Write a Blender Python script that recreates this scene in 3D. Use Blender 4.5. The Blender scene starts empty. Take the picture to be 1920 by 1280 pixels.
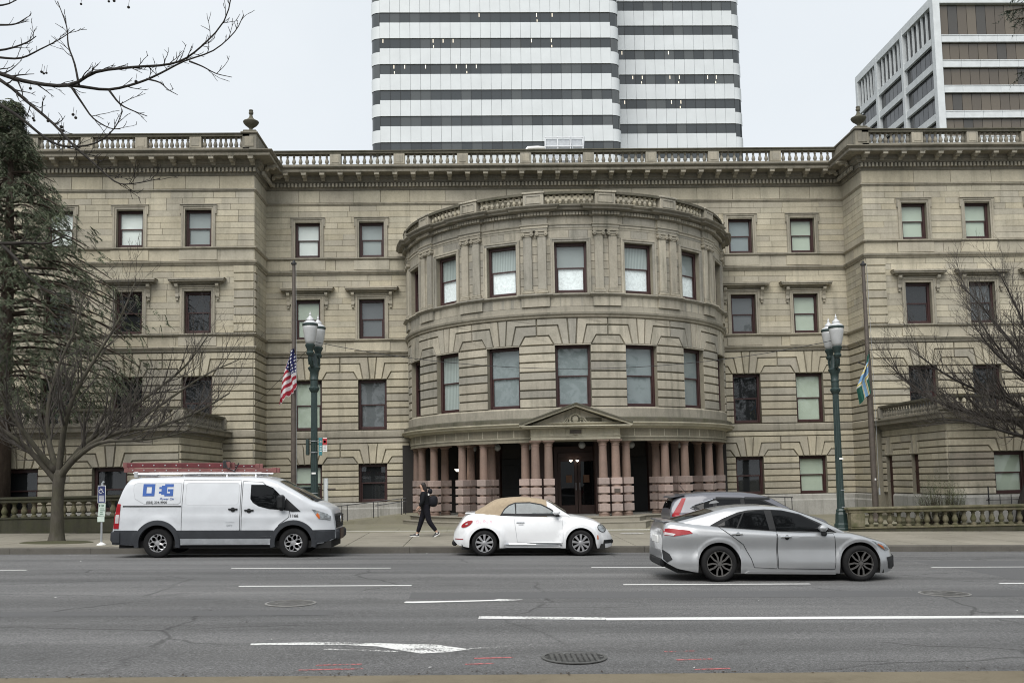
import bpy, math, random
from math import sin, cos, pi, radians, sqrt, atan2
from mathutils import Matrix, Vector
SC = bpy.context.scene
COL = SC.collection
rnd = random.Random(11)

# ------------------------------------------------------------------ camera
cam_d = bpy.data.cameras.new('camera')
cam = bpy.data.objects.new('camera', cam_d)
COL.objects.link(cam)
YAW, PIT, ROL = .0348, .0868, .019
_f = Vector((sin(YAW)*cos(PIT), cos(YAW)*cos(PIT), sin(PIT)))
_r = Vector((cos(YAW), -sin(YAW), 0)); _u = _r.cross(_f)
_R = _r*cos(ROL) - _u*sin(ROL); _U = _r*sin(ROL) + _u*cos(ROL)
cam.matrix_world = Matrix(((_R.x, _U.x, -_f.x, 0), (_R.y, _U.y, -_f.y, 0), (_R.z, _U.z, -_f.z, 2.0), (0, 0, 0, 1)))
cam_d.sensor_width = 36; cam_d.lens = 36*1800/1920; cam_d.shift_y = 98.04/1920
cam_d.clip_start = .1; cam_d.clip_end = 3000
SC.camera = cam
SC.cycles.pixel_filter_type = 'BLACKMAN_HARRIS'; SC.cycles.filter_width = 1.05

# ------------------------------------------------------------------ daylight (overcast)
SUN_EL, SUN_AZ = radians(52), radians(200)      # azimuth measured from +Y clockwise; the sun is behind the photographer
W = bpy.data.worlds.new('World'); SC.world = W; W.use_nodes = True
nt = W.node_tree; nt.nodes.clear()
sky = nt.nodes.new('ShaderNodeTexSky'); sky.sky_type = 'NISHITA'; sky.sun_disc = False
sky.sun_elevation = SUN_EL; sky.sun_rotation = SUN_AZ
sky.air_density = 1.0; sky.dust_density = 5.0; sky.ozone_density = 1.0
hs = nt.nodes.new('ShaderNodeHueSaturation'); hs.inputs['Saturation'].default_value = .35
mx = nt.nodes.new('ShaderNodeMixRGB'); mx.inputs[0].default_value = .93
tcw = nt.nodes.new('ShaderNodeTexCoord')
cl = nt.nodes.new('ShaderNodeTexNoise'); cl.inputs['Scale'].default_value = 2.2; cl.inputs['Detail'].default_value = 5
clr = nt.nodes.new('ShaderNodeValToRGB')
clr.color_ramp.elements[0].position = .3; clr.color_ramp.elements[0].color = (3.62, 3.88, 4.13, 1)
clr.color_ramp.elements[1].position = .75; clr.color_ramp.elements[1].color = (4.10, 4.33, 4.53, 1)
bg = nt.nodes.new('ShaderNodeBackground'); bg.inputs['Strength'].default_value = .1
wo = nt.nodes.new('ShaderNodeOutputWorld')
nt.links.new(tcw.outputs['Generated'], cl.inputs['Vector']); nt.links.new(cl.outputs['Fac'], clr.inputs['Fac'])
nt.links.new(sky.outputs[0], hs.inputs['Color']); nt.links.new(hs.outputs[0], mx.inputs[1]); nt.links.new(clr.outputs[0], mx.inputs[2])
nt.links.new(mx.outputs[0], bg.inputs['Color']); nt.links.new(bg.outputs[0], wo.inputs['Surface'])
sun_d = bpy.data.lights.new('sun', 'SUN'); sun_d.energy = 1.5; sun_d.angle = radians(50); sun_d.color = (1, .97, .93)
sun = bpy.data.objects.new('sun', sun_d); COL.objects.link(sun)
_sd = Vector((sin(SUN_AZ)*cos(SUN_EL), cos(SUN_AZ)*cos(SUN_EL), sin(SUN_EL)))
sun.rotation_euler = _sd.to_track_quat('Z', 'Y').to_euler(); sun.location = (0, -20, 60)
vs = SC.view_settings
vs.view_transform = 'Standard'; vs.look = 'None'; vs.exposure = 1.12; vs.gamma = 1.0; vs.use_curve_mapping = False

# ------------------------------------------------------------------ mesh builder
class MB:
    def __init__(s): s.v = []; s.f = []; s.m = []; s.uv = None; s.cm = 0; s.marks = []
    def mark(s): s.marks.append((len(s.v), len(s.f)))
    def add(s, vs, fs):
        o = len(s.v); s.v.extend([tuple(p) for p in vs])
        for f in fs: s.f.append(tuple(i+o for i in f)); s.m.append(s.cm)
        return o
    def box(s, x0, x1, y0, y1, z0, z1, b=0):
        if x1 < x0: x0, x1 = x1, x0
        if y1 < y0: y0, y1 = y1, y0
        if z1 < z0: z0, z1 = z1, z0
        b = min(b, (x1-x0)*.45, (y1-y0)*.45, (z1-z0)*.45)
        if b <= 0:
            s.add([(x, y, z) for x in (x0, x1) for y in (y0, y1) for z in (z0, z1)],
                  [(0, 1, 3, 2), (4, 6, 7, 5), (0, 4, 5, 1), (2, 3, 7, 6), (0, 2, 6, 4), (1, 5, 7, 3)])
            return
        vs = []; idx = {}
        X, Y, Z = (x0, x1), (y0, y1), (z0, z1)
        for i in (0, 1):
            for j in (0, 1):
                for k in (0, 1):
                    sx, sy, sz = (1, -1)[i]*b, (1, -1)[j]*b, (1, -1)[k]*b
                    for a, p in enumerate(((X[i], Y[j]+sy, Z[k]+sz), (X[i]+sx, Y[j], Z[k]+sz), (X[i]+sx, Y[j]+sy, Z[k]))):
                        idx[i, j, k, a] = len(vs); vs.append(p)
        fs = []
        for i in (0, 1):
            fs.append([idx[i, 0, 0, 0], idx[i, 0, 1, 0], idx[i, 1, 1, 0], idx[i, 1, 0, 0]][::1 if i == 0 else -1])
            fs.append([idx[0, i, 0, 1], idx[1, i, 0, 1], idx[1, i, 1, 1], idx[0, i, 1, 1]][::1 if i == 0 else -1])
            fs.append([idx[0, 0, i, 2], idx[0, 1, i, 2], idx[1, 1, i, 2], idx[1, 0, i, 2]][::1 if i == 0 else -1])
            for j in (0, 1):
                fs.append([idx[0, i, j, 1], idx[1, i, j, 1], idx[1, i, j, 2], idx[0, i, j, 2]])
                fs.append([idx[i, 0, j, 0], idx[i, 1, j, 0], idx[i, 1, j, 2], idx[i, 0, j, 2]])
                fs.append([idx[i, j, 0, 0], idx[i, j, 1, 0], idx[i, j, 1, 1], idx[i, j, 0, 1]])
                for k in (0, 1): fs.append([idx[i, j, k, a] for a in range(3)])
        s.add(vs, fs)
    def lathe(s, prof, c=(0, 0, 0), n=12, axis='z', a0=0, a1=2*pi, cap=True):
        full = abs(a1-a0-2*pi) < 1e-6
        m = n if full else n+1; vs = []
        for r, h in prof:
            for i in range(m):
                a = a0+(a1-a0)*i/n
                if axis == 'z': vs.append((c[0]+r*cos(a), c[1]+r*sin(a), c[2]+h))
                elif axis == 'y': vs.append((c[0]+r*cos(a), c[1]+h, c[2]+r*sin(a)))
                else: vs.append((c[0]+h, c[1]+r*cos(a), c[2]+r*sin(a)))
        fs = []
        for j in range(len(prof)-1):
            for i in range(n):
                i2 = (i+1) % m
                fs.append((j*m+i, j*m+i2, (j+1)*m+i2, (j+1)*m+i))
        if full and cap:
            if prof[0][0] > 1e-5: fs.append(tuple(range(m))[::-1])
            if prof[-1][0] > 1e-5: fs.append(tuple((len(prof)-1)*m+i for i in range(m)))
        s.add(vs, fs)
    def tube(s, pts, rad, n=6, cap=True):
        pts = [Vector(p) for p in pts]
        if not hasattr(rad, '__len__'): rad = [rad]*len(pts)
        vs = []; up = None
        for i, p in enumerate(pts):
            t = (pts[min(i+1, len(pts)-1)]-pts[max(i-1, 0)])
            if t.length < 1e-9: t = Vector((0, 0, 1))
            t.normalize()
            if up is None: up = Vector((0, 0, 1)) if abs(t.z) < .9 else Vector((1, 0, 0))
            a = t.cross(up)
            if a.length < 1e-4: a = t.cross(Vector((.3, .9, .1)))
            a.normalize(); b = a.cross(t); up = b
            for k in range(n):
                an = 2*pi*k/n
                q = p+(a*cos(an)+b*sin(an))*rad[i]; vs.append((q.x, q.y, q.z))
        fs = []
        for i in range(len(pts)-1):
            for k in range(n):
                k2 = (k+1) % n
                fs.append((i*n+k, i*n+k2, (i+1)*n+k2, (i+1)*n+k))
        if cap: fs.append(tuple(range(n))[::-1]); fs.append(tuple((len(pts)-1)*n+k for k in range(n)))
        s.add(vs, fs)
    def prism(s, poly, fn0, fn1):
        n = len(poly)
        vs = [fn0(*p) for p in poly]+[fn1(*p) for p in poly]
        fs = [tuple(range(n))[::-1], tuple(range(n, 2*n))]+[(i, (i+1) % n, n+(i+1) % n, n+i) for i in range(n)]
        s.add(vs, fs)
    def quad(s, a, b, c, d): s.add([a, b, c, d], [(0, 1, 2, 3)])
    def grid(s, rows):
        n = len(rows[0]); vs = [p for r in rows for p in r]
        s.add(vs, [(j*n+i, j*n+i+1, (j+1)*n+i+1, (j+1)*n+i) for j in range(len(rows)-1) for i in range(n-1)])
    def mesh(s, name, smooth=False):
        me = bpy.data.meshes.new(name); me.from_pydata(s.v, [], s.f)
        if any(s.m): me.polygons.foreach_set('material_index', s.m)
        if smooth:
            me.polygons.foreach_set('use_smooth', [True]*len(s.f))
            if smooth is not True:
                try: me.set_sharp_from_angle(angle=radians(smooth))
                except Exception: pass
        if s.uv:
            ul = me.uv_layers.new(name='UVMap')
            for lp in me.loops: ul.data[lp.index].uv = s.uv[lp.vertex_index]
        me.update(); return me

WM = {}
def put(name, me, mat=None, parent=None, loc=None, rot=None, world=True):
    """link a mesh as one object; world=True: its vertices are already in world space"""
    o = bpy.data.objects.new(name, me); COL.objects.link(o)
    if me is not None and mat is not None and not me.materials:
        for m in (mat if isinstance(mat, (list, tuple)) else [mat]): me.materials.append(m)
    if loc is not None: o.location = loc
    if rot is not None: o.rotation_euler = rot
    bm = Matrix.Translation(Vector(loc or (0, 0, 0)))
    if rot is not None:
        from mathutils import Euler
        bm = bm @ Euler(rot).to_matrix().to_4x4()
    if parent is not None:
        o.parent = parent
        pm = WM[parent.name]
        if world:
            o.matrix_parent_inverse = pm.inverted(); WM[o.name] = bm
        else: WM[o.name] = pm @ bm
    else: WM[o.name] = bm
    return o
def root(name, loc, label, cat, group=None, rotz=0, rot=None):
    o = put(name, None, None, None, loc, rot or (0, 0, rotz))
    o.empty_display_size = .3
    o['label'] = label; o['category'] = cat
    if group: o['group'] = group
    return o
def tag(o, label=None, cat=None, group=None, kind=None):
    if label: o['label'] = label
    if cat: o['category'] = cat
    if group: o['group'] = group
    if kind: o['kind'] = kind
    return o
def copy_tree(o, parent=None):
    c = o.copy(); COL.objects.link(c)
    if parent is not None: c.parent = parent
    WM[c.name] = WM[o.name].copy()
    for ch in list(o.children): copy_tree(ch, c)
    return c

# ------------------------------------------------------------------ materials
class NT:
    def __init__(s, name):
        s.mat = bpy.data.materials.new(name); s.mat.use_nodes = True
        s.t = s.mat.node_tree; s.t.nodes.clear()
        s.out = s.n('ShaderNodeOutputMaterial')
    def n(s, kind, **kw):
        x = s.t.nodes.new(kind)
        for k, v in kw.items(): setattr(x, k, v)
        return x
    def l(s, a, b): s.t.links.new(a, b)
    def setv(s, sock, v):
        if isinstance(v, bpy.types.NodeSocket): s.l(v, sock)
        else: sock.default_value = v
    def pos(s, scale=(1, 1, 1), obj=False):
        if obj: p = s.n('ShaderNodeTexCoord').outputs['Object']
        else: p = s.n('ShaderNodeNewGeometry').outputs['Position']
        m = s.n('ShaderNodeMapping'); m.inputs['Scale'].default_value = scale; s.l(p, m.inputs[0]); return m.outputs[0]
    def noise(s, scale, detail=3, vec=None, rough=.55):
        x = s.n('ShaderNodeTexNoise'); x.inputs['Scale'].default_value = scale; x.inputs['Detail'].default_value = detail
        x.inputs['Roughness'].default_value = rough
        s.l(vec if vec is not None else s.pos(), x.inputs['Vector']); return x.outputs['Fac']
    def ramp(s, fac, stops, const=False):
        r = s.n('ShaderNodeValToRGB'); e = r.color_ramp.elements
        if const: r.color_ramp.interpolation = 'CONSTANT'
        while len(e) < len(stops): e.new(.5)
        for el, (p, c) in zip(e, stops):
            el.position = p; el.color = (c, c, c, 1) if not hasattr(c, '__len__') else (*c, 1)
        s.l(fac, r.inputs[0]); return r.outputs[0]
    def mix(s, f, a, b, mode='MIX'):
        x = s.n('ShaderNodeMixRGB', blend_type=mode)
        for sock, v in zip(x.inputs, (f, a, b)):
            if isinstance(v, bpy.types.NodeSocket): s.l(v, sock)
            elif hasattr(v, '__len__'): sock.default_value = (*v, 1)
            elif sock.type == 'RGBA': sock.default_value = (v, v, v, 1)
            else: sock.default_value = v
        return x.outputs[0]
    def math(s, op, a, b=0.0, c=None):
        x = s.n('ShaderNodeMath', operation=op)
        s.setv(x.inputs[0], a); s.setv(x.inputs[1], b)
        if c is not None: s.setv(x.inputs[2], c)
        return x.outputs[0]
    def rand(s):
        a = s.n('ShaderNodeObjectInfo').outputs['Random']; b = s.n('ShaderNodeNewGeometry').outputs['Random Per Island']
        return s.math('FRACT', s.math('ADD', a, b))
    def bump(s, h, strength=.3, dist=.02):
        b = s.n('ShaderNodeBump'); b.inputs['Strength'].default_value = strength; b.inputs['Distance'].default_value = dist
        s.l(h, b.inputs['Height']); return b.outputs[0]
    def bsdf(s, color, rough=.8, metal=0, spec=.5, normal=None, coat=0, emit=None, es=0, ior=1.5):
        p = s.n('ShaderNodeBsdfPrincipled')
        if isinstance(color, bpy.types.NodeSocket): s.l(color, p.inputs['Base Color'])
        else: p.inputs['Base Color'].default_value = (*color, 1)
        s.setv(p.inputs['Roughness'], rough); p.inputs['Metallic'].default_value = metal
        p.inputs['Specular IOR Level'].default_value = spec; p.inputs['IOR'].default_value = ior
        if coat: p.inputs['Coat Weight'].default_value = coat; p.inputs['Coat Roughness'].default_value = .04
        if normal is not None: s.l(normal, p.inputs['Normal'])
        if emit: p.inputs['Emission Color'].default_value = (*emit, 1); p.inputs['Emission Strength'].default_value = es
        return p.outputs[0]
    def done(s, sh): s.l(sh, s.out.inputs['Surface']); return s.mat

def m_plain(name, col, rough=.6, metal=0, spec=.5, coat=0, var=.12, scale=6, emit=None, es=0):
    t = NT(name)
    f = t.ramp(t.noise(scale, 4), [(.3, 1-var), (.7, 1+var)])
    c = t.mix(1, col, f, 'MULTIPLY')
    return t.done(t.bsdf(c, rough, metal, spec, coat=coat, emit=emit, es=es))

def m_stone(name, tones, dirt=(.10, .10, .08), dirty=.35, streak=.35, rough=.85, moss=0, bs=.25, grime_scale=.5):
    t = NT(name)
    n = len(tones)
    base = t.ramp(t.rand(), [((i+.0)/n, c) for i, c in enumerate(tones)], const=True)
    grain = t.ramp(t.noise(14, 5, rough=.7), [(.25, .86), (.75, 1.12)])
    c = t.mix(1, base, grain, 'MULTIPLY')
    big = t.ramp(t.noise(grime_scale, 4), [(.3, .80), (.7, 1.12)])
    c = t.mix(1, c, big, 'MULTIPLY')
    st = t.ramp(t.noise(2.2, 4, t.pos((1.5, 1.5, .16)), .65), [(.50, 0), (.72, 1)])
    c = t.mix(t.math('MULTIPLY', st, streak), c, dirt)
    g2 = t.ramp(t.noise(1.3, 6, rough=.7), [(.52, 0), (.75, 1)])
    c = t.mix(t.math('MULTIPLY', g2, dirty), c, dirt)
    if moss:
        mz = t.ramp(t.noise(3.0, 5, rough=.7), [(.40, 0), (.66, 1)])
        c = t.mix(t.math('MULTIPLY', mz, moss), c, (.055, .062, .022))
    b = t.bump(t.noise(40, 4, rough=.7), bs, .01)
    return t.done(t.bsdf(c, rough, 0, .25, b))

S_TONES = [(.425, .388, .298), (.455, .415, .318), (.40, .368, .292), (.44, .398, .298), (.48, .440, .340), (.405, .375, .302), (.43, .398, .310), (.385, .354, .282)]
M = {}
M['ashlar'] = m_stone('sandstone_ashlar', S_TONES, dirty=.25, streak=.25)
M['rustic'] = m_stone('sandstone_rusticated', [(.405, .37, .285), (.435, .396, .302), (.37, .34, .272), (.415, .378, .288), (.47, .43, .33), (.345, .32, .262)], dirty=.35, streak=.35)
M['trim'] = m_stone('sandstone_trim', [(.345, .317, .255), (.37, .338, .268), (.32, .297, .243)], dirty=.45, streak=.5)
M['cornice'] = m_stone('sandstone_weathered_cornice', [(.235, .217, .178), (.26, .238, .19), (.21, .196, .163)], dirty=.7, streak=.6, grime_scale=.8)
M['rotunda'] = m_stone('sandstone_rotunda', [(.36, .335, .275), (.39, .36, .292), (.335, .315, .265), (.375, .345, .28), (.445, .41, .33), (.31, .294, .252)], dirty=.4, streak=.55)
M['grout'] = m_stone('wall_core', [(.25, .228, .175)], dirty=.4, streak=.4)
M['plinth'] = m_stone('granite_plinth', [(.34, .335, .31), (.36, .352, .325), (.325, .318, .295)], dirty=.35, streak=.5)
M['cream'] = m_stone('brightened_sandstone', [(.465, .435, .34), (.45, .42, .33)], dirty=.15, streak=.25)  # tones lightened: bounce light under the cornice put into the colour
M['pink'] = m_stone('pink_granite', [(.235, .165, .134), (.25, .175, .142), (.222, .158, .13)], dirty=.25, streak=.2, rough=.55)
M['pinkblock'] = m_stone('pink_granite_block', [(.36, .285, .255), (.39, .305, .272), (.335, .27, .245), (.31, .25, .228)], dirty=.3, streak=.2)
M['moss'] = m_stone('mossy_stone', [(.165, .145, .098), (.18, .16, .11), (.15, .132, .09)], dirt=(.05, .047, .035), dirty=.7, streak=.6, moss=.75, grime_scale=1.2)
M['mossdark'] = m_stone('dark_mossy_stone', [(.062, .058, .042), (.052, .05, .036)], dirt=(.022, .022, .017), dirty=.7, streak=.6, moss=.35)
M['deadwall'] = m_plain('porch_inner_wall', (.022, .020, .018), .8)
M['redstone'] = m_plain('dark_red_stone', (.040, .019, .014), .5)
M['redframe'] = m_plain('dark_red_window_paint', (.038, .014, .013), .5, var=.2)
M['ironblack'] = m_plain('black_iron', (.02, .02, .022), .5)
M['lampgreen'] = m_plain('dark_green_cast_iron', (.022, .040, .038), .42, var=.25, scale=20)
M['bronze'] = m_plain('bronze_pole', (.085, .070, .058), .45, var=.2)
M['white'] = m_plain('white_paint', (.78, .78, .76), .5, var=.04)
M['steel'] = m_plain('galvanised_steel', (.42, .44, .46), .4, .6)
M['alu'] = m_plain('aluminium', (.62, .63, .64), .35, .8)
M['rubber'] = m_plain('tyre_rubber', (.013, .013, .0135), .9, 0, .25)
M['blackplastic'] = m_plain('black_plastic', (.014, .015, .016), .6, 0, .3)
M['greyplastic'] = m_plain('grey_cladding', (.028, .031, .036), .7, 0, .3)
M['under'] = m_plain('underbody_black', (.010, .010, .010), .9)
M['chrome'] = m_plain('chrome', (.75, .76, .78), .12, 1, var=.02)

def m_glass(name, tint, refl=1.0, base_rough=.02):
    """clear window pane: fresnel reflection over a see-through tint"""
    t = NT(name)
    g = t.n('ShaderNodeBsdfGlossy'); g.inputs['Roughness'].default_value = base_rough; g.inputs['Color'].default_value = (refl, refl, refl, 1)
    tr = t.n('ShaderNodeBsdfTransparent'); tr.inputs['Color'].default_value = (*tint, 1)
    lw = t.n('ShaderNodeLayerWeight'); lw.inputs['Blend'].default_value = .5
    fr = t.math('MULTIPLY_ADD', t.math('POWER', lw.outputs['Facing'], 5.0), .9, .055)
    mx = t.n('ShaderNodeMixShader'); t.l(fr, mx.inputs[0]); t.l(tr.outputs[0], mx.inputs[1]); t.l(g.outputs[0], mx.inputs[2])
    return t.done(mx.outputs[0])
M['pane'] = m_glass('window_glass', (.95, .97, .96))
M['carglass'] = m_plain('tinted_car_glass', (.005, .0055, .006), .02, 0, .25, var=.2)
M['carglass2'] = m_plain('sky_tinted_car_glass', (.10, .12, .125), .03, 0, .5, var=.35, scale=3)  # grey-blue base stands in for sky reflected in the glass
def m_blind(name, col, pleat=0, paper=0):
    t = NT(name)
    f = t.ramp(t.noise(1.2, 2), [(.3, .95), (.7, 1.04)])
    c = t.mix(1, col, f, 'MULTIPLY')
    if pleat:
        w = t.n('ShaderNodeTexWave'); w.inputs['Scale'].default_value = pleat; w.inputs['Distortion'].default_value = 2.5
        t.l(t.pos((1, 1, .05)), w.inputs['Vector'])
        c = t.mix(1, c, t.ramp(w.outputs['Fac'], [(0, .72), (1, 1.1)]), 'MULTIPLY')
    if paper:
        c = t.mix(1, c, t.ramp(t.noise(9, 6, rough=.8), [(.35, .82), (.6, 1.1)]), 'MULTIPLY')
    return t.done(t.bsdf(c, .9, 0, .1))
M['b_dark'] = m_blind('dark_room', (.018, .019, .021))  # no blind here: dark sheet behind the pane stands for the unlit room
M['b_grey'] = m_blind('grey_blind', (.14, .15, .16))
M['b_pale'] = m_blind('pale_blind', (.78, .82, .80))
M['b_green'] = m_blind('green_grey_blind', (.44, .50, .42))
M['b_blue'] = m_blind('blue_grey_blind', (.235, .27, .28))
M['b_sheer'] = m_blind('sheer_curtain', (.40, .45, .44), 5)
M['b_white'] = m_blind('white_paper', (.88, .93, .95), 0, 1)
M['b_mid'] = m_blind('mid_grey_blind', (.30, .33, .33))

def m_asphalt():
    t = NT('asphalt')
    p = t.pos()
    big = t.ramp(t.noise(.33, 4, t.pos((.35, 1.2, 1))), [(.30, (.108, .108, .108)), (.70, (.148, .147, .145))])
    sp = t.ramp(t.noise(34, 5, p, .9), [(.33, .40), (.5, .92), (.68, 1.95)])
    c = t.mix(1, big, sp, 'MULTIPLY')
    sp2 = t.ramp(t.noise(110, 2, p, .8), [(.32, .62), (.70, 1.5)])
    c = t.mix(1, c, sp2, 'MULTIPLY')
    # lengthwise wheel tracks and wandering cracks
    tr = t.ramp(t.noise(1.0, 4, t.pos((.05, 1.25, 1))), [(.38, .76), (.65, 1.10)])
    c = t.mix(1, c, tr, 'MULTIPLY')
    v = t.n('ShaderNodeTexVoronoi', feature='DISTANCE_TO_EDGE'); v.inputs['Scale'].default_value = .55
    wv = t.n('ShaderNodeMixRGB'); wv.inputs[0].default_value = .22
    nz = t.n('ShaderNodeTexNoise'); nz.inputs['Scale'].default_value = 1.6; nz.inputs['Detail'].default_value = 5; t.l(p, nz.inputs['Vector'])
    t.l(t.pos((.6, 1, 1)), wv.inputs[1]); t.l(nz.outputs['Color'], wv.inputs[2]); t.l(wv.outputs[0], v.inputs['Vector'])
    cr = t.ramp(v.outputs['Distance'], [(0, 1), (.005, .7), (.010, 0)])
    mk = t.ramp(t.noise(.20, 3), [(.47, 0), (.53, 1)])
    c = t.mix(t.math('MULTIPLY', t.math('MULTIPLY', cr, mk), .55), c, (.02, .02, .02))
    st_ = t.ramp(t.noise(.9, 5, t.pos((.8, 1.3, 1)), .7), [(.60, 0), (.74, 1)])
    c = t.mix(t.math('MULTIPLY', st_, .45), c, (.042, .041, .040))
    b = t.bump(t.noise(70, 4, p, .8), .5, .012)
    return t.done(t.bsdf(c, .82, 0, .3, b))
M['asphalt'] = m_asphalt()
def m_patch():
    t = NT('asphalt_patch')
    sp = t.ramp(t.noise(80, 4, rough=.8), [(.3, .7), (.72, 1.3)])
    c = t.mix(1, (.105, .105, .106), sp, 'MULTIPLY')
    return t.done(t.bsdf(c, .85, 0, .3, t.bump(t.noise(70, 4, rough=.8), .4, .01)))
M['patch'] = m_patch()
def m_conc(name, a, b, stain=.4, green=0):
    t = NT(name)
    c = t.ramp(t.noise(.55, 5, rough=.65), [(.3, a), (.7, b)])
    c = t.mix(1, c, t.ramp(t.rand(), [(0, .92), (1, 1.07)]), 'MULTIPLY')
    c = t.mix(1, c, t.ramp(t.noise(60, 4, rough=.8), [(.3, .86), (.7, 1.13)]), 'MULTIPLY')
    s = t.ramp(t.noise(2.3, 6, rough=.7), [(.52, 0), (.75, 1)])
    c = t.mix(t.math('MULTIPLY', s, stain), c, (a[0]*.55, a[1]*.55, a[2]*.5))
    if green:
        s2 = t.ramp(t.noise(1.1, 5, rough=.7), [(.45, 0), (.7, 1)])
        c = t.mix(t.math('MULTIPLY', s2, green), c, (.13, .13, .055))
    return t.done(t.bsdf(c, .85, 0, .3, t.bump(t.noise(60, 4, rough=.8), .25, .006)))
M['walk'] = m_conc('pavement_concrete', (.20, .185, .15), (.27, .25, .205), .35)
M['plaza'] = m_conc('plaza_concrete', (.19, .18, .135), (.25, .235, .18), .35, .35)
M['nearwalk'] = m_conc('near_pavement', (.15, .125, .085), (.20, .172, .12), .6)
M['kerb'] = m_conc('kerb_stone', (.075, .07, .06), (.12, .112, .098), .6)
M['band'] = m_conc('white_band', (.60, .59, .55), (.72, .71, .67), .2)
M['grassy'] = m_conc('lawn_soil', (.05, .05, .026), (.075, .072, .04), .5)
def m_mark(name, col, worn=.5):
    t = NT(name)
    n = t.noise(26, 6, rough=.8); n2 = t.noise(2.2, 4, t.pos((.5, 2, 1)))
    a = t.ramp(t.math('ADD', t.math('MULTIPLY', n, .6), t.math('MULTIPLY', n2, .4)), [(worn-.06, 0), (worn+.02, 1)])
    c = t.mix(1, col, t.ramp(t.noise(30, 4), [(.3, .85), (.7, 1.05)]), 'MULTIPLY')
    tr = t.n('ShaderNodeBsdfTransparent'); mx = t.n('ShaderNodeMixShader')
    t.l(a, mx.inputs[0]); t.l(tr.outputs[0], mx.inputs[1]); t.l(t.bsdf(c, .7), mx.inputs[2])
    return t.done(mx.outputs[0])
M['mark'] = m_mark('road_paint_white', (.72, .72, .70), .38)
M['markworn'] = m_mark('road_paint_worn', (.68, .68, .66), .48)
M['markvworn'] = m_mark('road_paint_very_worn', (.66, .66, .64), .555)
M['markred'] = m_mark('survey_paint_red', (.46, .13, .13), .52)
def m_bark(name, a, b, scale=9, green=0):
    t = NT(name)
    c = t.ramp(t.noise(scale, 5, t.pos((1, 1, .35)), .7), [(.3, a), (.7, b)])
    if green: c = t.mix(t.math('MULTIPLY', t.ramp(t.noise(2.5, 4), [(.4, 0), (.7, 1)]), green), c, (.055, .06, .025))
    return t.done(t.bsdf(c, .9, 0, .2, t.bump(t.noise(scale*2, 4, t.pos((1, 1, .3))), .6, .02)))
M['bark'] = m_bark('grey_bark', (.045, .040, .033), (.085, .077, .063), green=.3)
M['twig'] = m_bark('twig_bark', (.044, .039, .035), (.078, .070, .062))
M['darkbark'] = m_bark('dark_bark', (.022, .020, .018), (.045, .041, .037))
M['conbark'] = m_bark('conifer_bark', (.035, .026, .02), (.065, .05, .038))
def m_leaf(name, cols):
    t = NT(name); n = len(cols)
    c = t.ramp(t.rand(), [(i/n, x) for i, x in enumerate(cols)], const=True)
    c = t.mix(1, c, t.ramp(t.noise(.7, 3), [(.3, .65), (.7, 1.3)]), 'MULTIPLY')
    return t.done(t.bsdf(c, .7, 0, .3))
M['needle'] = m_leaf('conifer_needles', [(.058, .078, .042), (.072, .092, .050), (.085, .102, .058), (.062, .078, .046), (.10, .095, .065), (.050, .064, .038), (.08, .085, .055)])
M['needle2'] = m_leaf('hemlock_needles', [(.018, .030, .018), (.026, .040, .024), (.022, .034, .02)])
M['shrub'] = m_leaf('shrub_leaves', [(.085, .10, .05), (.11, .12, .065), (.13, .14, .08), (.07, .08, .045)])
# ------------------------------------------------------------------ setting
SL = -.0185                                     # the street falls to the right
def zroad(x, y): return .05-.14*min(1.0, ((y-18.7)/8.5)**2)+SL*x
def zwalk(x, y): return .085+.006*(y-27.2)+SL*x
def zplaza(x, y):
    t = min(1, max(0, (y-34.0)/2.2)); a = zwalk(x, 34.0); b = .17-.004*x
    return a*(1-t)+b*t
YK, YP, YN = 27.2, 33.8, 9.75                  # far kerb, property line, near kerb

b = MB()
xs = [-900, -300, -90, -40, 40, 90, 300, 900]
ys = [-300, -60, 0, 30, 60, 140, 400, 1500]
b.grid([[(x, y, -1.4+SL*max(-60, min(60, x))) for x in xs] for y in ys])
tag(put('ground', b.mesh('ground'), M['grassy'], loc=(0, 0, 0)), kind='structure')
b = MB()
yy = [YN-.02+i*(YK-YN+.04)/24 for i in range(25)]
b.grid([[(x, y, zroad(x, y)) for x in range(-70, 72, 4)] for y in yy])
road = tag(put('road', b.mesh('road', True), M['asphalt']), kind='structure')

def strip(name, pts, w, mat, lift=.004, parent=road):
    """painted band along a polyline on the road (thin sheet that follows its camber)"""
    m = MB(); L = []; R = []
    for i, p in enumerate(pts):
        ww = w[i] if hasattr(w, '__len__') else w
        q0, q1 = pts[max(0, i-1)], pts[min(len(pts)-1, i+1)]
        dx, dy = q1[0]-q0[0], q1[1]-q0[1]; d = sqrt(dx*dx+dy*dy) or 1
        nx, ny = -dy/d*ww/2, dx/d*ww/2
        L.append((p[0]+nx, p[1]+ny)); R.append((p[0]-nx, p[1]-ny))
    m.grid([[(x, y, zroad(x, y)+lift) for x, y in L], [(x, y, zroad(x, y)+lift) for x, y in R]])
    return put(name, m.mesh(name), mat, parent)
def sub(a, b_, n): return [(a[0]+(b_[0]-a[0])*i/n, a[1]+(b_[1]-a[1])*i/n) for i in range(n+1)]
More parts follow.
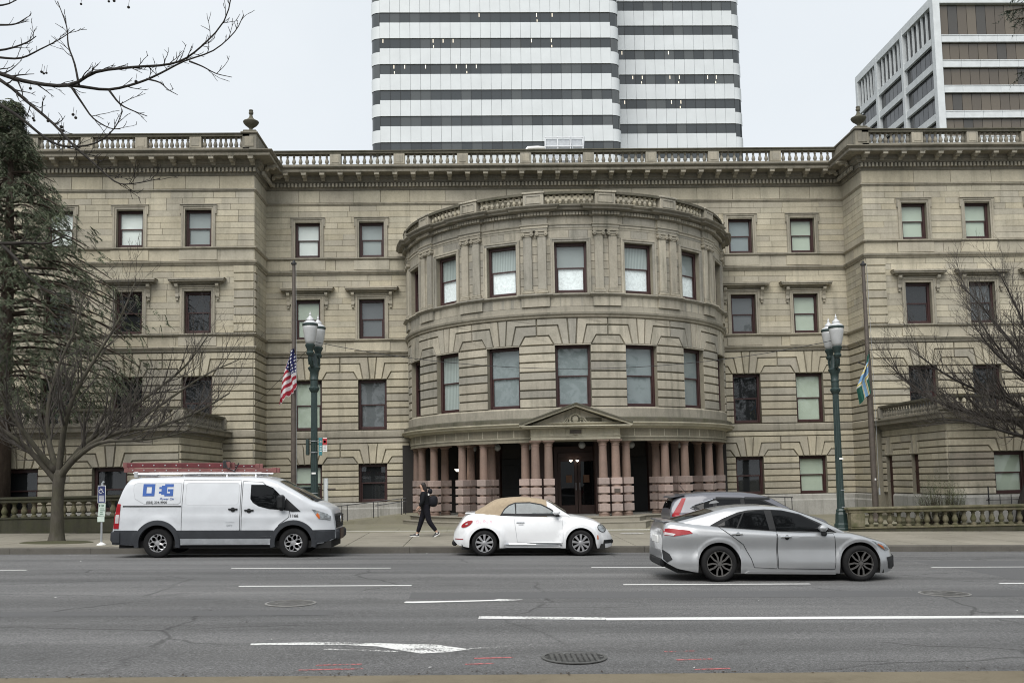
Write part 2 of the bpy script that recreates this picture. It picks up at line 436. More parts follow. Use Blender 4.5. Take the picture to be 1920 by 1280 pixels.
# lane lines (positions in metres on the carriageway)
for x0, x1, y in ((-13.4, -9.75, 21.2), (-5.46, -1.99, 21.4), (2.42, 5.9, 21.35), (9.91, 13.4, 21.1)):
    strip('lane_line', sub((x0, y), (x1, y-.02), 8), .115, M['mark'])
for x0, x1, y in ((-12.2, -8.7, 17.75), (-4.4, -1.28, 17.8), (2.6, 6.07, 17.8), (9.6, 13, 17.75)):
    strip('lane_line', sub((x0, y), (x1, y), 8), .115, M['mark'])
strip('lane_line', sub((1.75, 13.82), (40, 13.85), 40), .21, M['mark'])
strip('lane_line', sub((-.05, 14.02), (1.75, 13.86), 6), .22, M['markworn'])
# turn arrow in the near lane, straight arrow in the next
strip('turn_arrow', [(-2.85, 12.12), (-2.3, 12.14), (-1.7, 12.13), (-1.25, 12.04), (-.95, 11.90), (-.65, 11.78), (-.4, 11.74), (-.2, 11.74)], [.10, .15, .16, .20, .36, .55, .32, .06], M['markworn'])
strip('turn_arrow', sub((-1.9, 11.80), (-1.0, 11.64), 5), .07, M['markvworn'])
strip('turn_arrow', sub((-.3, 11.72), (.3, 11.9), 5), .07, M['markvworn'])
strip('straight_arrow', [(-1.23, 15.58), (-1.1, 15.56), (0, 15.70), (.25, 15.74)], [.14, .17, .12, .12], M['mark'])
strip('straight_arrow', [(.18, 15.75), (.3, 15.76), (.66, 15.80)], [.05, .30, .02], M['markworn'])
strip('lane_line', sub((-14.4, 25.2), (-10.4, 26.7), 6), .10, M['markvworn'])
for x0, x1, y in ((-1.85, -1.35, 10.95), (-2.0, -1.55, 10.72), (-1.6, -1.3, 10.74), (-.1, .35, 11.25), (-.2, .12, 10.95), (2.15, 2.55, 11.55), (2.2, 2.62, 11.1), (2.3, 2.7, 10.62)):
    strip('survey_mark', sub((x0, y-.02), (x1, y+.02), 3), .05, M['markred'])
for x0, x1, y0, y1 in ((8.5, 10.2, 22.6, 26.2), (10.3, 14.5, 18.3, 23.0), (-1.2, 12, 15.95, 16.75), (-30, -2.2, 14.3, 14.75)):
    m = MB(); n = 8
    m.grid([[(x0+(x1-x0)*i/n, y0+(y1-y0)*j/3, zroad(x0+(x1-x0)*i/n, y0+(y1-y0)*j/3)+.002) for i in range(n+1)] for j in range(4)])
    put('road_patch', m.mesh('road_patch'), M['patch'], road)

def manhole(x, y, r, label, style):
    z = zroad(x, y)
    o = root('manhole_cover', (x, y, z), label, 'manhole cover', 'manhole covers in the road', rot=(0, math.atan(-SL)*1, 0))
    m = MB(); m.lathe([(r, .001), (r, .010), (r*.9, .012), (r*.9, .003)], n=40, cap=False); put('rim', m.mesh('rim'), M['castiron'] if style else M['castlight'], o, world=False)
    m = MB(); m.lathe([(0.0001, .006), (r*.89, .006)], n=40)
    k = 0.075*r/.45 if style else .11
    rows = int(r/k)
    for i in range(-rows, rows+1):
        for j in range(-rows, rows+1):
            cx, cy = i*k, j*k
            if sqrt(cx*cx+cy*cy) < r*.84 and (style or (abs(i) == 2 and j == 0)): m.box(cx-k*.33, cx+k*.33, cy-k*.33, cy+k*.33, .006, .011, .003)
    put('lid', m.mesh('lid'), M['castiron'] if style else M['castlight'], o, world=False)
M['castiron'] = m_plain('cast_iron', (.10, .10, .096), .6, .3, var=.25, scale=9)
M['castlight'] = m_plain('worn_cast_iron', (.21, .205, .195), .65, .1, var=.2, scale=9)
manhole(-3.02, 15.5, .40, 'pale round manhole cover in the second lane below the van', 0)
manhole(1.05, 11.25, .38, 'large studded manhole cover between the red marks near the front kerb', 1)
manhole(7.86, 16.3, .42, 'dark round manhole cover in the road in front of the silver saloon', 0)

# far pavement: kerb stones, slabs, plaza
walk = MB()
walk.grid([[(x, y, zwalk(x, y)-.02) for x in range(-70, 72, 4)] for y in (YK+.2, YP+.5)])
walk = tag(put('sidewalk', walk.mesh('sidewalk'), M['walk']), kind='structure')
def slab(x0, x1, y0, y1, zf, par, mat, th=.03, g=.006, name='paving_slab'):
    m = MB(); x0 += g; x1 -= g; y0 += g; y1 -= g; bv = .008
    o = [(x0, y0), (x1, y0), (x1, y1), (x0, y1)]; i_ = [(x0+bv, y0+bv), (x1-bv, y0+bv), (x1-bv, y1-bv), (x0+bv, y1-bv)]
    vs = [(x, y, zf(x, y)-th) for x, y in o]+[(x, y, zf(x, y)) for x, y in i_]
    m.add(vs, [(4, 5, 6, 7)]+[(k, (k+1) % 4, 4+(k+1) % 4, 4+k) for k in range(4)])
    return put(name, m.mesh(name), mat, par)
x = -22.0
while x < 24:
    for j in range(4):
        y0 = YK+.2+j*(YP-YK-.2)/4
        slab(x, x+1.65, y0, y0+(YP-YK-.2)/4, zwalk, walk, M['walk'])
    x += 1.65
for sx0, sx1 in ((-70, -22), (24.2, 71)):
    slab(sx0, sx1, YK+.2, YP, zwalk, walk, M['walk'])
kerb = MB(); kerb.grid([[(x, y, zroad(x, YK)-.1) for x in range(-70, 72, 4)] for y in (YK-.0, YK+.22)])
kerb = tag(put('kerb', kerb.mesh('kerb'), M['kerb']), kind='structure')
x = -24.0
while x < 26:
    m = MB(); x1 = x+2.2
    a = [(x+.004, YK+.005, zroad(x, YK)-.08), (x+.004, YK+.012, zwalk(x, YK)-.025), (x+.004, YK+.035, zwalk(x, YK)+.002), (x+.004, YK+.2, zwalk(x, YK)+.004)]
    c = [(x1-.004, YK+.005, zroad(x1, YK)-.08), (x1-.004, YK+.012, zwalk(x1, YK)-.025), (x1-.004, YK+.035, zwalk(x1, YK)+.002), (x1-.004, YK+.2, zwalk(x1, YK)+.004)]
    m.grid([a, c]); put('kerb_stone', m.mesh('kerb_stone'), M['kerb'], kerb); x = x1
m = MB(); m.grid([[(x, YK+.004, zroad(x, YK)-.1), (x, YK+.008, zwalk(x, YK)-.002), (x, YK+.2, zwalk(x, YK)-.004)] for x in (-70, -24)])
m.grid([[(x, YK+.004, zroad(x, YK)-.1), (x, YK+.008, zwalk(x, YK)-.002), (x, YK+.2, zwalk(x, YK)-.004)] for x in (26, 71)])
put('kerb_run', m.mesh('kerb_run'), M['kerb'], kerb)

m = MB()
m.grid([[(x, y, zplaza(x, y)-.01) for x in [-60+4*i for i in range(31)]] for y in (YP-.02, 34.0, 34.6, 35.2, 35.7, 36.3, 39, 43.6)])
plaza = tag(put('plaza', m.mesh('plaza', True), M['plaza']), kind='structure')
x = -8.4
while x < 15.5:                                                     # plaza bays between the two balustrades
    for y0, y1 in ((YP+.02, 34.42), (34.62, 36.2)):
        slab(x, x+1.8, y0, y1, zplaza, plaza, M['plaza'], .02)
    x += 1.8
m = MB(); n = 16
m.grid([[(-9+23.5*i/n, y, zplaza(-9+23.5*i/n, y)+.004) for i in range(n+1)] for y in (34.43, 34.61)])
put('pale_band', m.mesh('pale_band'), M['band'], plaza)
m = MB(); m.lathe([(.0001, 0), (.42, 0)], n=28)
put('painted_disc', m.mesh('painted_disc'), M['band'], walk, loc=(5.15, 32.9, zwalk(5.15, 32.9)+.006), rot=(0, -math.atan(SL), 0))

# near pavement
m = MB()
m.grid([[(x, y, z) for x in range(-70, 72, 4) for z in [h+SL*x]] for y, h in ((-25, .16), (YN-.2, .065), (YN-.03, .062), (YN, .045), (YN+.004, -.2))])
near = tag(put('near_sidewalk', m.mesh('near_sidewalk'), M['nearwalk']), kind='structure')
M['notice'] = m_plain('paper_notice', (.16, .085, .05), .8)
M['opal'] = m_plain('opal_glass', (.30, .31, .30), .25)
M['litlamp'] = m_plain('lit_lamp', (.9, .85, .75), .4, emit=(1, .92, .78), es=2.2)
M['porchlight'] = m_stone('sandstone_cleaned', [(.46, .425, .335), (.42, .38, .295), (.30, .27, .22), (.50, .46, .37)], dirty=.55, streak=.45)
# ------------------------------------------------------------------ the town hall
XC = 3.7; YR, YW = 43.0, 40.7; XL, XR = -9.5, 16.97; RX, RR = 3.92, 7.0
hall = root('town_hall', (XC, 43, .1), 'long sandstone town hall with a round columned bay and balustraded roof', 'building')

class Pan:                                       # a wall surface: (u along it, z up, d outwards) -> world
    def __init__(s, fn, curved=False, ang=None): s.fn = fn; s.curved = curved; s.ang = ang
    def __call__(s, u, z, d): return s.fn(u, z, d)
    def frame(s, u):                             # location and turn of a thing set on the wall
        p = s.fn(u, 0, 0); return p, (s.ang(u) if s.ang else 0)
P_rec = Pan(lambda u, z, d: (u, YR-d, z))
P_wing = Pan(lambda u, z, d: (u, YW-d, z))
P_sl = Pan(lambda u, z, d: (XL+d, YW+u, z), ang=lambda u: pi/2)
P_sr = Pan(lambda u, z, d: (XR-d, YR-u, z), ang=lambda u: -pi/2)
def cyl(R): return Pan(lambda u, z, d: (RX+(R+d)*sin(u/R), 43-(R+d)*cos(u/R), z), True, lambda u: u/R)
P_rot = cyl(RR)
YQ = 35.0; QL, QR = -10.8, 17.3                  # the one-storey porches before both wings
P_ql = Pan(lambda u, z, d: (u, YQ-d, z))
P_qls = Pan(lambda u, z, d: (QL+d, YQ+u, z), ang=lambda u: pi/2)
P_qrs = Pan(lambda u, z, d: (QR-d, YW-u, z), ang=lambda u: -pi/2)

STONES = []                                      # (score, MB, material)
def nseg(P, L): return max(1, int(math.ceil(L/.38))) if P.curved else 1
def stone(P, u0, u1, z0, z1, proud, bt, bs, mat, wt=1.0, back=-.03):
    if u1-u0 < .05 or z1-z0 < .03: return
    n = nseg(P, u1-u0); us = [u0+bs+(u1-u0-2*bs)*i/n for i in range(n+1)]
    m = MB()
    cols = [[P(u0, z0, back), P(u0, z0+bt, back), P(u0, z1-bt, back), P(u0, z1, back)]]
    for u in us: cols.append([P(u, z0, back), P(u, z0+bt, proud), P(u, z1-bt, proud), P(u, z1, back)])
    cols.append([P(u1, z0, back), P(u1, z0+bt, back), P(u1, z1-bt, back), P(u1, z1, back)])
    m.grid(cols)
    c = P((u0+u1)/2, z0, 0)
    vis = 1 if -20 < c[0] < 23 else .02
    STONES.append(((u1-u0)*(z1-z0)*wt*vis, m, mat))
def inset(poly, d):
    n = len(poly); out = []
    A = sum(poly[i][0]*poly[(i+1) % n][1]-poly[(i+1) % n][0]*poly[i][1] for i in range(n))
    sg = 1 if A > 0 else -1
    for i in range(n):
        p0, p1, p2 = poly[i-1], poly[i], poly[(i+1) % n]
        def nrm(a, b_):
            dx, dy = b_[0]-a[0], b_[1]-a[1]; l = sqrt(dx*dx+dy*dy) or 1
            return (-dy/l*sg, dx/l*sg)
        n1, n2 = nrm(p0, p1), nrm(p1, p2)
        k = 1+n1[0]*n2[0]+n1[1]*n2[1]
        k = max(k, .25)
        out.append((p1[0]+(n1[0]+n2[0])/k*d, p1[1]+(n1[1]+n2[1])/k*d))
    return out
def dens(P, poly):
    if not P.curved: return poly
    o = []
    for i in range(len(poly)):
        a, b_ = poly[i], poly[(i+1) % len(poly)]; k = max(1, int(abs(b_[0]-a[0])/.4))
        for j in range(k): o.append((a[0]+(b_[0]-a[0])*j/k, a[1]+(b_[1]-a[1])*j/k))
    return o
def stone_poly(P, poly, proud, bev, mat, gap=.012, wt=1.0):
    a = inset(poly, gap); a = dens(P, a); c = inset(a, bev)
    n = len(a); m = MB()
    from mathutils.geometry import tessellate_polygon
    tri = tessellate_polygon([[Vector((x, y, 0)) for x, y in c]])
    A = sum(poly[i][0]*poly[(i+1) % len(poly)][1]-poly[(i+1) % len(poly)][0]*poly[i][1] for i in range(len(poly)))
    m.add([P(x, z, -.03) for x, z in a]+[P(x, z, proud) for x, z in c], [tuple(n+k for k in t) for t in tri]+[(i, (i+1) % n, n+(i+1) % n, n+i) for i in range(n)])
    cx = sum(p[0] for p in poly)/len(poly); w = P(cx, 0, 0)
    STONES.append((abs(A)/2*wt*(1 if -20 < w[0] < 23 else .02), m, mat))
def gaps(u0, u1, holes):
    r = []; u = u0
    for a, b_ in sorted(holes):
        if b_ <= u0 or a >= u1: continue
        if a > u: r.append((u, a))
        u = max(u, b_)
    if u < u1: r.append((u, u1))
    return r
def split(u0, u1, lo, hi, jit=None):
    L = u1-u0
    if L < hi: return [(u0, u1)]
    n = max(1, round(L/rnd.uniform(lo, hi))); cut = [u0]
    for i in range(1, n): cut.append(u0+L*(i+rnd.uniform(-.22, .22))/n)
    cut.append(u1); return list(zip(cut, cut[1:]))
def ashlar(P, u0, u1, z0, z1, holes, h, mat, lo=.75, hi=1.45, proud=.012, wt=1.0, j=.003):
    n = max(1, round((z1-z0)/h)); hh = (z1-z0)/n
    for i in range(n):
        a, c = z0+i*hh, z0+(i+1)*hh; zm = (a+c)/2
        hs_ = [(p, q) for p, q, r, s in holes if r < zm < s]
        for g0, g1 in gaps(u0, u1, hs_):
            for s0, s1 in split(g0, g1, lo, hi): stone(P, s0+j, s1-j, a+j, c-j, proud, .005, .005, mat, wt, back=-.008)
def courses(P, u0, u1, zs, holes, mat, lo=1.1, hi=2.2, proud=.06, wt=1.0, g=.026):
    for a, c in zip(zs, zs[1:]):
        zm = (a+c)/2
        hs_ = [(p, q) for p, q, r, s in holes if r < zm < s]
        for g0, g1 in gaps(u0, u1, hs_):
            for s0, s1 in split(g0, g1, lo, hi): stone(P, s0+.003, s1-.003, a+g*.4, c-g*.6, proud, .022, .004, mat, wt)
def alt(z0, z1, h1, h2):
    zs = [z0]; k = 0
    while zs[-1] < z1-.05: zs.append(zs[-1]+(h1, h2)[k % 2]); k += 1
    s = (z1-z0)/(zs[-1]-z0); return [z0+(z-z0)*s for z in zs]
def flat_arch(P, u0, u1, cs, zh, zl, hw, mat, key=(.10, .20, .42, .56, .84), top_joint=True, wt=1.0, proud=.06):
    """splayed flat arches over windows at cs, merging into the courses between them: zl = three course tops"""
    kb, kt, mb_, mt, pt = key; z1, z2, z3 = zl
    bev = .020
    for c in cs:
        if top_joint:
            stone_poly(P, [(c-kb, zh), (c+kb, zh), (c+kt, z3), (c-kt, z3)], proud, bev, mat, wt=wt)
        else:
            stone_poly(P, [(c-kb, zh), (c+kb, zh), (c+kt, z3-.18), (c+kt+.05, z3), (c-kt-.05, z3), (c-kt, z3-.18)], proud, bev, mat, wt=wt)
    edges = [None]+list(cs)+[None]
    for a, c in zip(edges, edges[1:]):
        la = u0 if a is None else None; rc = u1 if c is None else None
        # lowest stone: trapezoid between two windows
        L0, L1 = (u0, u0) if a is None else (a+hw, a+pt)
        R0, R1 = (u1, u1) if c is None else (c-hw, c-pt)
        if R1-L1 > .05: stone_poly(P, [(L0, zh), (R0, zh), (R1, z1), (L1, z1)], proud, bev, mat, wt=wt)
        mid = (max(L1, u0)+min(R1, u1))/2
        # second and third course: each half hooks down beside its window
        for (zb, zt, qb0, qb1, qt0, qt1) in ((z1, z2, mb_, hw, mt, pt), (z2, z3, kb, mb_, kt, mt)):
            if a is not None:
                e = mid if c is not None else u1
                stone_poly(P, [(a+qb0, zh), (a+qb1, zh), (a+qt1, zb), (e, zb), (e, zt), (a+qt0, zt)], proud, bev, mat, wt=wt)
            if c is not None:
                e = mid if a is not None else u0
                stone_poly(P, [(c-qb0, zh), (c-qt0, zt), (e, zt), (e, zb), (c-qt1, zb), (c-qb1, zh)], proud, bev, mat, wt=wt)

def wall(P, u0, u1, z0, z1, holes, mat, depth=.34, d=-.022, name='wall', stepu=None):
    """wall core with openings and their reveals"""
    us = sorted({u0, u1}|{x for h in holes for x in h[:2]})
    if P.curved:
        o = []
        for a, c in zip(us, us[1:]):
            k = max(1, int((c-a)/.4)); o += [a+(c-a)*i/k for i in range(k)]
        us = o+[u1]
    zs = sorted({z0, z1}|{x for h in holes for x in h[2:4]})
    m = MB()
    for a, c in zip(us, us[1:]):
        for e, f in zip(zs, zs[1:]):
            um, zm = (a+c)/2, (e+f)/2
            if not any(h[0] < um < h[1] and h[2] < zm < h[3] for h in holes):
                m.quad(P(a, e, d), P(c, e, d), P(c, f, d), P(a, f, d))
    for h in holes:
        a, c, e, f = h
        m.quad(P(a, e, .03), P(a, f, .03), P(a, f, -depth), P(a, e, -depth))
        m.quad(P(c, e, .03), P(c, e, -depth), P(c, f, -depth), P(c, f, .03))
        m.quad(P(a, f, .03), P(c, f, .03), P(c, f, -depth), P(a, f, -depth))
        m.quad(P(a, e, .03), P(a, e, -depth), P(c, e, -depth), P(c, e, .03))
    return put(name, m.mesh(name), mat, hall)

# ---------------- windows (shared meshes, set on a wall by position and turn)
_wm = {}
def win_mesh(kind, w, h):
    k = (kind, round(w, 3), round(h, 3))
    if k in _wm: return _wm[k]
    m = MB(); fw = .10; b_ = .012; hw = w/2
    if kind == 'frame':
        m.box(-hw, -hw+fw, .10, .20, 0, h, b_); m.box(hw-fw, hw, .10, .20, 0, h, b_)
        m.box(-hw+fw, hw-fw, .10, .20, h-fw*1.3, h, b_); m.box(-hw+fw, hw-fw, .08, .20, 0, fw*1.3, b_)
    elif kind == 'sash':
        f = .045; x = hw-fw-.001
        m.box(-x, x, .145, .185, h*.5-.028, h*.5+.028, .008)
        m.box(-x, -x+f, .15, .19, .098, h*.5-.028, .006); m.box(x-f, x, .15, .19, .098, h*.5-.028, .006)
    elif kind == 'pane':
        x = hw-fw-.002; m.quad((-x, 0, .0), (x, 0, .0), (x, 0, h/2-.12), (-x, 0, h/2-.12))
    elif kind == 'blind_or_dark_room':
        m.quad((-hw, .215, -.02), (hw, .215, -.02), (hw, .215, h+.02), (-hw, .215, h+.02))
    elif kind == 'halfblind':
        m.quad((-hw, .215, -.02), (hw, .215, -.02), (hw, .215, h*.5), (-hw, .215, h*.5))
    elif kind == 'topblind':
        m.quad((-hw, .215, h*.5), (hw, .215, h*.5), (hw, .215, h+.02), (-hw, .215, h+.02))
    elif kind == 'surround':                     # shouldered architrave
        t = .17
        for s in (-1, 1):
            m.box(s*hw, s*(hw+t), -.055, .02, -.02, h, .008); m.box(s*(hw+t*.45), s*(hw+t-.006), -.085, -.054, -.02, h+.10, .008)
            m.box(s*(hw+t-.004), s*(hw+t+.05), -.085, .02, h-.22, h+.185, .008)
        m.box(-hw-t, hw+t, -.055, .02, h+.001, h+.17, .008); m.box(-hw-t, hw+t, -.085, -.054, h+.10, h+.168, .006)
        m.box(-hw-t-.06, hw+t+.06, -.12, .02, h+.172, h+.215, .008)
    elif kind == 'plainsur':
        t = .15
        for s in (-1, 1): m.box(s*hw, s*(hw+t), -.05, .02, -.02, h, .008); m.box(s*(hw+t*.55), s*(hw+t-.006), -.075, -.049, -.02, h+.08, .006)
        m.box(-hw-t, hw+t, -.05, .02, h+.001, h+.15, .008); m.box(-hw-t, hw+t, -.075, -.049, h+.08, h+.148, .006)
    elif kind == 'hood':
        t = .28; m.box(-hw-t-.30, hw+t+.30, -.34, .02, h+.37, h+.43, .012); m.box(-hw-t-.33, hw+t+.33, -.38, .02, h+.431, h+.50, .015)
        m.box(-hw-t-.16, hw+t+.16, -.16, .02, h+.30, h+.369, .012)
        m.box(-hw-t-.36, hw+t+.36, -.36, .02, h+.501, h+.53, .01)
    elif kind == 'bracket':
        m.prism([(-.28, .30), (-.26, .20), (-.17, .10), (-.10, -.08), (-.12, -.22), (-.07, -.30), (0, -.30), (0, .30)], lambda y, z: (-.065, y, z), lambda y, z: (.065, y, z))
        m.box(-.05, .05, -.10, 0, -.38, -.305, .01)
    me = m.mesh(kind); _wm[k] = me; return me
def window(P, u, z0, z1, w, blind_or_dark_room='b_dark', sur=None, hood=False, half=None, smat='trim', depth=0.0):
    p, a = P.frame(u); h = z1-z0
    base = P(u, z0, -.06-depth)
    fr = put('window', win_mesh('frame', w, h), M['redframe'], hall, loc=base, rot=(0, 0, a))
    put('sash', win_mesh('sash', w, h), M['redframe'], fr, world=False)
    pm = win_mesh('pane', w, h)
    put('pane', pm, M['pane'], fr, loc=(0, .182, .10), rot=(rnd.uniform(-.006, .006), 0, rnd.uniform(-.006, .006)), world=False)
    put('pane', pm, M['pane'], fr, loc=(0, .166, h/2+.02), rot=(rnd.uniform(-.006, .006), 0, rnd.uniform(-.006, .006)), world=False)
    if half:
        me = win_mesh('topblind', w, h).copy(); me.materials.clear(); put('blind_or_dark_room', me, M[blind_or_dark_room], fr, world=False)
        me = win_mesh('halfblind', w, h).copy(); me.materials.clear(); put('paper_screen', me, M[half], fr, world=False)
    else:
        me = win_mesh('blind_or_dark_room', w, h); me = me.copy() if me.materials else me
        me.materials.clear(); put('blind_or_dark_room', me, M[blind_or_dark_room], fr, world=False)
    if sur: put('surround', win_mesh(sur, w, h), M[smat], fr, loc=(0, -.06-depth, 0), world=False)
    if hood:
        put('hood', win_mesh('hood', w, h), M['trim'], fr, loc=(0, -.06-depth, 0), world=False)
        for s in (-1, 1): put('bracket', win_mesh('bracket', w, h), M['trim'], fr, loc=(s*(w/2+.28), -.06-depth, h-.02), world=False)
    return fr

# ---------------- heights
ZG0, ZG1, ZF1, ZF1t, ZF2, ZF2t, ZF3, ZF3t = 1.03, 2.72, 4.25, 6.48, 8.33, 10.13, 12.06, 13.69
GC = alt(ZG0, 2.72, .30, .33); GL = (3.02, 3.34, 3.64, 3.86)
FC = alt(4.22, 6.48, .36, .29); FL = (6.82, 7.20, 7.50)
RC = [XC-11.33, XC-8.45, XC+8.45, XC+11.33]      # window axes of the recessed front
WL = [-14.75, -11.86]; WLx = [-17.7]; WRr = [19.22, 22.04]; WRx = [24.9]
HW = .63
def low_zone(P, u0, u1, cs, mat, wt=1.0, g=True, edge_wt=None):
    hol = [(c-HW, c+HW, ZG0, ZG1) for c in cs]+[(c-HW, c+HW, ZF1, ZF1t) for c in cs]
    if g:
        courses(P, u0, u1, GC, hol, mat, wt=wt)
        flat_arch(P, u0, u1, cs, ZG1, GL[:3], HW+.02, mat, (.13, .20, .40, .58, .86), False, wt) if cs else courses(P, u0, u1, [ZG1]+list(GL[:3]), [], mat, wt=wt)
        stone(P, u0, u1, GL[2]+.01, GL[3], .06, .02, .004, mat, wt*.6)
    courses(P, u0, u1, FC, hol, mat, wt=wt)
    if cs: flat_arch(P, u0, u1, cs, ZF1t, FL, HW+.02, mat, (.10, .20, .42, .56, .84), True, wt)
    else: courses(P, u0, u1, [ZF1t]+list(FL), [], mat, wt=wt)
def up_zone(P, u0, u1, cs, mat='ashlar', wt=.9):
    hol = [(c-.66, c+.66, ZF2-.01, ZF2t) for c in cs]+[(c-.66, c+.66, ZF3-.01, ZF3t) for c in cs]
    for s0, s1 in split(u0, u1, 1.2, 1.9): stone(P, s0+.004, s1-.004, 7.76, 8.18, .015, .006, .006, 'trim' if False else mat, wt*.8)
    ashlar(P, u0, u1, ZF2+.01, 11.24, hol, .272, mat, wt=wt)
    for s0, s1 in split(u0, u1, 1.0, 1.7): stone(P, s0+.004, s1-.004, 11.46, 11.92, .018, .006, .006, mat, wt)
    ashlar(P, u0, u1, ZF3, 14.44, hol, .268, mat, wt=wt)
    for s0, s1 in split(u0, u1, 1.3, 1.9): stone(P, s0+.004, s1-.004, 14.58, 15.14, .02, .006, .006, mat, wt*1.2)
def holes_for(cs, g=True):
    r = []
    for c in cs:
        if g: r.append((c-HW, c+HW, ZG0, ZG1))
        r += [(c-HW, c+HW, ZF1, ZF1t), (c-.57, c+.57, ZF2, ZF2t), (c-.56, c+.56, ZF3, ZF3t)]
    return r

# recessed front (runs on behind the round bay)
for u0, u1, cs, w8 in ((XL, -3.1, RC[:2], 1.3), (10.3, XR, RC[2:], 1.3)):
    low_zone(P_rec, u0, u1, cs, M['rustic'], w8)
for u0, u1, cs in ((XL, -3.0, RC[:2]), (-3.0, 10.2, []), (10.2, XR, RC[2:])): up_zone(P_rec, u0, u1, cs, M['ashlar'], .9 if cs else .5)
wall(P_rec, XL, XR, -.4, 15.3, holes_for(RC), M['grout'])
# wings
low_zone(P_wing, -20.2, XL, WLx+WL, M['rustic'], .55, g=False); low_zone(P_wing, XR, 26.6, WRr+WRx, M['rustic'], .55, g=False)
courses(P_wing, QL-.3, XL, GC+list(GL), [], M['rustic'])
courses(P_wing, -20.2, QL, GC[:1]+list(GL), [], M['rustic'], wt=.01)
QW = .85
hq = lambda cs: [(c-.66, c+.66, ZF2-.01, ZF2t) for c in cs]
for u0, u1, cs in ((-20.2, XL, WLx+WL), (XR, 26.6, WRr+WRx)):
    up_zone(P_wing, u0 if u0 < 0 else u0+.001, u1, cs, M['ashlar'], .8)
    wall(P_wing, u0, u1, -.4, 15.3, holes_for(cs, False), M['grout'])
    e = XL if u0 < 0 else XR; s = -1 if u0 < 0 else 1
    for i in range(8):                           # quoins of the second floor
        z = ZF2+.02+i*.362; ww = QW if i % 2 else QW-.02
        stone(P_wing, min(e, e+s*ww), max(e, e+s*ww), z+.02, z+.345, .065, .02, .004, M['rustic'], 1.6, back=.01)
for P, ln in ((P_sl, YR-YW), (P_sr, YR-YW)):
    courses(P, 0, ln, GC+list(GL)+[4.22], [(1.25, 1.75, .3, 2.72)] if P is P_sl else [], M['rustic'])
    courses(P, 0, ln, FC+list(FL), [], M['rustic'])
    up_zone(P, 0, ln, [], M['ashlar'], 1.0)
    wall(P, 0, ln, -.4, 15.3, [], M['grout'])
    for i in range(8):
        z = ZF2+.02+i*.362; a, c = ((0, .45) if P is P_sl else (ln-.45, ln)); stone(P, a, c, z+.02, z+.345, .065, .02, .004, M['rustic'], 1.2, back=.01)
m = MB(); m.box(XL+.02, XL+.075, 41.95, 42.45, .3, 2.72, .01); put('side_door', m.mesh('side_door'), M['redframe'], hall)
# far outer blocks that close the wings towards the frame edges and the body behind
m = MB(); m.box(-40, -20.2, YW+.02, 75, -1, 15.3); m.box(26.6, 46, YW+.02, 75, -1, 15.3)
m.box(-20.2, XL-.4, YW+.7, 75, -1, 15.25); m.box(XR+.4, 26.6, YW+.7, 75, -1, 15.25); m.box(XL-.4, XR+.4, YR+.7, 75, -1, 15.25)
put('main_block', m.mesh('main_block'), M['trim'], hall)

BL = {'rec': [('b_pale', 'b_mid', 'b_blue', 'b_green'), ('b_green', 'b_grey', 'b_grey', 'b_green'), ('b_green', 'b_grey', 'b_dark', 'b_green'), ('b_green', 'b_dark', 'b_dark', 'b_green')]}
for i, c in enumerate(RC):
    window(P_rec, c, ZF3, ZF3t, 1.12, BL['rec'][0][i], 'surround')
    window(P_rec, c, ZF2, ZF2t, 1.14, BL['rec'][1][i], 'surround', True)
    window(P_rec, c, ZF1, ZF1t, 1.26, BL['rec'][2][i])
    window(P_rec, c, ZG0, ZG1, 1.26, BL['rec'][3][i])
for i, c in enumerate(WLx+WL+WRr+WRx):
    window(P_wing, c, ZF3, ZF3t, 1.12, ('b_pale', 'b_pale', 'b_mid', 'b_green', 'b_green', 'b_green')[i], 'surround')
    window(P_wing, c, ZF2, ZF2t, 1.14, 'b_dark' if i != 4 else 'b_grey', 'surround', True)
    window(P_wing, c, ZF1, ZF1t, 1.26, 'b_dark')

# ---------------- sweeps: mouldings along the whole front
def sweep(path, prof, close=False):
    """path: plan points running left to right seen from the street; prof: (out, z)"""
    m = MB(); rows = []
    n = len(path)
    for i, (x, y) in enumerate(path):
        def nn(a, b_):
            dx, dy = b_[0]-a[0], b_[1]-a[1]; l = sqrt(dx*dx+dy*dy); return (dy/l, -dx/l)
        if i == 0: nx, ny = nn(path[0], path[1]); k = 1
        elif i == n-1: nx, ny = nn(path[-2], path[-1]); k = 1
        else:
            a, b_ = nn(path[i-1], path[i]), nn(path[i], path[i+1])
            k = 1+a[0]*b_[0]+a[1]*b_[1]; nx, ny = (a[0]+b_[0])/k, (a[1]+b_[1])/k
        rows.append([(x+nx*d, y+ny*d, z) for d, z in prof])
    m.grid(rows)
    m.add(rows[0], [tuple(range(len(prof)))]); m.add(rows[-1], [tuple(range(len(prof)))[::-1]])
    return m
FRONT = [(-26, YW), (XL, YW), (XL, YR), (XR, YR), (XR, YW), (32, YW)]
def arc(R, a0=-90, a1=90, n=60): return [(RX+R*sin(radians(a0+(a1-a0)*i/n)), 43-R*cos(radians(a0+(a1-a0)*i/n))) for i in range(n+1)]
def string(name, path, prof, mat='trim'): return put(name, sweep(path, prof).mesh(name, 30), M[mat], hall)
string('string_course', FRONT, [(0, 3.90), (.075, 3.90), (.085, 3.93), (.085, 4.17), (.06, 4.20), (0, 4.20)])
string('string_course', FRONT, [(0, 7.53), (.07, 7.53), (.09, 7.60), (.13, 7.63), (.17, 7.71), (.05, 7.76), (0, 7.76)])
string('string_course', FRONT, [(0, 8.19), (.05, 8.19), (.10, 8.24), (.13, 8.26), (.13, 8.31), (0, 8.33)])
string('string_course', FRONT, [(0, 11.24), (.05, 11.24), (.08, 11.30), (.13, 11.33), (.16, 11.40), (.05, 11.45), (0, 11.46)])
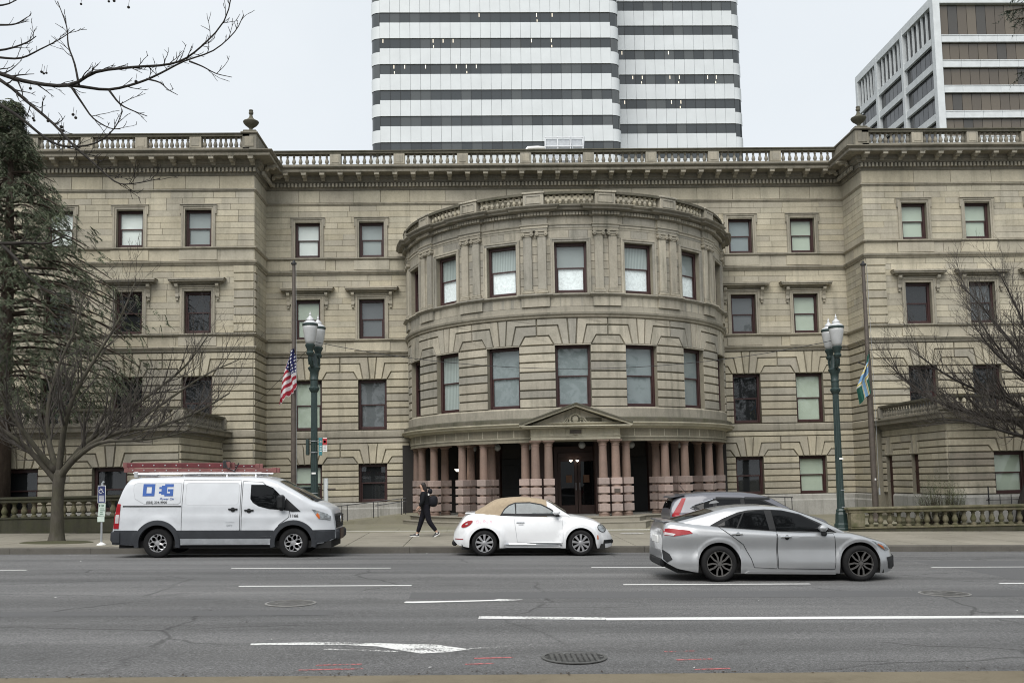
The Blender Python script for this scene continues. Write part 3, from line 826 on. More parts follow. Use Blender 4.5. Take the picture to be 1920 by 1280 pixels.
string('string_course', FRONT, [(0, 11.92), (.04, 11.92), (.09, 11.96), (.12, 11.98), (.12, 12.03), (0, 12.05)])
string('string_course', FRONT, [(0, 14.44), (.03, 14.44), (.06, 14.49), (.09, 14.51), (.09, 14.55), (0, 14.57)])
for c, P in [(c, P_rec) for c in RC]+[(c, P_wing) for c in WLx+WL+WRr+WRx]:      # panels below the sills
    for z0, z1 in ((11.47, 11.91), (7.78, 8.17)):
        m = MB(); pts = [P(c-.80, z0, .06), P(c+.80, z0, .06), P(c+.80, z1, .06), P(c-.80, z1, .06)]
        y = pts[0][1]; m.box(c-.80, c+.80, y-.0, y+.05, z0, z1, .008); put('sill_panel', m.mesh('sill_panel'), M['ashlar'], hall)
# plinth
pl_path = [(XL, YR), (-2.0, YR)]
for path in ([(XL, YW), (XL, YR), (-2.2, YR)], [(9.5, YR), (XR, YR), (XR, YW)]):
    string('plinth', path, [(0, -.5), (.16, -.5), (.16, .74), (.12, .80), (.12, .98), (.07, 1.02), (0, 1.02)], 'plinth')

# main cornice
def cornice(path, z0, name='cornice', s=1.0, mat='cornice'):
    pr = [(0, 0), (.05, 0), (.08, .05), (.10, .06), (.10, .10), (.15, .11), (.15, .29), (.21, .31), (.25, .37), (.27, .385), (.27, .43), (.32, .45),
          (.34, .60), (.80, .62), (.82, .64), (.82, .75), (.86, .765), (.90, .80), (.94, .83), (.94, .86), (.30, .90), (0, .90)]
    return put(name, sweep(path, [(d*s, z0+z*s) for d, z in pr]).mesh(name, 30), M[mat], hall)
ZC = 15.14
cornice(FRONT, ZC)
def along(path, step, fn, e0=.2):
    for (x0, y0), (x1, y1) in zip(path, path[1:]):
        L = sqrt((x1-x0)**2+(y1-y0)**2); dx, dy = (x1-x0)/L, (y1-y0)/L
        n = int((L-2*e0)/step); st = (L-2*e0)/max(1, n)
        for i in range(n+1): fn(x0+dx*(e0+st*i), y0+dy*(e0+st*i), atan2(dy, dx))
dm = MB()
def dent(x, y, a, z=ZC+.115, w=.085, h=.165, d0=.15, d1=.255):
    c, s = cos(a), sin(a)
    P = lambda u, o, zz: (x+c*u+s*o, y+s*u-c*o, zz)
    vs = [P(u, o, zz) for u in (-w/2, w/2) for o in (d0, d1) for zz in (z, z+h)]
    dm.add(vs, [(0, 1, 3, 2), (4, 6, 7, 5), (0, 4, 5, 1), (2, 3, 7, 6), (0, 2, 6, 4), (1, 5, 7, 3)])
CP = [(-22, YW), (XL+.1, YW), (XL+.1, YR), (XR-.1, YR), (XR-.1, YW), (26, YW)]
along(CP[:2], .165, dent, .05); along(CP[1:3], .165, dent, .3); along(CP[2:4], .165, dent, .3); along(CP[3:5], .165, dent, .3); along(CP[4:], .165, dent, .05)
tag(put('dentil_course', dm.mesh('dentil_course'), M['trim'], hall), kind='stuff')
mm = MB(); mm.box(-.11, .11, -.78, -.34, .50, .615, .012); mm.box(-.13, .13, -.79, -.34, .59, .617, .006)
mm.prism([(-.70, .50), (-.60, .42), (-.42, .46), (-.35, .36), (-.28, .36), (-.28, .50)], lambda y, z: (-.08, y, z), lambda y, z: (.08, y, z))
mod_me = mm.mesh('modillion')
def modil(x, y, a): put('modillion', mod_me, M['trim'], hall, loc=(x, y, ZC), rot=(0, 0, a))
along(CP[:2], .80, modil, .1); along(CP[1:3], .78, modil, .5); along(CP[2:4], .80, modil, .9); along(CP[3:5], .78, modil, .5); along(CP[4:], .80, modil, .1)

# ---------------- roof balustrade
bprof = [(.085, 0), (.085, .04), (.06, .045), (.05, .07), (.085, .15), (.09, .19), (.075, .25), (.045, .33), (.042, .37), (.06, .39), (.045, .41), (.05, .45), (.085, .47), (.085, .52)]
bm_ = MB(); bm_.lathe(bprof, n=10); bal_me = bm_.mesh('baluster', 40)
def balustrade(path, z, nbays, nb, par_loc, mat='cornice', back=-.25, hpier=.62, wp=.5, curved=None, skip=None):
    """path: two plan points (or an arc given by curved=(R, angles of piers))"""
    bo = put('balustrade', None, None, hall, loc=par_loc)
    W_ = MB()
    if not curved:
        (x0, y0), (x1, y1) = path; L = sqrt((x1-x0)**2+(y1-y0)**2); a = atan2(y1-y0, x1-x0); c, s = cos(a), sin(a)
        loc = lambda u: (x0+c*u, y0+s*u)
        pr = put('rail', None, None, bo)
        for nm, z0, z1, hw in (('base_rail', 0, .11, .17), ('top_rail', .60, .70, .17), ('top_rail', .70, .745, .21)):
            m = MB(); P = lambda u, o, zz: (x0+c*u+s*o, y0+s*u-c*o, zz)
            vs = [P(u, o, z+zz) for u in (0, L) for o in (-hw, hw) for zz in (z0+.001, z1)]
            m.add(vs, [(0, 1, 3, 2), (4, 6, 7, 5), (0, 4, 5, 1), (2, 3, 7, 6), (0, 2, 6, 4), (1, 5, 7, 3)])
            put(nm, m.mesh(nm), M['cornicedark' if z0 > .5 else mat], bo)
        bpy.data.objects.remove(pr)
        bay = L/nbays
        for i in range(nbays+1):
            if skip and i in skip: continue
            u = i*bay; m = MB(); m.box(-wp/2, wp/2, -.165, .165, .112, .598, .015); m.box(-wp/2+.09, wp/2-.09, -.18, -.164, .19, .52, .01)
            x, y = loc(u); put('pier', m.mesh('pier'), M['trim'], bo, loc=(x, y, z), rot=(0, 0, a))
        for i in range(nbays):
            for j in range(nb):
                u = i*bay+wp/2+(bay-wp)*(j+.5)/nb; x, y = loc(u)
                put('baluster', bal_me, M['cornice'], bo, loc=(x, y, z+.095), rot=(rnd.uniform(-.02, .02), rnd.uniform(-.02, .02), 0))
    return bo
M['cornicedark'] = m_stone('sandstone_blackened_coping', [(.105, .098, .078), (.125, .115, .09)], dirt=(.05, .05, .036), dirty=.7, streak=.6, moss=.3)
ZB = 16.06
balustrade([(XL+.35, YR-.45), (XR-.35, YR-.45)], ZB, 9, 8, (XC, YR-.45, ZB), skip=(0, 9))
balustrade([(-25.5, YW-.45), (XL-.08, YW-.45)], ZB, 7, 8, (-15, YW-.45, ZB), skip=(7,))
balustrade([(XR-.13, YW-.45), (31.5, YW-.45)], ZB, 6, 8, (22, YW-.45, ZB), skip=(0,))
for x, s in ((XL-.08, 1), (XR-.13, -1)):
    m = MB(); m.box(x-.30, x+.30, YW-.62, YW+2.2, ZB+.001, ZB+.72, .02); m.box(x-.36, x+.36, YW-.70, YW+2.25, ZB+.72, ZB+.80, .02)
    m.box(x-.20, x+.20, YW-.65, YW-.61, ZB+.15, ZB+.6, .02)
    m.box(x-.31 if s < 0 else x+.29, x-.29 if s < 0 else x+.31, YW-.45, YW-.1, ZB+.15, ZB+.6, .01)
    put('corner_pier', m.mesh('corner_pier'), M['cornice'], hall)
    m = MB(); m.box(x-.28, x+.28, YW-.60, YW-.04, ZB+.80, ZB+.90, .02)
    m.lathe([(r_*.84, .90+(z_-.90)*.76) for r_, z_ in [(.22, .90), (.20, .93), (.09, 1.0), (.08, 1.06), (.14, 1.14), (.30, 1.28), (.37, 1.38), (.40, 1.46), (.38, 1.50), (.30, 1.54), (.16, 1.64), (.10, 1.74), (.07, 1.88), (.11, 1.92), (.12, 2.02), (.09, 2.06), (.11, 2.10), (.10, 2.16), (.0001, 2.17)]], (x, YW-.32, ZB), 18)
    put('urn', m.mesh('urn', 50), M['cornicedark'], hall)
# parapet wall and hipped skylight behind the left half of the balustrade
m = MB(); m.box(-9.2, -4.4, 46, 46.3, 15.3, 16.95, .02); m.box(17.6, 24, 46.5, 47, 15.3, 16.6, .02); put('attic_wall', m.mesh('attic_wall'), M['ashlar'], hall)
m = MB()
sk = [(-9.3, 46.6, 16.95), (-4.3, 46.6, 16.95), (-4.3, 52, 16.95), (-9.3, 52, 16.95), (-8.0, 48.4, 18.0), (-5.6, 48.4, 18.0), (-5.6, 50.2, 18.0), (-8.0, 50.2, 18.0)]
m.add(sk, [(0, 1, 5, 4), (1, 2, 6, 5), (2, 3, 7, 6), (3, 0, 4, 7), (4, 5, 6, 7)])
skl = put('skylight', m.mesh('skylight'), M['b_pale'], hall)
m = MB()
for a, c in ((0, 4), (1, 5), (4, 5), (0, 1)): m.tube([sk[a], sk[c]], .07, 6)
for i in range(1, 5):
    f = i/5; m.tube([Vector(sk[0]).lerp(Vector(sk[1]), f), Vector(sk[4]).lerp(Vector(sk[5]), f)], .04, 5)
put('glazing_bar', m.mesh('glazing_bar'), M['cornicedark'], skl)
# ------------------------------------------------------------------ the round bay and its portico
DT = radians(22.25)
BT = radians(-2.7)                              # the bay's axis stands a little off square
WA = [BT+i*DT for i in range(-3, 4)]                # window axes
PA = [BT+(i+.5)*DT for i in range(-4, 4)]           # pier axes
RW = M['rotunda']
wu = [a*RR for a in WA]; HB = .67
UE = radians(82)*RR
ZR2, ZR2t, ZR3, ZR3t = 4.60, 6.98, 8.97, 10.93
RCs = [4.60, 4.96, 5.27, 5.65, 5.96, 6.33, 6.66, 6.98]; RL = (7.33, 7.72, 8.0)
hol = [(u-HB, u+HB, ZR2, ZR2t) for u in wu]
courses(P_rot, -UE, UE, RCs, hol, RW, lo=1.3, hi=2.6, wt=2.0)
flat_arch(P_rot, -UE, UE, wu, ZR2t, RL, HB+.03, RW, (.12, .19, .385, .55, .90), True, 2.0)
for u in wu:                                     # thin bead under each flat arch
    m = MB(); m.grid([[P_rot(u-HB-.02+(2*HB+.04)*i/4, z, d) for z, d in ((6.955, .0), (6.955, .07), (6.995, .07), (6.995, .0))] for i in range(5)])
    put('arch_bead', m.mesh('arch_bead'), M['trim'], hall)
hol2 = [(u-.62, u+.62, ZR3, ZR3t) for u in wu]
for s0, s1 in split(-UE, UE, 1.1, 1.7): stone(P_rot, s0+.004, s1-.004, 8.44, 8.80, .02, .006, .006, RW, 1.5)
ashlar(P_rot, -UE, UE, 8.97, 11.40, [(u-.74, u+.74, 8.9, 11.1) for u in wu], .30, RW, .5, 1.4, wt=1.3)
for s0, s1 in split(-UE, UE, 1.3, 1.9): stone(P_rot, s0+.004, s1-.004, 11.64, 11.93, .02, .006, .006, RW, 1.5)
wall(P_rot, -UE-.3, UE+.3, 3.3, 12.6, hol+hol2, M['grout'])
for i, u in enumerate(wu):
    b2 = ('b_dark', 'b_sheer', 'b_blue', 'b_blue', 'b_blue', 'b_blue', 'b_dark')[i]
    window(P_rot, u, ZR2, ZR2t, 2*HB, b2, depth=.03)
    window(P_rot, u, ZR3, ZR3t, 1.24, ('b_dark', 'b_sheer', 'b_sheer', 'b_mid', 'b_sheer', 'b_mid', 'b_dark')[i], 'plainsur', half='b_white' if 0 < i < 6 else 'b_grey', smat='rotunda', depth=.02)
def jog(R, out, hw, a0=-88, a1=88):
    """arc that steps forward over every pair of pilasters"""
    pts = []; a = a0
    zones = [(math.degrees(p)-hw, math.degrees(p)+hw) for p in PA]
    ev = sorted([a0, a1]+[x for z in zones for x in z if a0 < x < a1])
    for e0, e1 in zip(ev, ev[1:]):
        mid = (e0+e1)/2; r = R+(out if any(z[0] < mid < z[1] for z in zones) else 0)
        n = max(2, int((e1-e0)/3))
        for i in range(n+1):
            t = radians(e0+(e1-e0)*i/n); pts.append((RX+r*sin(t), 43-r*cos(t)))
    o = [pts[0]]
    for p in pts[1:]:
        if (p[0]-o[-1][0])**2+(p[1]-o[-1][1])**2 > 1e-6: o.append(p)
    return o
def sw(name, path, prof, mat): return put(name, sweep(path, prof).mesh(name, 32), M[mat], hall)
sw('sill_band', arc(RR), [(0, 4.10), (.05, 4.10), (.06, 4.54), (.02, 4.60), (-.2, 4.60)], 'trim')
sw('string_course', arc(RR), [(0, 7.99), (.05, 8.0), (.09, 8.03), (.10, 8.09), (.16, 8.13), (.18, 8.20), (.06, 8.22), (.05, 8.43), (0, 8.44)], 'trim')
sw('string_course', jog(RR+.02, .10, 4.4), [(-.1, 8.44), (0, 8.45), (.0, 8.80), (.05, 8.82), (.10, 8.86), (.13, 8.88), (.13, 8.93), (-.2, 8.96)], 'rotunda')
sw('architrave', jog(RR+.02, .10, 4.0), [(-.1, 11.40), (0, 11.40), (.01, 11.48), (.03, 11.49), (.03, 11.56), (.07, 11.60), (.07, 11.62), (-.1, 11.63)], 'rotunda')
sw('frieze', jog(RR+.0, .10, 4.0), [(-.1, 11.63), (0, 11.63), (0, 11.92), (-.1, 11.92)], 'rotunda')
sw('cornice', jog(RR+.0, .13, 4.9), [(-.1, 11.92), (.02, 11.92), (.05, 11.95), (.05, 12.08), (.15, 12.10), (.18, 12.12), (.30, 12.13), (.32, 12.19), (.37, 12.22), (.40, 12.26), (.40, 12.29), (-.3, 12.33)], 'cornice')
dm = MB()
for i in range(176):
    a = radians(-86+172*i/175); near_p = any(abs(a-p) < radians(4.5) for p in PA); r = RR+(.10 if near_p else 0)+.06
    t = .05
    vs = [(RX+rr*sin(a+k), 43-rr*cos(a+k), z) for k in (-t/7.2, t/7.2) for rr in (r, r+.10) for z in (11.955, 12.075)]
    dm.add(vs, [(0, 1, 3, 2), (4, 6, 7, 5), (0, 4, 5, 1), (2, 3, 7, 6), (0, 2, 6, 4), (1, 5, 7, 3)])
tag(put('dentil_course', dm.mesh('dentil_course'), M['trim'], hall), kind='stuff')
# pilasters
m = MB(); m.box(-.165, .165, -.10, .06, .16, 2.20, .012); pil_me = m.mesh('shaft')
m = MB(); m.box(-.225, .225, -.15, .05, 0, .09, .012); m.box(-.195, .195, -.125, .05, .09, .16, .02); base_me = m.mesh('base')
m = MB(); m.box(-.18, .18, -.12, .05, 2.20, 2.25, .01); m.box(-.24, .24, -.17, .05, 2.375, 2.425, .012)
m.box(-.17, .17, -.14, .05, 2.25, 2.375, .02)
for s in (-1, 1): m.lathe([(.0001, -.17), (.075, -.17), (.082, -.15), (.082, -.02), (.06, -.0)], (s*.17, 0, 2.30), 12, 'y'); m.lathe([(.0001, -.19), (.03, -.185), (.035, -.165)], (s*.17, 0, 2.30), 8, 'y')
cap_me = m.mesh('capital', 40)
for p in PA:
    for k in (-1, 1):
        a = p+k*radians(2.25)
        q = put('pilaster', pil_me, RW, hall, loc=P_rot(a*RR, 8.96, 0), rot=(0, 0, a))
        put('base', base_me, M['trim'], q, world=False); put('capital', cap_me, M['trim'], q, world=False)
# balustrade of the bay
ZBB = 12.32
bo = put('bay_balustrade', None, None, hall, loc=(RX, 36, ZBB))
for i, p in enumerate(PA):
    m = MB(); m.box(-.40, .40, -.17, .17, 0, .50, .015); m.box(-.44, .44, -.21, .21, .50, .57, .012); m.box(-.44, .44, -.20, .20, 0, .06, .01)
    for q in ((-.31, -.27, .11, .44), (.27, .31, .11, .44), (-.27, .27, .11, .15), (-.27, .27, .40, .44)): m.box(q[0], q[1], -.195, -.168, q[2], q[3], .004)
    put('pier', m.mesh('pier'), RW, bo, loc=P_rot(p*RR, ZBB, .02), rot=(0, 0, p))
for nm, z0, z1, w in (('base_rail', 0, .09, .15), ('top_rail', .45, .55, .16)):
    put(nm, sweep(arc(RR+.02, -84, 84, 84), [(-w, ZBB+z0), (w, ZBB+z0), (w, ZBB+z1), (-w, ZBB+z1), (-w, ZBB+z0)]).mesh(nm, 32), M['cornicedark'], bo)
m = MB(); m.lathe([(r*.86, z*.70) for r, z in bprof], n=10); bal2 = m.mesh('baluster', 40)
for p, q in zip(PA, PA[1:]):
    for j in range(8):
        a = p+radians(3.6)+(q-p-radians(7.2))*(j+.5)/8
        put('baluster', bal2, M['ashlar'], bo, loc=P_rot(a*RR, ZBB+.088, .02), rot=(0, 0, a))
m = MB(); m.lathe([(RR-.1, 12.31), (.0001, 12.45)], (RX, 43, 0), 48, a0=pi, a1=2*pi); put('bay_roof', m.mesh('bay_roof'), M['cornicedark'], hall)

# ---------------- portico
ZF = .50                                         # its floor
RP = 6.95
m = MB()
def ringstep(R, z0, z1, name, mat, x0=1.3, x1=5.9, fy=None):
    pts = arc(R, -92, 92, 60)
    if fy:                                       # the middle comes forward in a straight tread
        pts = [p for p in pts if p[0] < x0]+[(x0, fy+.0), (x1, fy)]+[p for p in pts if p[0] > x1]
    mm_ = sweep(pts, [(-1.2, z0), (-.02, z0), (-.02, z1-.04), (0, z1-.035), (0, z1-.004), (-.01, z1), (-1.2, z1)])
    return put(name, mm_.mesh(name, 32), M[mat], hall)
ringstep(7.58, -.1, .33, 'step', 'walk', 1.2, 6.0, 34.95); ringstep(7.24, .1, .50, 'step', 'walk', 1.35, 5.85, 35.35)
m = MB(); m.lathe([(7.3, .499), (.0001, .499)], (RX, 43, 0), 48, a0=pi, a1=2*pi); m.box(1.36, 5.84, 35.4, 37, .2, .4995); put('portico_floor', m.mesh('portico_floor'), M['plinth'], hall)
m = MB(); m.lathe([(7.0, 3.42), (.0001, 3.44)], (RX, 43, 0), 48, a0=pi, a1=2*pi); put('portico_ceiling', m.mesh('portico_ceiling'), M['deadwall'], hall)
RI = 4.3
m = MB(); m.box(-3.4, 11.0, 42.55, 42.75, .4, 3.5); put('porch_shade_sheet', m.mesh('porch_shade_sheet'), M['deadwall'], hall)  # dark sheet added before the recess wall, stands for the porch's shade
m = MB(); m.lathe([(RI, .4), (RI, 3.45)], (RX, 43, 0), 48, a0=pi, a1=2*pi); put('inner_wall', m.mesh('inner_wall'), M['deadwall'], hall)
sw('entablature', arc(RP, -91, 91), [(-.45, 3.36), (-.02, 3.36), (0, 3.38), (.01, 3.44), (.04, 3.455), (.04, 3.48), (.0, 3.485), (.0, 3.78), (.06, 3.80), (.08, 3.83), (-.45, 3.83)], 'cream')
sw('portico_cornice', arc(RP, -91, 91), [(0, 3.80), (.08, 3.82), (.11, 3.86), (.32, 3.875), (.34, 3.93), (.41, 3.965), (.42, 4.0), (.40, 4.01), (.28, 4.02), (.02, 4.04), (-.2, 4.04)], 'cream')
sw('cornice_flashing', arc(RP+.003, -91, 91), [(.30, 4.02), (.30, 4.17), (.27, 4.19), (.0, 4.24)], 'cornicedark')
# frieze tablets between flat triglyphs
for i in range(-16, 17):
    a = radians(5.5*i)
    if abs(math.degrees(a)) < 14: continue
    p = cyl(RP)(a*RP, 3.49, 0)
    m = MB(); m.box(-.075, .075, -.022, .03, 0, .285, .006); m.box(-.02, .02, -.030, -.02, .01, .27, .004); m.box(-.30, .30, -.035, .03, -.03, -.006, .005)
    put('triglyph', m.mesh('triglyph'), M['cream'], hall, loc=p, rot=(0, 0, a))
# columns
cprof = [(.215, 0), (.215, .05), (.20, .06), (.21, .10), (.185, .14), (.185, 1.0), (.168, 1.44), (.168, 1.5), (.160, 2.0), (.148, 2.58), (.148, 2.64), (.165, 2.645), (.165, 2.67), (.150, 2.675), (.150, 2.72), (.175, 2.74), (.20, 2.78), (.20, 2.795)]
m = MB(); m.lathe(cprof, n=20); m.box(-.225, .225, -.225, .225, 2.795, 2.86, .008); shaft_me = m.mesh('shaft', 35)
blk = []
for z0, z1 in ((.18, .455), (.53, .78), (.855, 1.10), (1.18, 1.43)):
    m = MB(); m.box(-.205, .205, -.205, .205, z0, z1, .012); blk.append(m.mesh('block'))
def column(x, y, a):
    c = put('column', shaft_me, M['pink'], hall, loc=(x, y, ZF), rot=(0, 0, a))
    for b_ in blk: put('block', b_, M['pinkblock'], c, world=False)
def pol(R, a): return RX+R*sin(radians(a)), 43-R*cos(radians(a))
for pa in (-85, -71.7, -59.9, -43.5, -34.2, -19, 14.3, 29.2, 38.5, 54.6, 70.2, 83): column(*pol(6.70, pa), radians(pa))
for pa in (-63.6, -45.5, -35.1, 30.4, 40.9, 60.4): column(*pol(6.0, pa), radians(pa))
YC = 36.05
for x in (2.09, 2.58, 4.63, 5.11): column(x, YC, 0)
# straight entablature and pediment over the entrance
x0, x1, y0 = 1.92, 5.28, 35.80
m = MB(); m.box(x0, x1, y0, y0+.7, 3.36, 3.47, .012); m.box(x0-.02, x1+.02, y0-.025, y0+.7, 3.47, 3.495, .006); m.box(x0+.003, x1-.003, y0+.003, y0+.7, 3.495, 3.80, .01)
put('entrance_entablature', m.mesh('entrance_entablature'), M['cream'], hall)
for i in range(6):
    x = x0+.16+(x1-x0-.32)*i/5
    m = MB(); m.box(x-.075, x+.075, y0-.022, y0+.02, 3.50, 3.785, .006); m.box(x-.02, x+.02, y0-.030, y0-.02, 3.51, 3.77, .004); put('triglyph', m.mesh('triglyph'), M['cream'], hall)
m = MB(); m.box(3.39, 3.81, y0-.035, y0+.01, 3.60, 3.725, .01); put('plaque', m.mesh('plaque'), M['bronze'], hall)
m = MB(); m.box(3.52, 3.68, y0-.05, y0+.01, 3.53, 3.60, .02); put('keystone', m.mesh('keystone'), M['trim'], hall)
xa, xb, xm, za, zp = 1.58, 5.62, 3.60, 3.80, 4.72
m = MB(); m.box(xa, xb, y0-.36, y0+.9, za, za+.04, .008); m.box(xa-.05, xb+.05, y0-.42, y0+.9, za+.041, za+.085, .012); put('pediment_cornice', m.mesh('pediment_cornice'), M['cream'], hall)
m = MB()
m.prism([(xa+.25, za+.086), (xb-.25, za+.086), (xm, zp-.16)], lambda x, z: (x, y0-.02, z), lambda x, z: (x, y0+1.1, z)); put('tympanum', m.mesh('tympanum'), M['rotunda'], hall)
for s in (0, 1):
    e = (xa-.08, xb+.08)[s]; sg = (1, -1)[s]
    for nm, o, t, yy0, mt in (('raking_cornice', 0, .075, y0-.40, 'cream'), ('raking_cornice', .076, .06, y0-.46, 'cornicedark')):
        m = MB(); pts = [(e, za+.06+o), (xm, zp-.13+o), (xm, zp-.13+o+t), (e, za+.06+o+t)]
        m.prism(pts, lambda x, z, y=yy0: (x, y, z), lambda x, z: (x, y0+1.6, z)); put(nm, m.mesh(nm), M[mt], hall)
m = MB()                                         # wreath and scrolls
m.lathe([(.165, 0), (.20, -.03), (.235, -.02), (.245, 0)], (xm, y0-.02, 4.12), 22, 'y'); m.lathe([(.0001, -.05), (.09, -.045), (.12, -.01), (.14, 0)], (xm, y0-.02, 4.12), 16, 'y')
for i in range(14):
    a = 2*pi*i/14; m.lathe([(.0001, -.05), (.026, -.035), (.034, 0)], (xm+.205*cos(a), y0-.02, 4.12+.205*sin(a)), 8, 'y')
for s in (-1, 1):
    for k in range(5):
        pts = [(xm+s*(.24+.02*k), y0-.035, 4.17-.04*k)]
        for i in range(1, 9):
            t = i/8; pts.append((xm+s*(.25+t*(.30+.14*k)), y0-.045, 4.17-.055*k-.14*t+.05*sin(t*7+k)))
        m.tube(pts, [.022*(1-.7*i/8) for i in range(9)], 6)
put('carved_wreath', m.mesh('carved_wreath', 60), M['cream'], hall)
# inside the portico: red jambs, doors, globe lamps
for a in (-64, -47, -26, -15, 15, 26, 47, 64):
    m = MB(); m.box(-.20, .20, -.14, .1, ZF, 3.42, .02); m.box(-.26, .26, -.18, .1, ZF, ZF+.25, .02); x, y = pol(RI, a)
    put('jamb', m.mesh('jamb'), M['redstone'], hall, loc=(x, y, 0), rot=(0, 0, radians(a)))
for x in (2.45, 4.75):
    m = MB(); m.box(x-.2, x+.2, 38.0, 38.5, ZF, 3.40, .02); put('jamb', m.mesh('jamb'), M['redstone'], hall)
dx, dy = RX, 43-RI-.05
m = MB(); m.box(dx-.95, dx-.80, dy-.10, dy+.1, ZF, 3.2, .01); m.box(dx+.80, dx+.95, dy-.10, dy+.1, ZF, 3.2, .01); m.box(dx-.80, dx+.80, dy-.10, dy+.1, 2.75, 2.95, .01); m.box(dx-.80, dx+.80, dy-.05, dy+.1, 2.95, 3.2)
df = put('entrance_door', m.mesh('entrance_door'), M['redstone'], hall)
for s in (-1, 1):
    m = MB(); xa_, xb_ = sorted((dx+s*.01, dx+s*.79))
    m.box(xa_, xa_+.12, dy-.04, dy+.02, ZF, 2.75, .008); m.box(xb_-.12, xb_, dy-.04, dy+.02, ZF, 2.75, .008); m.box(xa_+.12, xb_-.12, dy-.04, dy+.02, ZF, ZF+.35, .008); m.box(xa_+.12, xb_-.12, dy-.04, dy+.02, 2.6, 2.75, .008)
    lf = put('door_leaf', m.mesh('door_leaf'), M['redstone'], df)
    m = MB(); m.quad((xa_+.12, dy, ZF+.35), (xb_-.12, dy, ZF+.35), (xb_-.12, dy, 2.6), (xa_+.12, dy, 2.6)); put('door_glass', m.mesh('door_glass'), M['carglass'], lf)
    m = MB(); m.tube([(dx+s*.08, dy-.09, 1.45), (dx+s*.08, dy-.09, 1.75)], .015, 8); put('door_handle', m.mesh('door_handle'), M['steel'], lf)
    m = MB(); m.box(dx+s*.35-.12, dx+s*.35+.12, dy-.055, dy-.045, 1.75, 2.05); put('notice', m.mesh('notice'), M['notice'], hall)
for a in (-37, 37):
    m = MB(); m.box(-.5, .5, -.06, .06, ZF, 2.75, .01); m.box(-.36, .36, -.075, -.05, 1.55, 2.5, .01); x, y = pol(RI, a*1.0)
    put('side_entrance', m.mesh('side_entrance'), M['blackplastic'], hall, loc=(x, y, 0), rot=(0, 0, radians(a)))
for a in (-45, -33, -20, 0, 20, 45):
    x, y = pol(5.9 if a else 6.3, a)
    m = MB(); m.tube([(0, 0, 0), (0, 0, .10)], .02, 6); m.lathe([(.0001, -.28)]+[(.14*sin(pi*(i+1)/9), -.14-.14*cos(pi*(i+1)/9)) for i in range(8)]+[(.03, 0)], n=14)
    put('globe_lamp', m.mesh('globe_lamp', True), M['opal'], hall, loc=(x, y, 3.33))
x, y = -.86, 38.6
m = MB(); m.lathe([(.0001, -.09), (.07, -.08), (.13, -.03), (.15, .02), (.10, .02)], n=14); put('lit_bowl_lamp', m.mesh('lit_bowl_lamp', True), M['litlamp'], hall, loc=(x, y, 2.36))
for s in (-1, 1):
    m = MB(); m.lathe([(.0001, -.05), (.03, -.03), (.07, .02), (.0001, .03)], n=12); put('lit_wall_lamp', m.mesh('lit_wall_lamp', True), M['litlamp'], hall, loc=(dx-.14+s*.13, dy-.18, 2.62))
m = MB(); m.box(5.0, 5.22, YC-.235, YC-.20, ZF+.88, ZF+1.02, .006); put('bronze_plate', m.mesh('bronze_plate'), M['bronze'], hall)

# ---------------- low porches before the wings
for P, u0, u1, cs, sd in ((P_ql, -22, QL, (-19.4, -16.4, -13.25), -1), (P_ql, QR, 30, (19.62, 22.7, 25.8), 1)):
    hq_ = [(c-.62, c+.62, 1.06, 2.62) for c in cs]
    zs = alt(1.06, 2.62, .27, .27)
    courses(P, u0, u1, zs, hq_, M['rustic'] if sd < 0 else M['porchlight'], 1.0, 1.8, wt=1.2)
    flat_arch(P, u0, u1, list(cs), 2.62, (2.85, 3.12, 3.42), .64, M['rustic'], (.12, .19, .38, .52, .80), True, 1.2)
    for s0, s1 in split(u0, u1, 1.1, 1.7): stone(P, s0+.004, s1-.004, 3.43, 3.68, .03, .008, .005, M['rustic'])
    wall(P, u0, u1, -.4, 4.2, hq_, M['grout'])
    for i, c in enumerate(cs): window(P, c, 1.06, 2.62, 1.2, 'b_dark' if sd < 0 else 'b_green')
for P, ln, dd in ((P_qls, YW-YQ, [(1.2, 1.75)]), (P_qrs, YW-YQ, [(.35, 1.0), (2.75, 3.4)])):
    Q = Pan((lambda u, z, d: (QL+d, YQ+u, z))) if P is P_qls else Pan(lambda u, z, d: (QR-d, YW-u, z))
    hd = [(a, c, .2 if i == 0 else 1.06, 2.60) for i, (a, c) in enumerate(dd)] if P is P_qrs else []
    courses(Q, 0, ln, alt(1.06, 2.62, .27, .27), [(a, c, e, f) for a, c, e, f in hd], M['rustic'], 1.0, 1.8, wt=1.0)
    if hd: flat_arch(Q, 0, ln, [(a+c)/2 for a, c in dd], 2.62, (2.85, 3.12, 3.42), .34, M['rustic'], (.09, .15, .2, .28, .42), True, 1.0)
    else: courses(Q, 0, ln, [2.62, 2.88, 3.15, 3.42], [], M['rustic'], wt=.6)
    stone(Q, 0, ln, 3.43, 3.68, .03, .008, .005, M['rustic'])
    wall(Q, 0, ln, -.4, 4.2, hd, M['grout'], depth=.2)
    for i, (a, c, e, f) in enumerate(hd):
        p = Q((a+c)/2, e, -.14); w_ = (c-a)
        m = MB(); m.box(-.03, .03, -w_/2, w_/2, 0, f-e, .01); m.box(-.05, .05, -w_/2, w_/2, (f-e)*.55, (f-e)*.55+.06, .01)
        put('side_door' if i == 0 else 'side_window', m.mesh('side_door'), M['redframe'], hall, loc=p)
string('plinth', [(-22, YQ), (QL, YQ), (QL, YW)], [(0, -.5), (.12, -.5), (.12, .95), (.07, 1.03), (0, 1.05)], 'plinth')
string('plinth', [(QR, YW-1.05), (QR, YQ), (30, YQ)], [(0, -.5), (.12, -.5), (.12, .95), (.07, 1.03), (0, 1.05)], 'plinth')
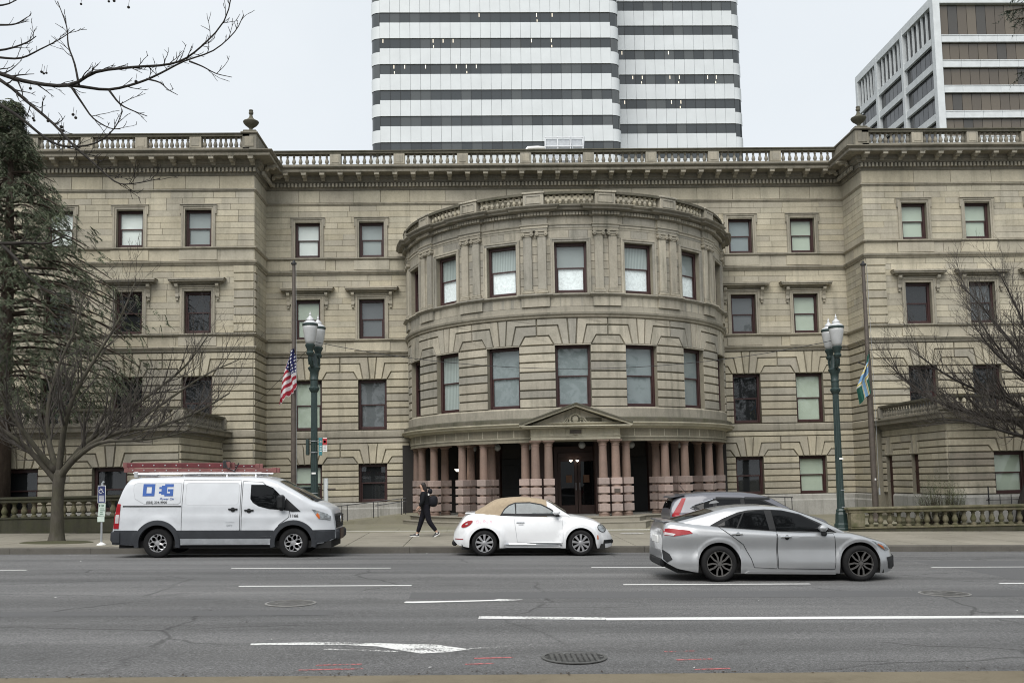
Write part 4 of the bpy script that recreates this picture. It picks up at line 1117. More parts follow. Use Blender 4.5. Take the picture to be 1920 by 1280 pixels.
for path in ([(-22, YQ), (QL, YQ), (QL, YW-.02)], [(QR, YW-.02), (QR, YQ), (30, YQ)]):
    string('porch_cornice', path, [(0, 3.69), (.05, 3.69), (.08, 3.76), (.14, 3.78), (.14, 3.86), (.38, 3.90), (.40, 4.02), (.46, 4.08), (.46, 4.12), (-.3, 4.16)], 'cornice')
    (ax, ay), (bx, by), (cx_, cy_) = path
    string('porch_coping', path, [(-.16, 4.64), (.14, 4.64), (.16, 4.68), (.16, 4.74), (-.16, 4.75), (-.16, 4.64)], 'cornicedark')
    string('porch_base_rail', path, [(-.14, 4.14), (.12, 4.14), (.12, 4.22), (-.14, 4.22)], 'cornice')
    m = MB(); m.lathe([(r*.9, z*.84) for r, z in bprof], n=8); bq = m.mesh('baluster', 40)
    for (p0, p1) in ((path[0], path[1]), (path[1], path[2])):
        L = sqrt((p1[0]-p0[0])**2+(p1[1]-p0[1])**2); n = int(L/.24)
        for i in range(n):
            t = (i+.5)/n; x, y = p0[0]+(p1[0]-p0[0])*t, p0[1]+(p1[1]-p0[1])*t
            if -19 < x < 22.5: put('baluster', bq, M['cornice'], hall, loc=(x, y, 4.21))
    for x, y in (path[0], path[1], path[2]):
        m = MB(); m.box(x-.2, x+.2, y-.2, y+.2, 4.2, 4.66, .015); put('pier', m.mesh('pier'), M['cornice'], hall)
m = MB(); m.box(-22, QL-.1, YQ+.1, YW, 4.05, 4.15); m.box(QR+.1, 30, YQ+.1, YW, 4.05, 4.15); put('porch_roof', m.mesh('porch_roof'), M['cornicedark'], hall)

# ---------------- link the dressed stones: the 300 largest singly, the rest as one part per stone kind
STONES.sort(key=lambda t: -t[0])
for sc_, m, mt in STONES[:300]: put('stone', m.mesh('stone'), mt, hall)
rest = {}
for sc_, m, mt in STONES[300:]:
    r = rest.setdefault(mt.name, (MB(), mt))[0]; r.add(m.v, m.f)
for k, (r, mt) in rest.items(): tag(put('stonework', r.mesh('stonework'), mt, hall), kind='stuff')
# ------------------------------------------------------------------ office towers behind
M['towerwhite'] = m_plain('white_enamel_panel', (.60, .63, .64), .35, var=.05, scale=.4)
def m_tglass(name, cols, rough=.06):
    t = NT(name); n = len(cols)
    c = t.ramp(t.rand(), [(i/n, x) for i, x in enumerate(cols)], const=True)
    return t.done(t.bsdf(c, rough, 0, .6))
M['towerglass'] = m_tglass('grey_tower_glass', [(.046, .053, .057), (.058, .066, .07), (.04, .046, .049), (.08, .088, .09), (.051, .058, .062)])
M['tanglass'] = m_tglass('tan_tower_glass', [(.105, .088, .068), (.12, .10, .076), (.095, .08, .063), (.062, .058, .052), (.13, .11, .084), (.11, .092, .07)])
M['slateglass'] = m_tglass('slate_tower_glass', [(.04, .042, .045), (.06, .063, .066), (.03, .032, .035), (.075, .078, .08)])
M['concwhite'] = m_plain('pale_concrete_frame', (.58, .61, .62), .6, var=.08, scale=1)
M['towerdark'] = m_plain('tower_shadow_gap', (.022, .023, .024), .7)

M['officelamp'] = m_plain('office_ceiling_lamp', (.6, .55, .45), .5, emit=(1, .88, .70), es=.45)
def tower_white():
    r = root('office_tower', (13, 131, 0), 'tall white banded office tower with rounded corners behind the hall roof', 'office tower')
    S = 3.735; GH = 1.43
    cm = MB(); cm.box(-13.5, 20.3, 131.2, 165, -2, 86); cm.box(20.3, 39.3, 137.2, 168, -2, 86); put('core', cm.mesh('core'), M['towerdark'], r)
    panels = {}
    for (Y, xa, xb, n, ztop, r0, corners) in ((130.0, -13.05, 19.35, 23, 63.42+2*3.735, 5, (-1, 1)), (136.0, 20.9, 38.39, 12, 68.06+3.75, 5, (1,))):
        w = (xb-xa)/n
        pm = MB(); pm.box(.012, w-.012, -.10, .05, .012, S-GH-.012, .02); pme = pm.mesh('panel')
        gm = MB(); gm.box(.015, w-.015, .04, .06, .01, GH-.01); gme = gm.mesh('glass_pane')
        mu = MB(); mu.box(-.025, .025, .0, .06, 0, GH); mume = mu.mesh('mullion')
        for k in range(24):
            zt = ztop-k*S                        # top of the glass strip
            vis = zt > 40 and zt < 73
            if vis:
                for i in range(n):
                    put('panel', pme, M['towerwhite'], r, loc=(xa+i*w, Y, zt))
                    put('glass_pane', gme, M['towerglass'], r, loc=(xa+i*w, Y, zt-GH))
            else:
                m = MB(); m.box(xa, xb, Y-.10, Y+.05, zt, zt+S-GH); put('spandrel', m.mesh('spandrel'), M['towerwhite'], r)
                m = MB(); m.box(xa, xb, Y+.04, Y+.06, zt-GH, zt); put('glass_strip', m.mesh('glass_strip'), M['towerglass'], r)
            if vis:
                m = MB()
                for i in range(n+1): m.box(xa+i*w-.02, xa+i*w+.02, Y-.02, Y+.06, zt-GH, zt)
                tag(put('mullion', m.mesh('mullion'), M['towerdark'], r), kind='stuff')
            for s in corners:                    # quarter-round corners with taller glass
                cx_, R = (xa, 1.30) if s < 0 else (xb, 1.32)
                a0, a1 = (pi, 1.5*pi) if s < 0 else (1.5*pi, 2*pi)
                m = MB(); m.lathe([(R, zt+.002), (R, zt+S-1.98)], (cx_, Y+R-.06, 0), 8, a0=a0, a1=a1); put('corner_panel', m.mesh('corner_panel', True), M['towerwhite'], r)
                m = MB(); m.lathe([(R-.08, zt-2.0), (R-.08, zt)], (cx_, Y+R-.06, 0), 8, a0=a0, a1=a1); put('corner_glass', m.mesh('corner_glass', True), M['towerglass'], r)
                xs_ = cx_-R+.08 if s < 0 else cx_+R-.08
                m = MB(); m.box(xs_-.04, xs_+.04, Y+R, Y+34, zt+.002, zt+S-1.98); put('spandrel', m.mesh('spandrel'), M['towerwhite'], r)
                m = MB(); m.box(xs_-.01, xs_+.01, Y+R, Y+34, zt-2.0, zt); put('glass_strip', m.mesh('glass_strip'), M['towerglass'], r)
    # lit ceiling lamps seen through the strips: (plane y, x, glass-top z)
    m = MB()
    def lit(Y, px, zt, ln): m.box(px-.05, px+.05, Y-.012, Y+.02, zt-.10-ln, zt-.10, 0)
    for zi, xs_, in ((63.42+3.735, (.9, 9.0, 11.2)), (63.42, (-12.6, -5.6, -4.2, -2.8, 8.2, 11.0)), (63.42-3.735, (-11.1, -9.6, -6.7, -2.4, -1.0, .4))):
        for x_ in xs_:
            lit(130.0, x_, zi, .5)
            if x_ in (11.0, -1.0, -11.1, 9.0, -5.6): lit(130, x_+.06, zi-.9, .32)
    for zi, xs_ in ((64.31, (21.9, 28.8)), (60.56, (23.4, 24.8, 28.9, 30.3, 34.5, 35.8)), (56.81, (22.1, 29.0, 30.4))):
        for x_ in xs_:
            lit(136.0, x_, zi, .5)
            if x_ in (24.8, 30.3, 35.8, 30.4): lit(136, x_-.12, zi-.85, .32)
    tag(put('lit_ceiling_lamp', m.mesh('lit_ceiling_lamp'), M['officelamp'], r), kind='stuff')
tower_white()

def tower_brown():
    X0, Y0, S = 68.0, 134.0, 3.83; N = 22.0
    r = root('office_tower', (80, 148, 0), 'brown glass office block with pale concrete grid at upper right', 'office tower')
    ZT = 70.4                                    # underside of the roof edge
    zs = [65.05-k*S for k in range(14)]          # spandrel mid-heights
    m = MB(); m.box(X0+.7, 110, Y0+.7, 162.5, -3, 71.4); put('core', m.mesh('core'), M['towerdark'], r)
    m = MB(); m.box(X0-.02, 110, Y0-.25, Y0+.4, ZT, 71.6, .03); m.box(X0-.25, X0+.4, Y0+.4, 163, ZT-.1, 71.6, .03); put('roof_edge', m.mesh('roof_edge'), M['concwhite'], r)
    m = MB(); m.box(X0-.3, X0+.75, Y0-.3, Y0+.75, -3, 71.5, .05); put('corner_pillar', m.mesh('corner_pillar'), M['concwhite'], r)
    for y in (144.6, 154.4, 162.6):
        m = MB(); m.box(X0-.3, X0+.4, y-.42, y+.42, -3, 71.3, .03); put('pillar', m.mesh('pillar'), M['concwhite'], r)
    pw = 1.42
    pane = MB(); pane.box(.03, pw-.03, 0, .04, 0, S-1.2); pme = pane.mesh('glass_pane')
    panet = MB(); panet.box(.03, pw-.03, 0, .04, 0, ZT-65.6); pmt = panet.mesh('glass_pane')
    sp = MB(); sp.box(.01, 2*pw-.01, 0, .35, -.54, .54, .03); sp.box(.01, 2*pw-.01, -.06, .3, .42, .56, .02); sme = sp.mesh('spandrel')
    for k, z in enumerate(zs):
        if k < 6:
            for i in range(7): put('spandrel', sme, M['concwhite'], r, loc=(X0+.76+i*2*pw, Y0-.1, z))
            for i in range(14): put('glass_pane', pme if k else pme, M['tanglass'], r, loc=(X0+.76+i*pw, Y0+.34, z-S+.60))
        else:
            m = MB(); m.box(X0+.76, X0+20.6, Y0-.1, Y0+.25, z-.54, z+.54); put('spandrel', m.mesh('spandrel'), M['concwhite'], r)
            m = MB(); m.box(X0+.76, X0+20.6, Y0+.34, Y0+.38, z-S+.6, z-.6); put('glass_strip', m.mesh('glass_strip'), M['tanglass'], r)
        if k < 9:
            m = MB(); m.box(X0+20.7, 110, Y0-.1, Y0+.25, z-.54, z+.54); put('spandrel', m.mesh('spandrel'), M['concwhite'], r)
            m = MB(); m.box(X0+20.7, 110, Y0+.34, Y0+.38, z-S+.6, z-.6); put('glass_strip', m.mesh('glass_strip'), M['tanglass'], r)
        ys = (Y0+.76, 144.6, 154.4, 162.6)
        for a, c in zip(ys, ys[1:]):
            m = MB(); m.box(X0-.15, X0+.3, a+.42, c-.42, z-.54, z+.54, .03); put('spandrel', m.mesh('spandrel'), M['concwhite'], r)
            if k < 6:
                n = 6; w = (c-a-.84)/n
                for i in range(n):
                    m = MB(); m.box(X0+.34, X0+.38, a+.42+i*w+.05, a+.42+(i+1)*w-.05, z-S+.6, z-.6); put('glass_pane', m.mesh('glass_pane'), M['slateglass'], r)
    for i in range(14): put('glass_pane', pmt, M['tanglass'], r, loc=(X0+.76+i*pw, Y0+.34, 65.6))
    ys = (Y0+.76, 144.6, 154.4, 162.6)
    for a, c in zip(ys, ys[1:]):
        n = 6; w = (c-a-.84)/n
        for i in range(n):
            m = MB(); m.box(X0+.34, X0+.38, a+.42+i*w+.05, a+.42+(i+1)*w-.05, 65.6, ZT-.1); put('glass_pane', m.mesh('glass_pane'), M['slateglass'], r)
            m = MB(); m.box(X0-.05, X0+.3, a+.42+i*w-.06, a+.42+i*w+.06, 65.6, ZT-.1); put('fin', m.mesh('fin'), M['concwhite'], r)
tower_brown()

# plant on the hall roof
u = root('rooftop_unit', (5.0, 52, 17), 'grey metal plant unit with frame and white pipe on the hall roof', 'rooftop plant')
m = MB(); m.box(3.95, 6.0, 52, 53.6, 18.6, 20.75, .03); put('casing', m.mesh('casing'), M['steel'], u)
m = MB()
for x in (3.92, 4.62, 5.32, 6.02): m.box(x-.03, x+.03, 51.9, 51.97, 18.4, 20.85)
for z in (18.95, 19.5, 20.3, 20.8): m.box(3.9, 6.05, 51.88, 51.93, z-.025, z+.025)
m.tube([(5.35, 51.85, 20.8), (5.5, 51.85, 19.6), (5.9, 51.85, 18.6)], .03, 5); m.tube([(6.1, 51.85, 20.8), (6.0, 51.85, 19.8), (5.8, 51.85, 18.6)], .03, 5)
put('frame', m.mesh('frame'), M['alu'], u)
m = MB(); m.tube([(2.85, 51.9, 18.6), (2.85, 51.9, 20.05), (2.95, 51.9, 20.2), (3.5, 51.9, 20.22), (3.92, 51.9, 20.18)], .10, 8); put('duct_pipe', m.mesh('duct_pipe', True), M['white'], u)
m = MB(); m.box(3.0, 6.3, 51.7, 54, 16, 18.6, .02); put('plinth_box', m.mesh('plinth_box'), M['steel'], u)
# ------------------------------------------------------------------ lamps, flagpoles, balustrades, signs
M['lampglass'] = m_plain('frosted_lamp_glass', (.42, .43, .43), .18, var=.06)
M['lampcap'] = m_plain('white_lamp_cap', (.50, .51, .52), .3, var=.06)
def street_lamp(x, y, ang, label):
    z0 = zwalk(x, 33.8)-.02
    o = root('street_lamp', (x, y, z0), label, 'street lamp', 'twin globe street lamps before the hall', ang)
    H = 8.2-.23                                  # height of the finials
    m = MB(); m.lathe([(.34, 0), (.34, .10), (.31, .13), (.30, .26), (.26, .30), (.235, .62), (.20, .70), (.215, .76), (.17, .82)], n=8); put('base', m.mesh('base'), M['lampgreen'], o, world=False)
    m = MB(); n = 24; prof = [(.150, .80), (.142, 1.6), (.122, 4.95), (.120, 5.15)]
    vs = []; fs = []
    for r, h in prof:
        for i in range(n): a = 2*pi*i/n; rr = r*(1 if i % 2 else .88); vs.append((rr*cos(a), rr*sin(a), h))
    for j in range(len(prof)-1):
        for i in range(n): fs.append((j*n+i, j*n+(i+1) % n, (j+1)*n+(i+1) % n, (j+1)*n+i))
    m.add(vs, fs)
    put('shaft', m.mesh('shaft'), M['lampgreen'], o, world=False)
    m = MB(); m.lathe([(.12, 5.05), (.17, 5.12), (.20, 5.18), (.20, 5.24), (.15, 5.28), (.15, 5.50), (.17, 5.52), (.17, 5.56), (.15, 5.60), (.165, 5.80), (.24, 5.92), (.25, 5.97), (.18, 6.02), (.14, 6.2), (.10, 6.5), (.0001, 6.52)], n=16)
    for i in range(8): a = 2*pi*i/8; m.lathe([(.0001, -.02), (.035, -.01), (.035, .03), (.0001, .045)], (.185*cos(a), .185*sin(a), 5.20), 6)
    put('capital', m.mesh('capital', 40), M['lampgreen'], o, world=False)
    m = MB()
    for s in (-1, 1):
        pts = [(s*.08, 0, 6.05), (s*.22, 0, 5.98), (s*.36, 0, 6.06), (s*.44, 0, 6.24), (s*.46, 0, 6.42)]
        m.tube(pts, [.07, .065, .06, .06, .07], 8)
        m.tube([(s*.10, 0, 6.42), (s*.2, 0, 6.34), (s*.26, 0, 6.2), (s*.2, 0, 6.12), (s*.15, 0, 6.2), (s*.2, 0, 6.25)], .03, 6)
        m.tube([(s*.34, .09, 6.05), (s*.40, .10, 6.3), (s*.36, .05, 6.5)], .025, 6); m.tube([(s*.34, -.09, 6.05), (s*.40, -.10, 6.3), (s*.36, -.05, 6.5)], .025, 6)
    put('scroll_arm', m.mesh('scroll_arm', 50), M['lampgreen'], o, world=False)
    for s in (-1, 1):
        l = put('lantern', None, None, o, loc=(s*.46, 0, 0), world=False)
        m = MB(); m.lathe([(.09, 6.36), (.15, 6.42), (.16, 6.48), (.12, 6.52), (.14, 6.62), (.19, 6.70), (.20, 6.76), (.17, 6.78)], n=14); put('socket', m.mesh('socket', 40), M['lampgreen'], l, world=False)
        m = MB(); m.lathe([(.165, 6.785), (.20, 6.9), (.25, 7.12), (.285, 7.36), (.288, 7.45)], n=20); put('globe', m.mesh('globe', True), M['lampglass'], l, world=False)
        m = MB(); m.lathe([(.29, 7.44), (.31, 7.46), (.31, 7.52), (.28, 7.54)], n=20); put('rim', m.mesh('rim', 40), M['lampgreen'], l, world=False)
        m = MB(); m.lathe([(.285, 7.54), (.25, 7.585), (.165, 7.63), (.13, 7.66), (.155, 7.67), (.14, 7.72), (.08, 7.77), (.055, 7.80), (.035, 7.83), (.05, 7.86), (.03, 7.90), (.012, 7.96), (.0001, 8.0)], n=18); put('cap', m.mesh('cap', 50), M['lampcap'], l, world=False)
    o.scale = (.89, .89, .974); return o
LA = street_lamp(-5.85, 34.25, radians(80), 'twin lantern lamp post between the white van and the left flag')
LB = street_lamp(12.92, 34.25, radians(88), 'twin lantern lamp post standing by the right balustrade end')
# signs, bands and sticker on the left lamp
sg = root('bus_stop_sign', (-5.62, 33.98, 2.9), 'teal and red stop sign strapped to the left lamp post', 'sign')
m = MB(); m.box(-.03, .10, -.012, .012, .0, .62, .01); put('teal_plate', m.mesh('teal_plate'), M.setdefault('teal', m_plain('teal_sign', (.06, .24, .27), .4)), sg, world=False, rot=(0, 0, .5))
m = MB(); m.box(.105, .26, .03, .05, .12, .62, .01); put('plate', m.mesh('plate'), M['white'], sg, world=False)
m = MB(); m.box(.106, .259, .022, .029, .36, .60, .004); put('red_panel', m.mesh('red_panel'), M.setdefault('signred', m_plain('sign_red', (.36, .03, .035), .4)), sg, world=False)
m = MB(); m.lathe([(.0001, 0), (.045, 0)], (.18, .018, .48), 12, 'y'); m.box(.13, .235, .019, .021, .30, .325); m.box(.13, .235, .019, .021, .24, .265); m.box(.13, .235, .019, .021, .18, .205); put('print', m.mesh('print'), M['steel'], sg, world=False)
m = MB(); m.lathe([(.0001, 0), (.04, 0)], (.035, -.016, .48), 12, 'y'); m.box(0, .07, -.016, -.014, .30, .33); m.box(0, .07, -.016, -.014, .22, .25); m.box(0, .07, -.016, -.014, .14, .17); put('print', m.mesh('print'), M['white'], sg, world=False, rot=(0, 0, .5))
m = MB(); m.lathe([(.147, .50), (.150, .50), (.150, .53), (.147, .53)], (-.23, .27, 0), 16, cap=False); m.lathe([(.147, .10), (.150, .10), (.150, .13), (.147, .13)], (-.23, .27, 0), 16, cap=False); put('strap', m.mesh('strap'), M['steel'], sg, world=False)
m = MB(); m.box(-.50, -.40, .1, .34, .02, .58, .02); put('rear_box', m.mesh('rear_box'), M['lampgreen'], sg, world=False)
for (lx, zz, lab) in ((-5.85, 2.28, 'small white sticker on the left lamp post'), (12.97, 2.45, 'small white sticker on the right lamp post')):
    a = MB(); a.lathe([(.1485, -.03), (.1485, .03)], (0, 0, 0), 8, a0=radians(240), a1=radians(300)); s_ = put('sticker', a.mesh('sticker'), M['white'], None, loc=(lx, 34.25, zz)); tag(s_, lab, 'sticker')
    for z_ in (1.62, 1.0):
        a = MB(); a.lathe([(.150, -.012), (.153, -.012), (.153, .012), (.150, .012)], n=16, cap=False); put('band', a.mesh('band'), M['steel'], LA if lx < 0 else LB, loc=(lx, 34.25, z_ if lx < 0 else z_-.25))
# grey conduit and green bin by the left lamp
p = root('litter_bin', (-6.0, 34.75, .2), 'dark green bin partly hidden behind the white van windscreen', 'bin')
m = MB(); m.box(-.32, .22, -.3, .3, .03, 1.55, .03); put('body', m.mesh('body'), M['lampgreen'], p, world=False)
m = MB(); m.box(-.36, .26, -.34, .34, 1.55, 1.62, .02); put('lid', m.mesh('lid'), M['lampgreen'], p, world=False)
p = root('conduit_post', (-5.50, 34.6, .2), 'pale grey utility pipe standing right behind the left lamp post', 'pipe')
m = MB(); m.tube([(0, 0, 0), (0, 0, 1.9)], .085, 10); put('pipe', m.mesh('pipe', 40), M['concwhite'], p, world=False)
m = MB(); m.box(.02, .34, -.05, .05, 1.48, 1.54, .01); put('bracket', m.mesh('bracket'), M['bronze'], p, world=False)

def flagpole(x, y, h, label):
    z = zplaza(x, y)
    o = root('flagpole', (x, y, z), label, 'flagpole', 'bronze flagpoles on both sides of the bay')
    m = MB(); m.lathe([(.22, 0), (.22, .04), (.15, .10), (.112, .12), (.108, h*.62), (.085, h*.64), (.065, h-.25), (.06, h-.12)], n=14); put('pole', m.mesh('pole', 40), M['bronze'], o, world=False)
    m = MB(); m.lathe([(.06, h-.12), (.11, h-.10), (.11, h-.04), (.06, h-.02), (.05, h+.05), (.0001, h+.08)], n=12); put('truck', m.mesh('truck', 40), M['ironblack'], o, world=False)
    m = MB(); m.tube([(.10, -.10, h-.1), (.13, -.13, h*.5), (.13, -.13, 1.2)], .007, 4); put('halyard', m.mesh('halyard'), M['steel'], o, world=False)
    m = MB(); m.box(.10, .16, -.15, -.10, 1.0, 1.25, .01); put('cleat', m.mesh('cleat'), M['steel'], o, world=False)
    m = MB(); m.box(-.03, .03, -.135, -.12, 1.55, 1.62, .004); put('tag', m.mesh('tag'), M['white'], o, world=False)
flagpole(-7.1, 37, 10.3, 'bronze pole carrying the stars and stripes at half mast')
flagpole(14.9, 36, 9.9, 'bronze pole carrying the green flag beside the right wing')

def flag_cloth(name, fn, mat, nu=46, nv=40):
    m = MB(); rows = []; uv = []
    for j in range(nv+1):
        r = []
        for i in range(nu+1): s, t = i/nu, j/nv; p, q = fn(s, t); r.append(p); uv.append(q)
        rows.append(r)
    m.grid(rows); m.uv = uv; return m.mesh(name, True)
def m_usflag():
    t = NT('stars_and_stripes')
    uv = t.n('ShaderNodeTexCoord').outputs['UV']; sx = t.n('ShaderNodeSeparateXYZ'); t.l(uv, sx.inputs[0]); u, v = sx.outputs[0], sx.outputs[1]
    st = t.math('MODULO', t.math('FLOOR', t.math('MULTIPLY', v, 13.0)), 2.0)
    c = t.mix(st, (.30, .025, .04), (.60, .57, .58))
    ct = t.math('MULTIPLY', t.math('LESS_THAN', u, .40), t.math('LESS_THAN', v, 7/13))
    fx = t.math('SUBTRACT', t.math('FRACT', t.math('MULTIPLY', u, 11.0)), .5); fy = t.math('SUBTRACT', t.math('FRACT', t.math('MULTIPLY', v, 13.0)), .5)
    d = t.math('ADD', t.math('MULTIPLY', fx, fx), t.math('MULTIPLY', fy, fy))
    c2 = t.mix(t.math('LESS_THAN', d, .075), (.022, .026, .10), (.62, .62, .66))
    return t.done(t.bsdf(t.mix(ct, c, c2), .8, 0, .2))
def m_greenflag():
    t = NT('green_flag')
    uv = t.n('ShaderNodeTexCoord').outputs['UV']; sx = t.n('ShaderNodeSeparateXYZ'); t.l(uv, sx.inputs[0]); u, v = sx.outputs[0], sx.outputs[1]
    def cross(w):
        a = t.math('LESS_THAN', t.math('ABSOLUTE', t.math('SUBTRACT', u, .46)), w); b = t.math('LESS_THAN', t.math('ABSOLUTE', t.math('SUBTRACT', v, .5)), w*1.5)
        return t.math('MAXIMUM', a, b)
    c = t.mix(cross(.125), (.028, .115, .085), (.62, .62, .60)); c = t.mix(cross(.10), c, (.55, .46, .13)); c = t.mix(cross(.07), c, (.62, .62, .60)); c = t.mix(cross(.052), c, (.20, .36, .56))
    return t.done(t.bsdf(c, .8, 0, .2))
def usf(s, t):
    w = 1-.55*t*0; top = max(0, min(1, t))
    u = s*(.42+.62*min(1, max(0, (t-.30)/.35))) if True else s
    u = min(1, u)
    x = .05+.16*t-s*(.14+.58*t**.8); z = -.06-1.52*t-s*(.34+.34*t)
    x += .035*sin(s*9+t*5); y = -.16+.10*sin(s*13+t*3)-.10*t*s
    if t > .85: z -= .10*abs(sin(s*17))*(t-.85)/.15
    return (x, y, z), (u, t*.86)
o = put('flag', flag_cloth('flag', usf, None), m_usflag(), None, loc=(-7.13, 37, 7.22)); tag(o, 'limp red white and blue flag on the left pole', 'flag')
def gf(s, t):
    x = .02+.06*t-s*(.08+.50*min(1, t*1.6))*(1-.25*max(0, t-.6)); z = .05-1.55*t-s*(.45+.1*t)
    return (x+.03*sin(s*10+t*4), -.15+.10*sin(s*12+t*2), z), (min(1, .06+s*(.42+.5*t)), .12+t*.88)
o = put('flag', flag_cloth('flag', gf, None), m_greenflag(), None, loc=(14.88, 36, 6.55)); tag(o, 'limp green flag with pale cross on the right pole', 'flag')
m = MB(); m.tube([(-.08, 0, 0), (-.38, -.02, .10)], .025, 6)
lp = tag(put('pole_bracket', m.mesh('pole_bracket'), M['ironblack'], None, loc=(14.86, 35.95, 6.02)), 'short black bracket sticking out beside the green flag', 'bracket')

# street balustrades
def street_bal(x0, x1, zb, wall_h, label, piers, mats):
    o = root('stone_balustrade', ((x0+x1)/2, YP, zwalk((x0+x1)/2, YP)), label, 'balustrade', 'mossy street balustrades')
    z = zb+wall_h
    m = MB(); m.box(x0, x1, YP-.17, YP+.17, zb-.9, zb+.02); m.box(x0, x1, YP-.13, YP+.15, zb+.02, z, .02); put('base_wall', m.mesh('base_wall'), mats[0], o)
    m = MB(); m.box(x0, x1, YP-.16, YP+.16, z+.001, z+.07, .015); put('base_rail', m.mesh('base_rail'), mats[1], o)
    m = MB(); m.box(x0-.05, x1+.05, YP-.17, YP+.17, z+.56, z+.66, .015); m.box(x0-.10, x1+.10, YP-.22, YP+.22, z+.661, z+.76, .03); put('top_rail', m.mesh('top_rail'), mats[1], o)
    mb = MB(); mb.lathe([(.105, 0), (.105, .05), (.075, .06), (.06, .09), (.10, .16), (.108, .20), (.095, .26), (.06, .35), (.055, .38), (.075, .40), (.06, .42), (.07, .45), (.105, .46), (.105, .49)], n=12); bme = mb.mesh('baluster', 40)
    for px, w in piers:
        m = MB(); m.box(px-w/2, px+w/2, YP-.175, YP+.175, z+.071, z+.559, .02); put('pier', m.mesh('pier'), mats[2], o)
    x = x0+.45
    while x < x1-.2:
        if not any(abs(x-px) < w/2+.12 for px, w in piers): put('baluster', bme, mats[1] if rnd.random() < .7 else mats[2], o, loc=(x, YP, z+.07), rot=(0, 0, rnd.random()))
        x += .335
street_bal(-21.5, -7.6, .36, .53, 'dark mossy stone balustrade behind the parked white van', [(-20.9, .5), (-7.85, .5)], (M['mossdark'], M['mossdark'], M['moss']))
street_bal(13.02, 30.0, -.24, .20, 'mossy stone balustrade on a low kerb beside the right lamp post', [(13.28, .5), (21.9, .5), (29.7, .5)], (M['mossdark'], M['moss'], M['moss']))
m = MB(); m.box(-21.5, -7.6, YP+.16, YQ, -1, .55); m.box(13.2, 30, YP+.16, YQ+.0, -1, .05); m.box(-21.5, QL, YQ-.01, YW, -1, .52); m.box(QL, -8.0, YQ, 42.9, -1, .30); m.box(15.6, 30, YQ, YW, -1, .1)
tag(put('lawn', m.mesh('lawn'), M['grassy']), kind='structure')

# parking sign
o = root('parking_sign', (-10.9, 28.2, zwalk(-10.9, 28.2)), 'blue accessible parking sign with pale green plates on a kerbside post', 'sign')
m = MB(); m.tube([(0, .02, 0), (0, .02, 1.78)], .03, 8); m.lathe([(.0001, 1.83), (.03, 1.82), (.035, 1.78)], (.03, .02, 0), 8); put('post', m.mesh('post'), M['steel'], o, world=False)
m = MB(); m.lathe([(.13, 0), (.12, .03), (.05, .06), (.035, .08)], (0, .02, 0), 12); put('foot', m.mesh('foot'), M['white'], o, world=False)
def plate(x, z0, z1, w, mat, rotz, nm):
    m = MB(); m.box(-w/2, w/2, -.022, -.012, z0, z1, .004); return put(nm, m.mesh(nm), mat, o, loc=(x, 0, 0), rot=(0, rotz, 0), world=False)
pb = plate(.0, 1.20, 1.70, .225, M['white'], 0, 'blue_plate')
m = MB(); m.box(-.102, .102, -.0262, -.0225, 1.212, 1.688, .003); put('panel', m.mesh('panel'), M.setdefault('signblue', m_plain('sign_blue', (.022, .032, .11), .4)), pb, world=False)
m = MB(); Y_ = -.030
m.lathe([(.0001, 0), (.018, 0)], (-.022, Y_, 1.655), 10, 'y')
m.tube([(-.020, Y_, 1.63), (-.018, Y_, 1.56), (.025, Y_, 1.555), (.045, Y_, 1.505), (.062, Y_, 1.51)], .008, 5); m.tube([(-.018, Y_, 1.60), (.022, Y_, 1.598)], .006, 5)
m.tube([(-.022+.052*cos(a), Y_, 1.535+.052*sin(a)) for a in [radians(100+i*20) for i in range(12)]], .007, 5)
for k in range(6): m.box(-.075, .075, -.0275, -.0265, 1.40-.03*k, 1.412-.03*k)
put('wheelchair_symbol', m.mesh('wheelchair_symbol'), M['white'], pb, world=False)
pg = plate(-.018, .82, 1.19, .20, M.setdefault('palegreen', m_plain('pale_green_plate', (.50, .58, .52), .5)), .03, 'permit_plate')
def text(par, s, size, loc, mat, rot=(pi/2, 0, 0), name='lettering', world=False, bold=0, ax='LEFT', shear=0):
    c = bpy.data.curves.new(name, 'FONT'); c.body = s; c.size = size; c.extrude = .0015; c.offset = bold; c.align_x = ax; c.shear = shear; c.resolution_u = 3
    tmp = bpy.data.objects.new(name, c); COL.objects.link(tmp); bpy.context.view_layer.update()
    me = bpy.data.meshes.new_from_object(tmp); bpy.data.objects.remove(tmp); me.materials.clear()
    return put(name, me, mat, par, loc=loc, rot=rot, world=world)
M['inkgreen'] = m_plain('sign_ink_green', (.03, .11, .07), .5)
M['inkblack'] = m_plain('ink_black', (.02, .02, .022), .5)
text(pg, '2 HR', .07, (-.085, -.0245, 1.10), M['inkgreen'], bold=.002)
for k, w in ((0, .12), (1, .14), (2, .08), (3, .10)):
    m = MB(); m.box(-.05, -.05+w, -.0235, -.0225, 1.03-.055*k, 1.05-.055*k); put('print', m.mesh('print'), M['inkgreen'], pg, world=False)
plate(-.01, .66, .81, .20, M['palegreen'], 0, 'lower_plate')

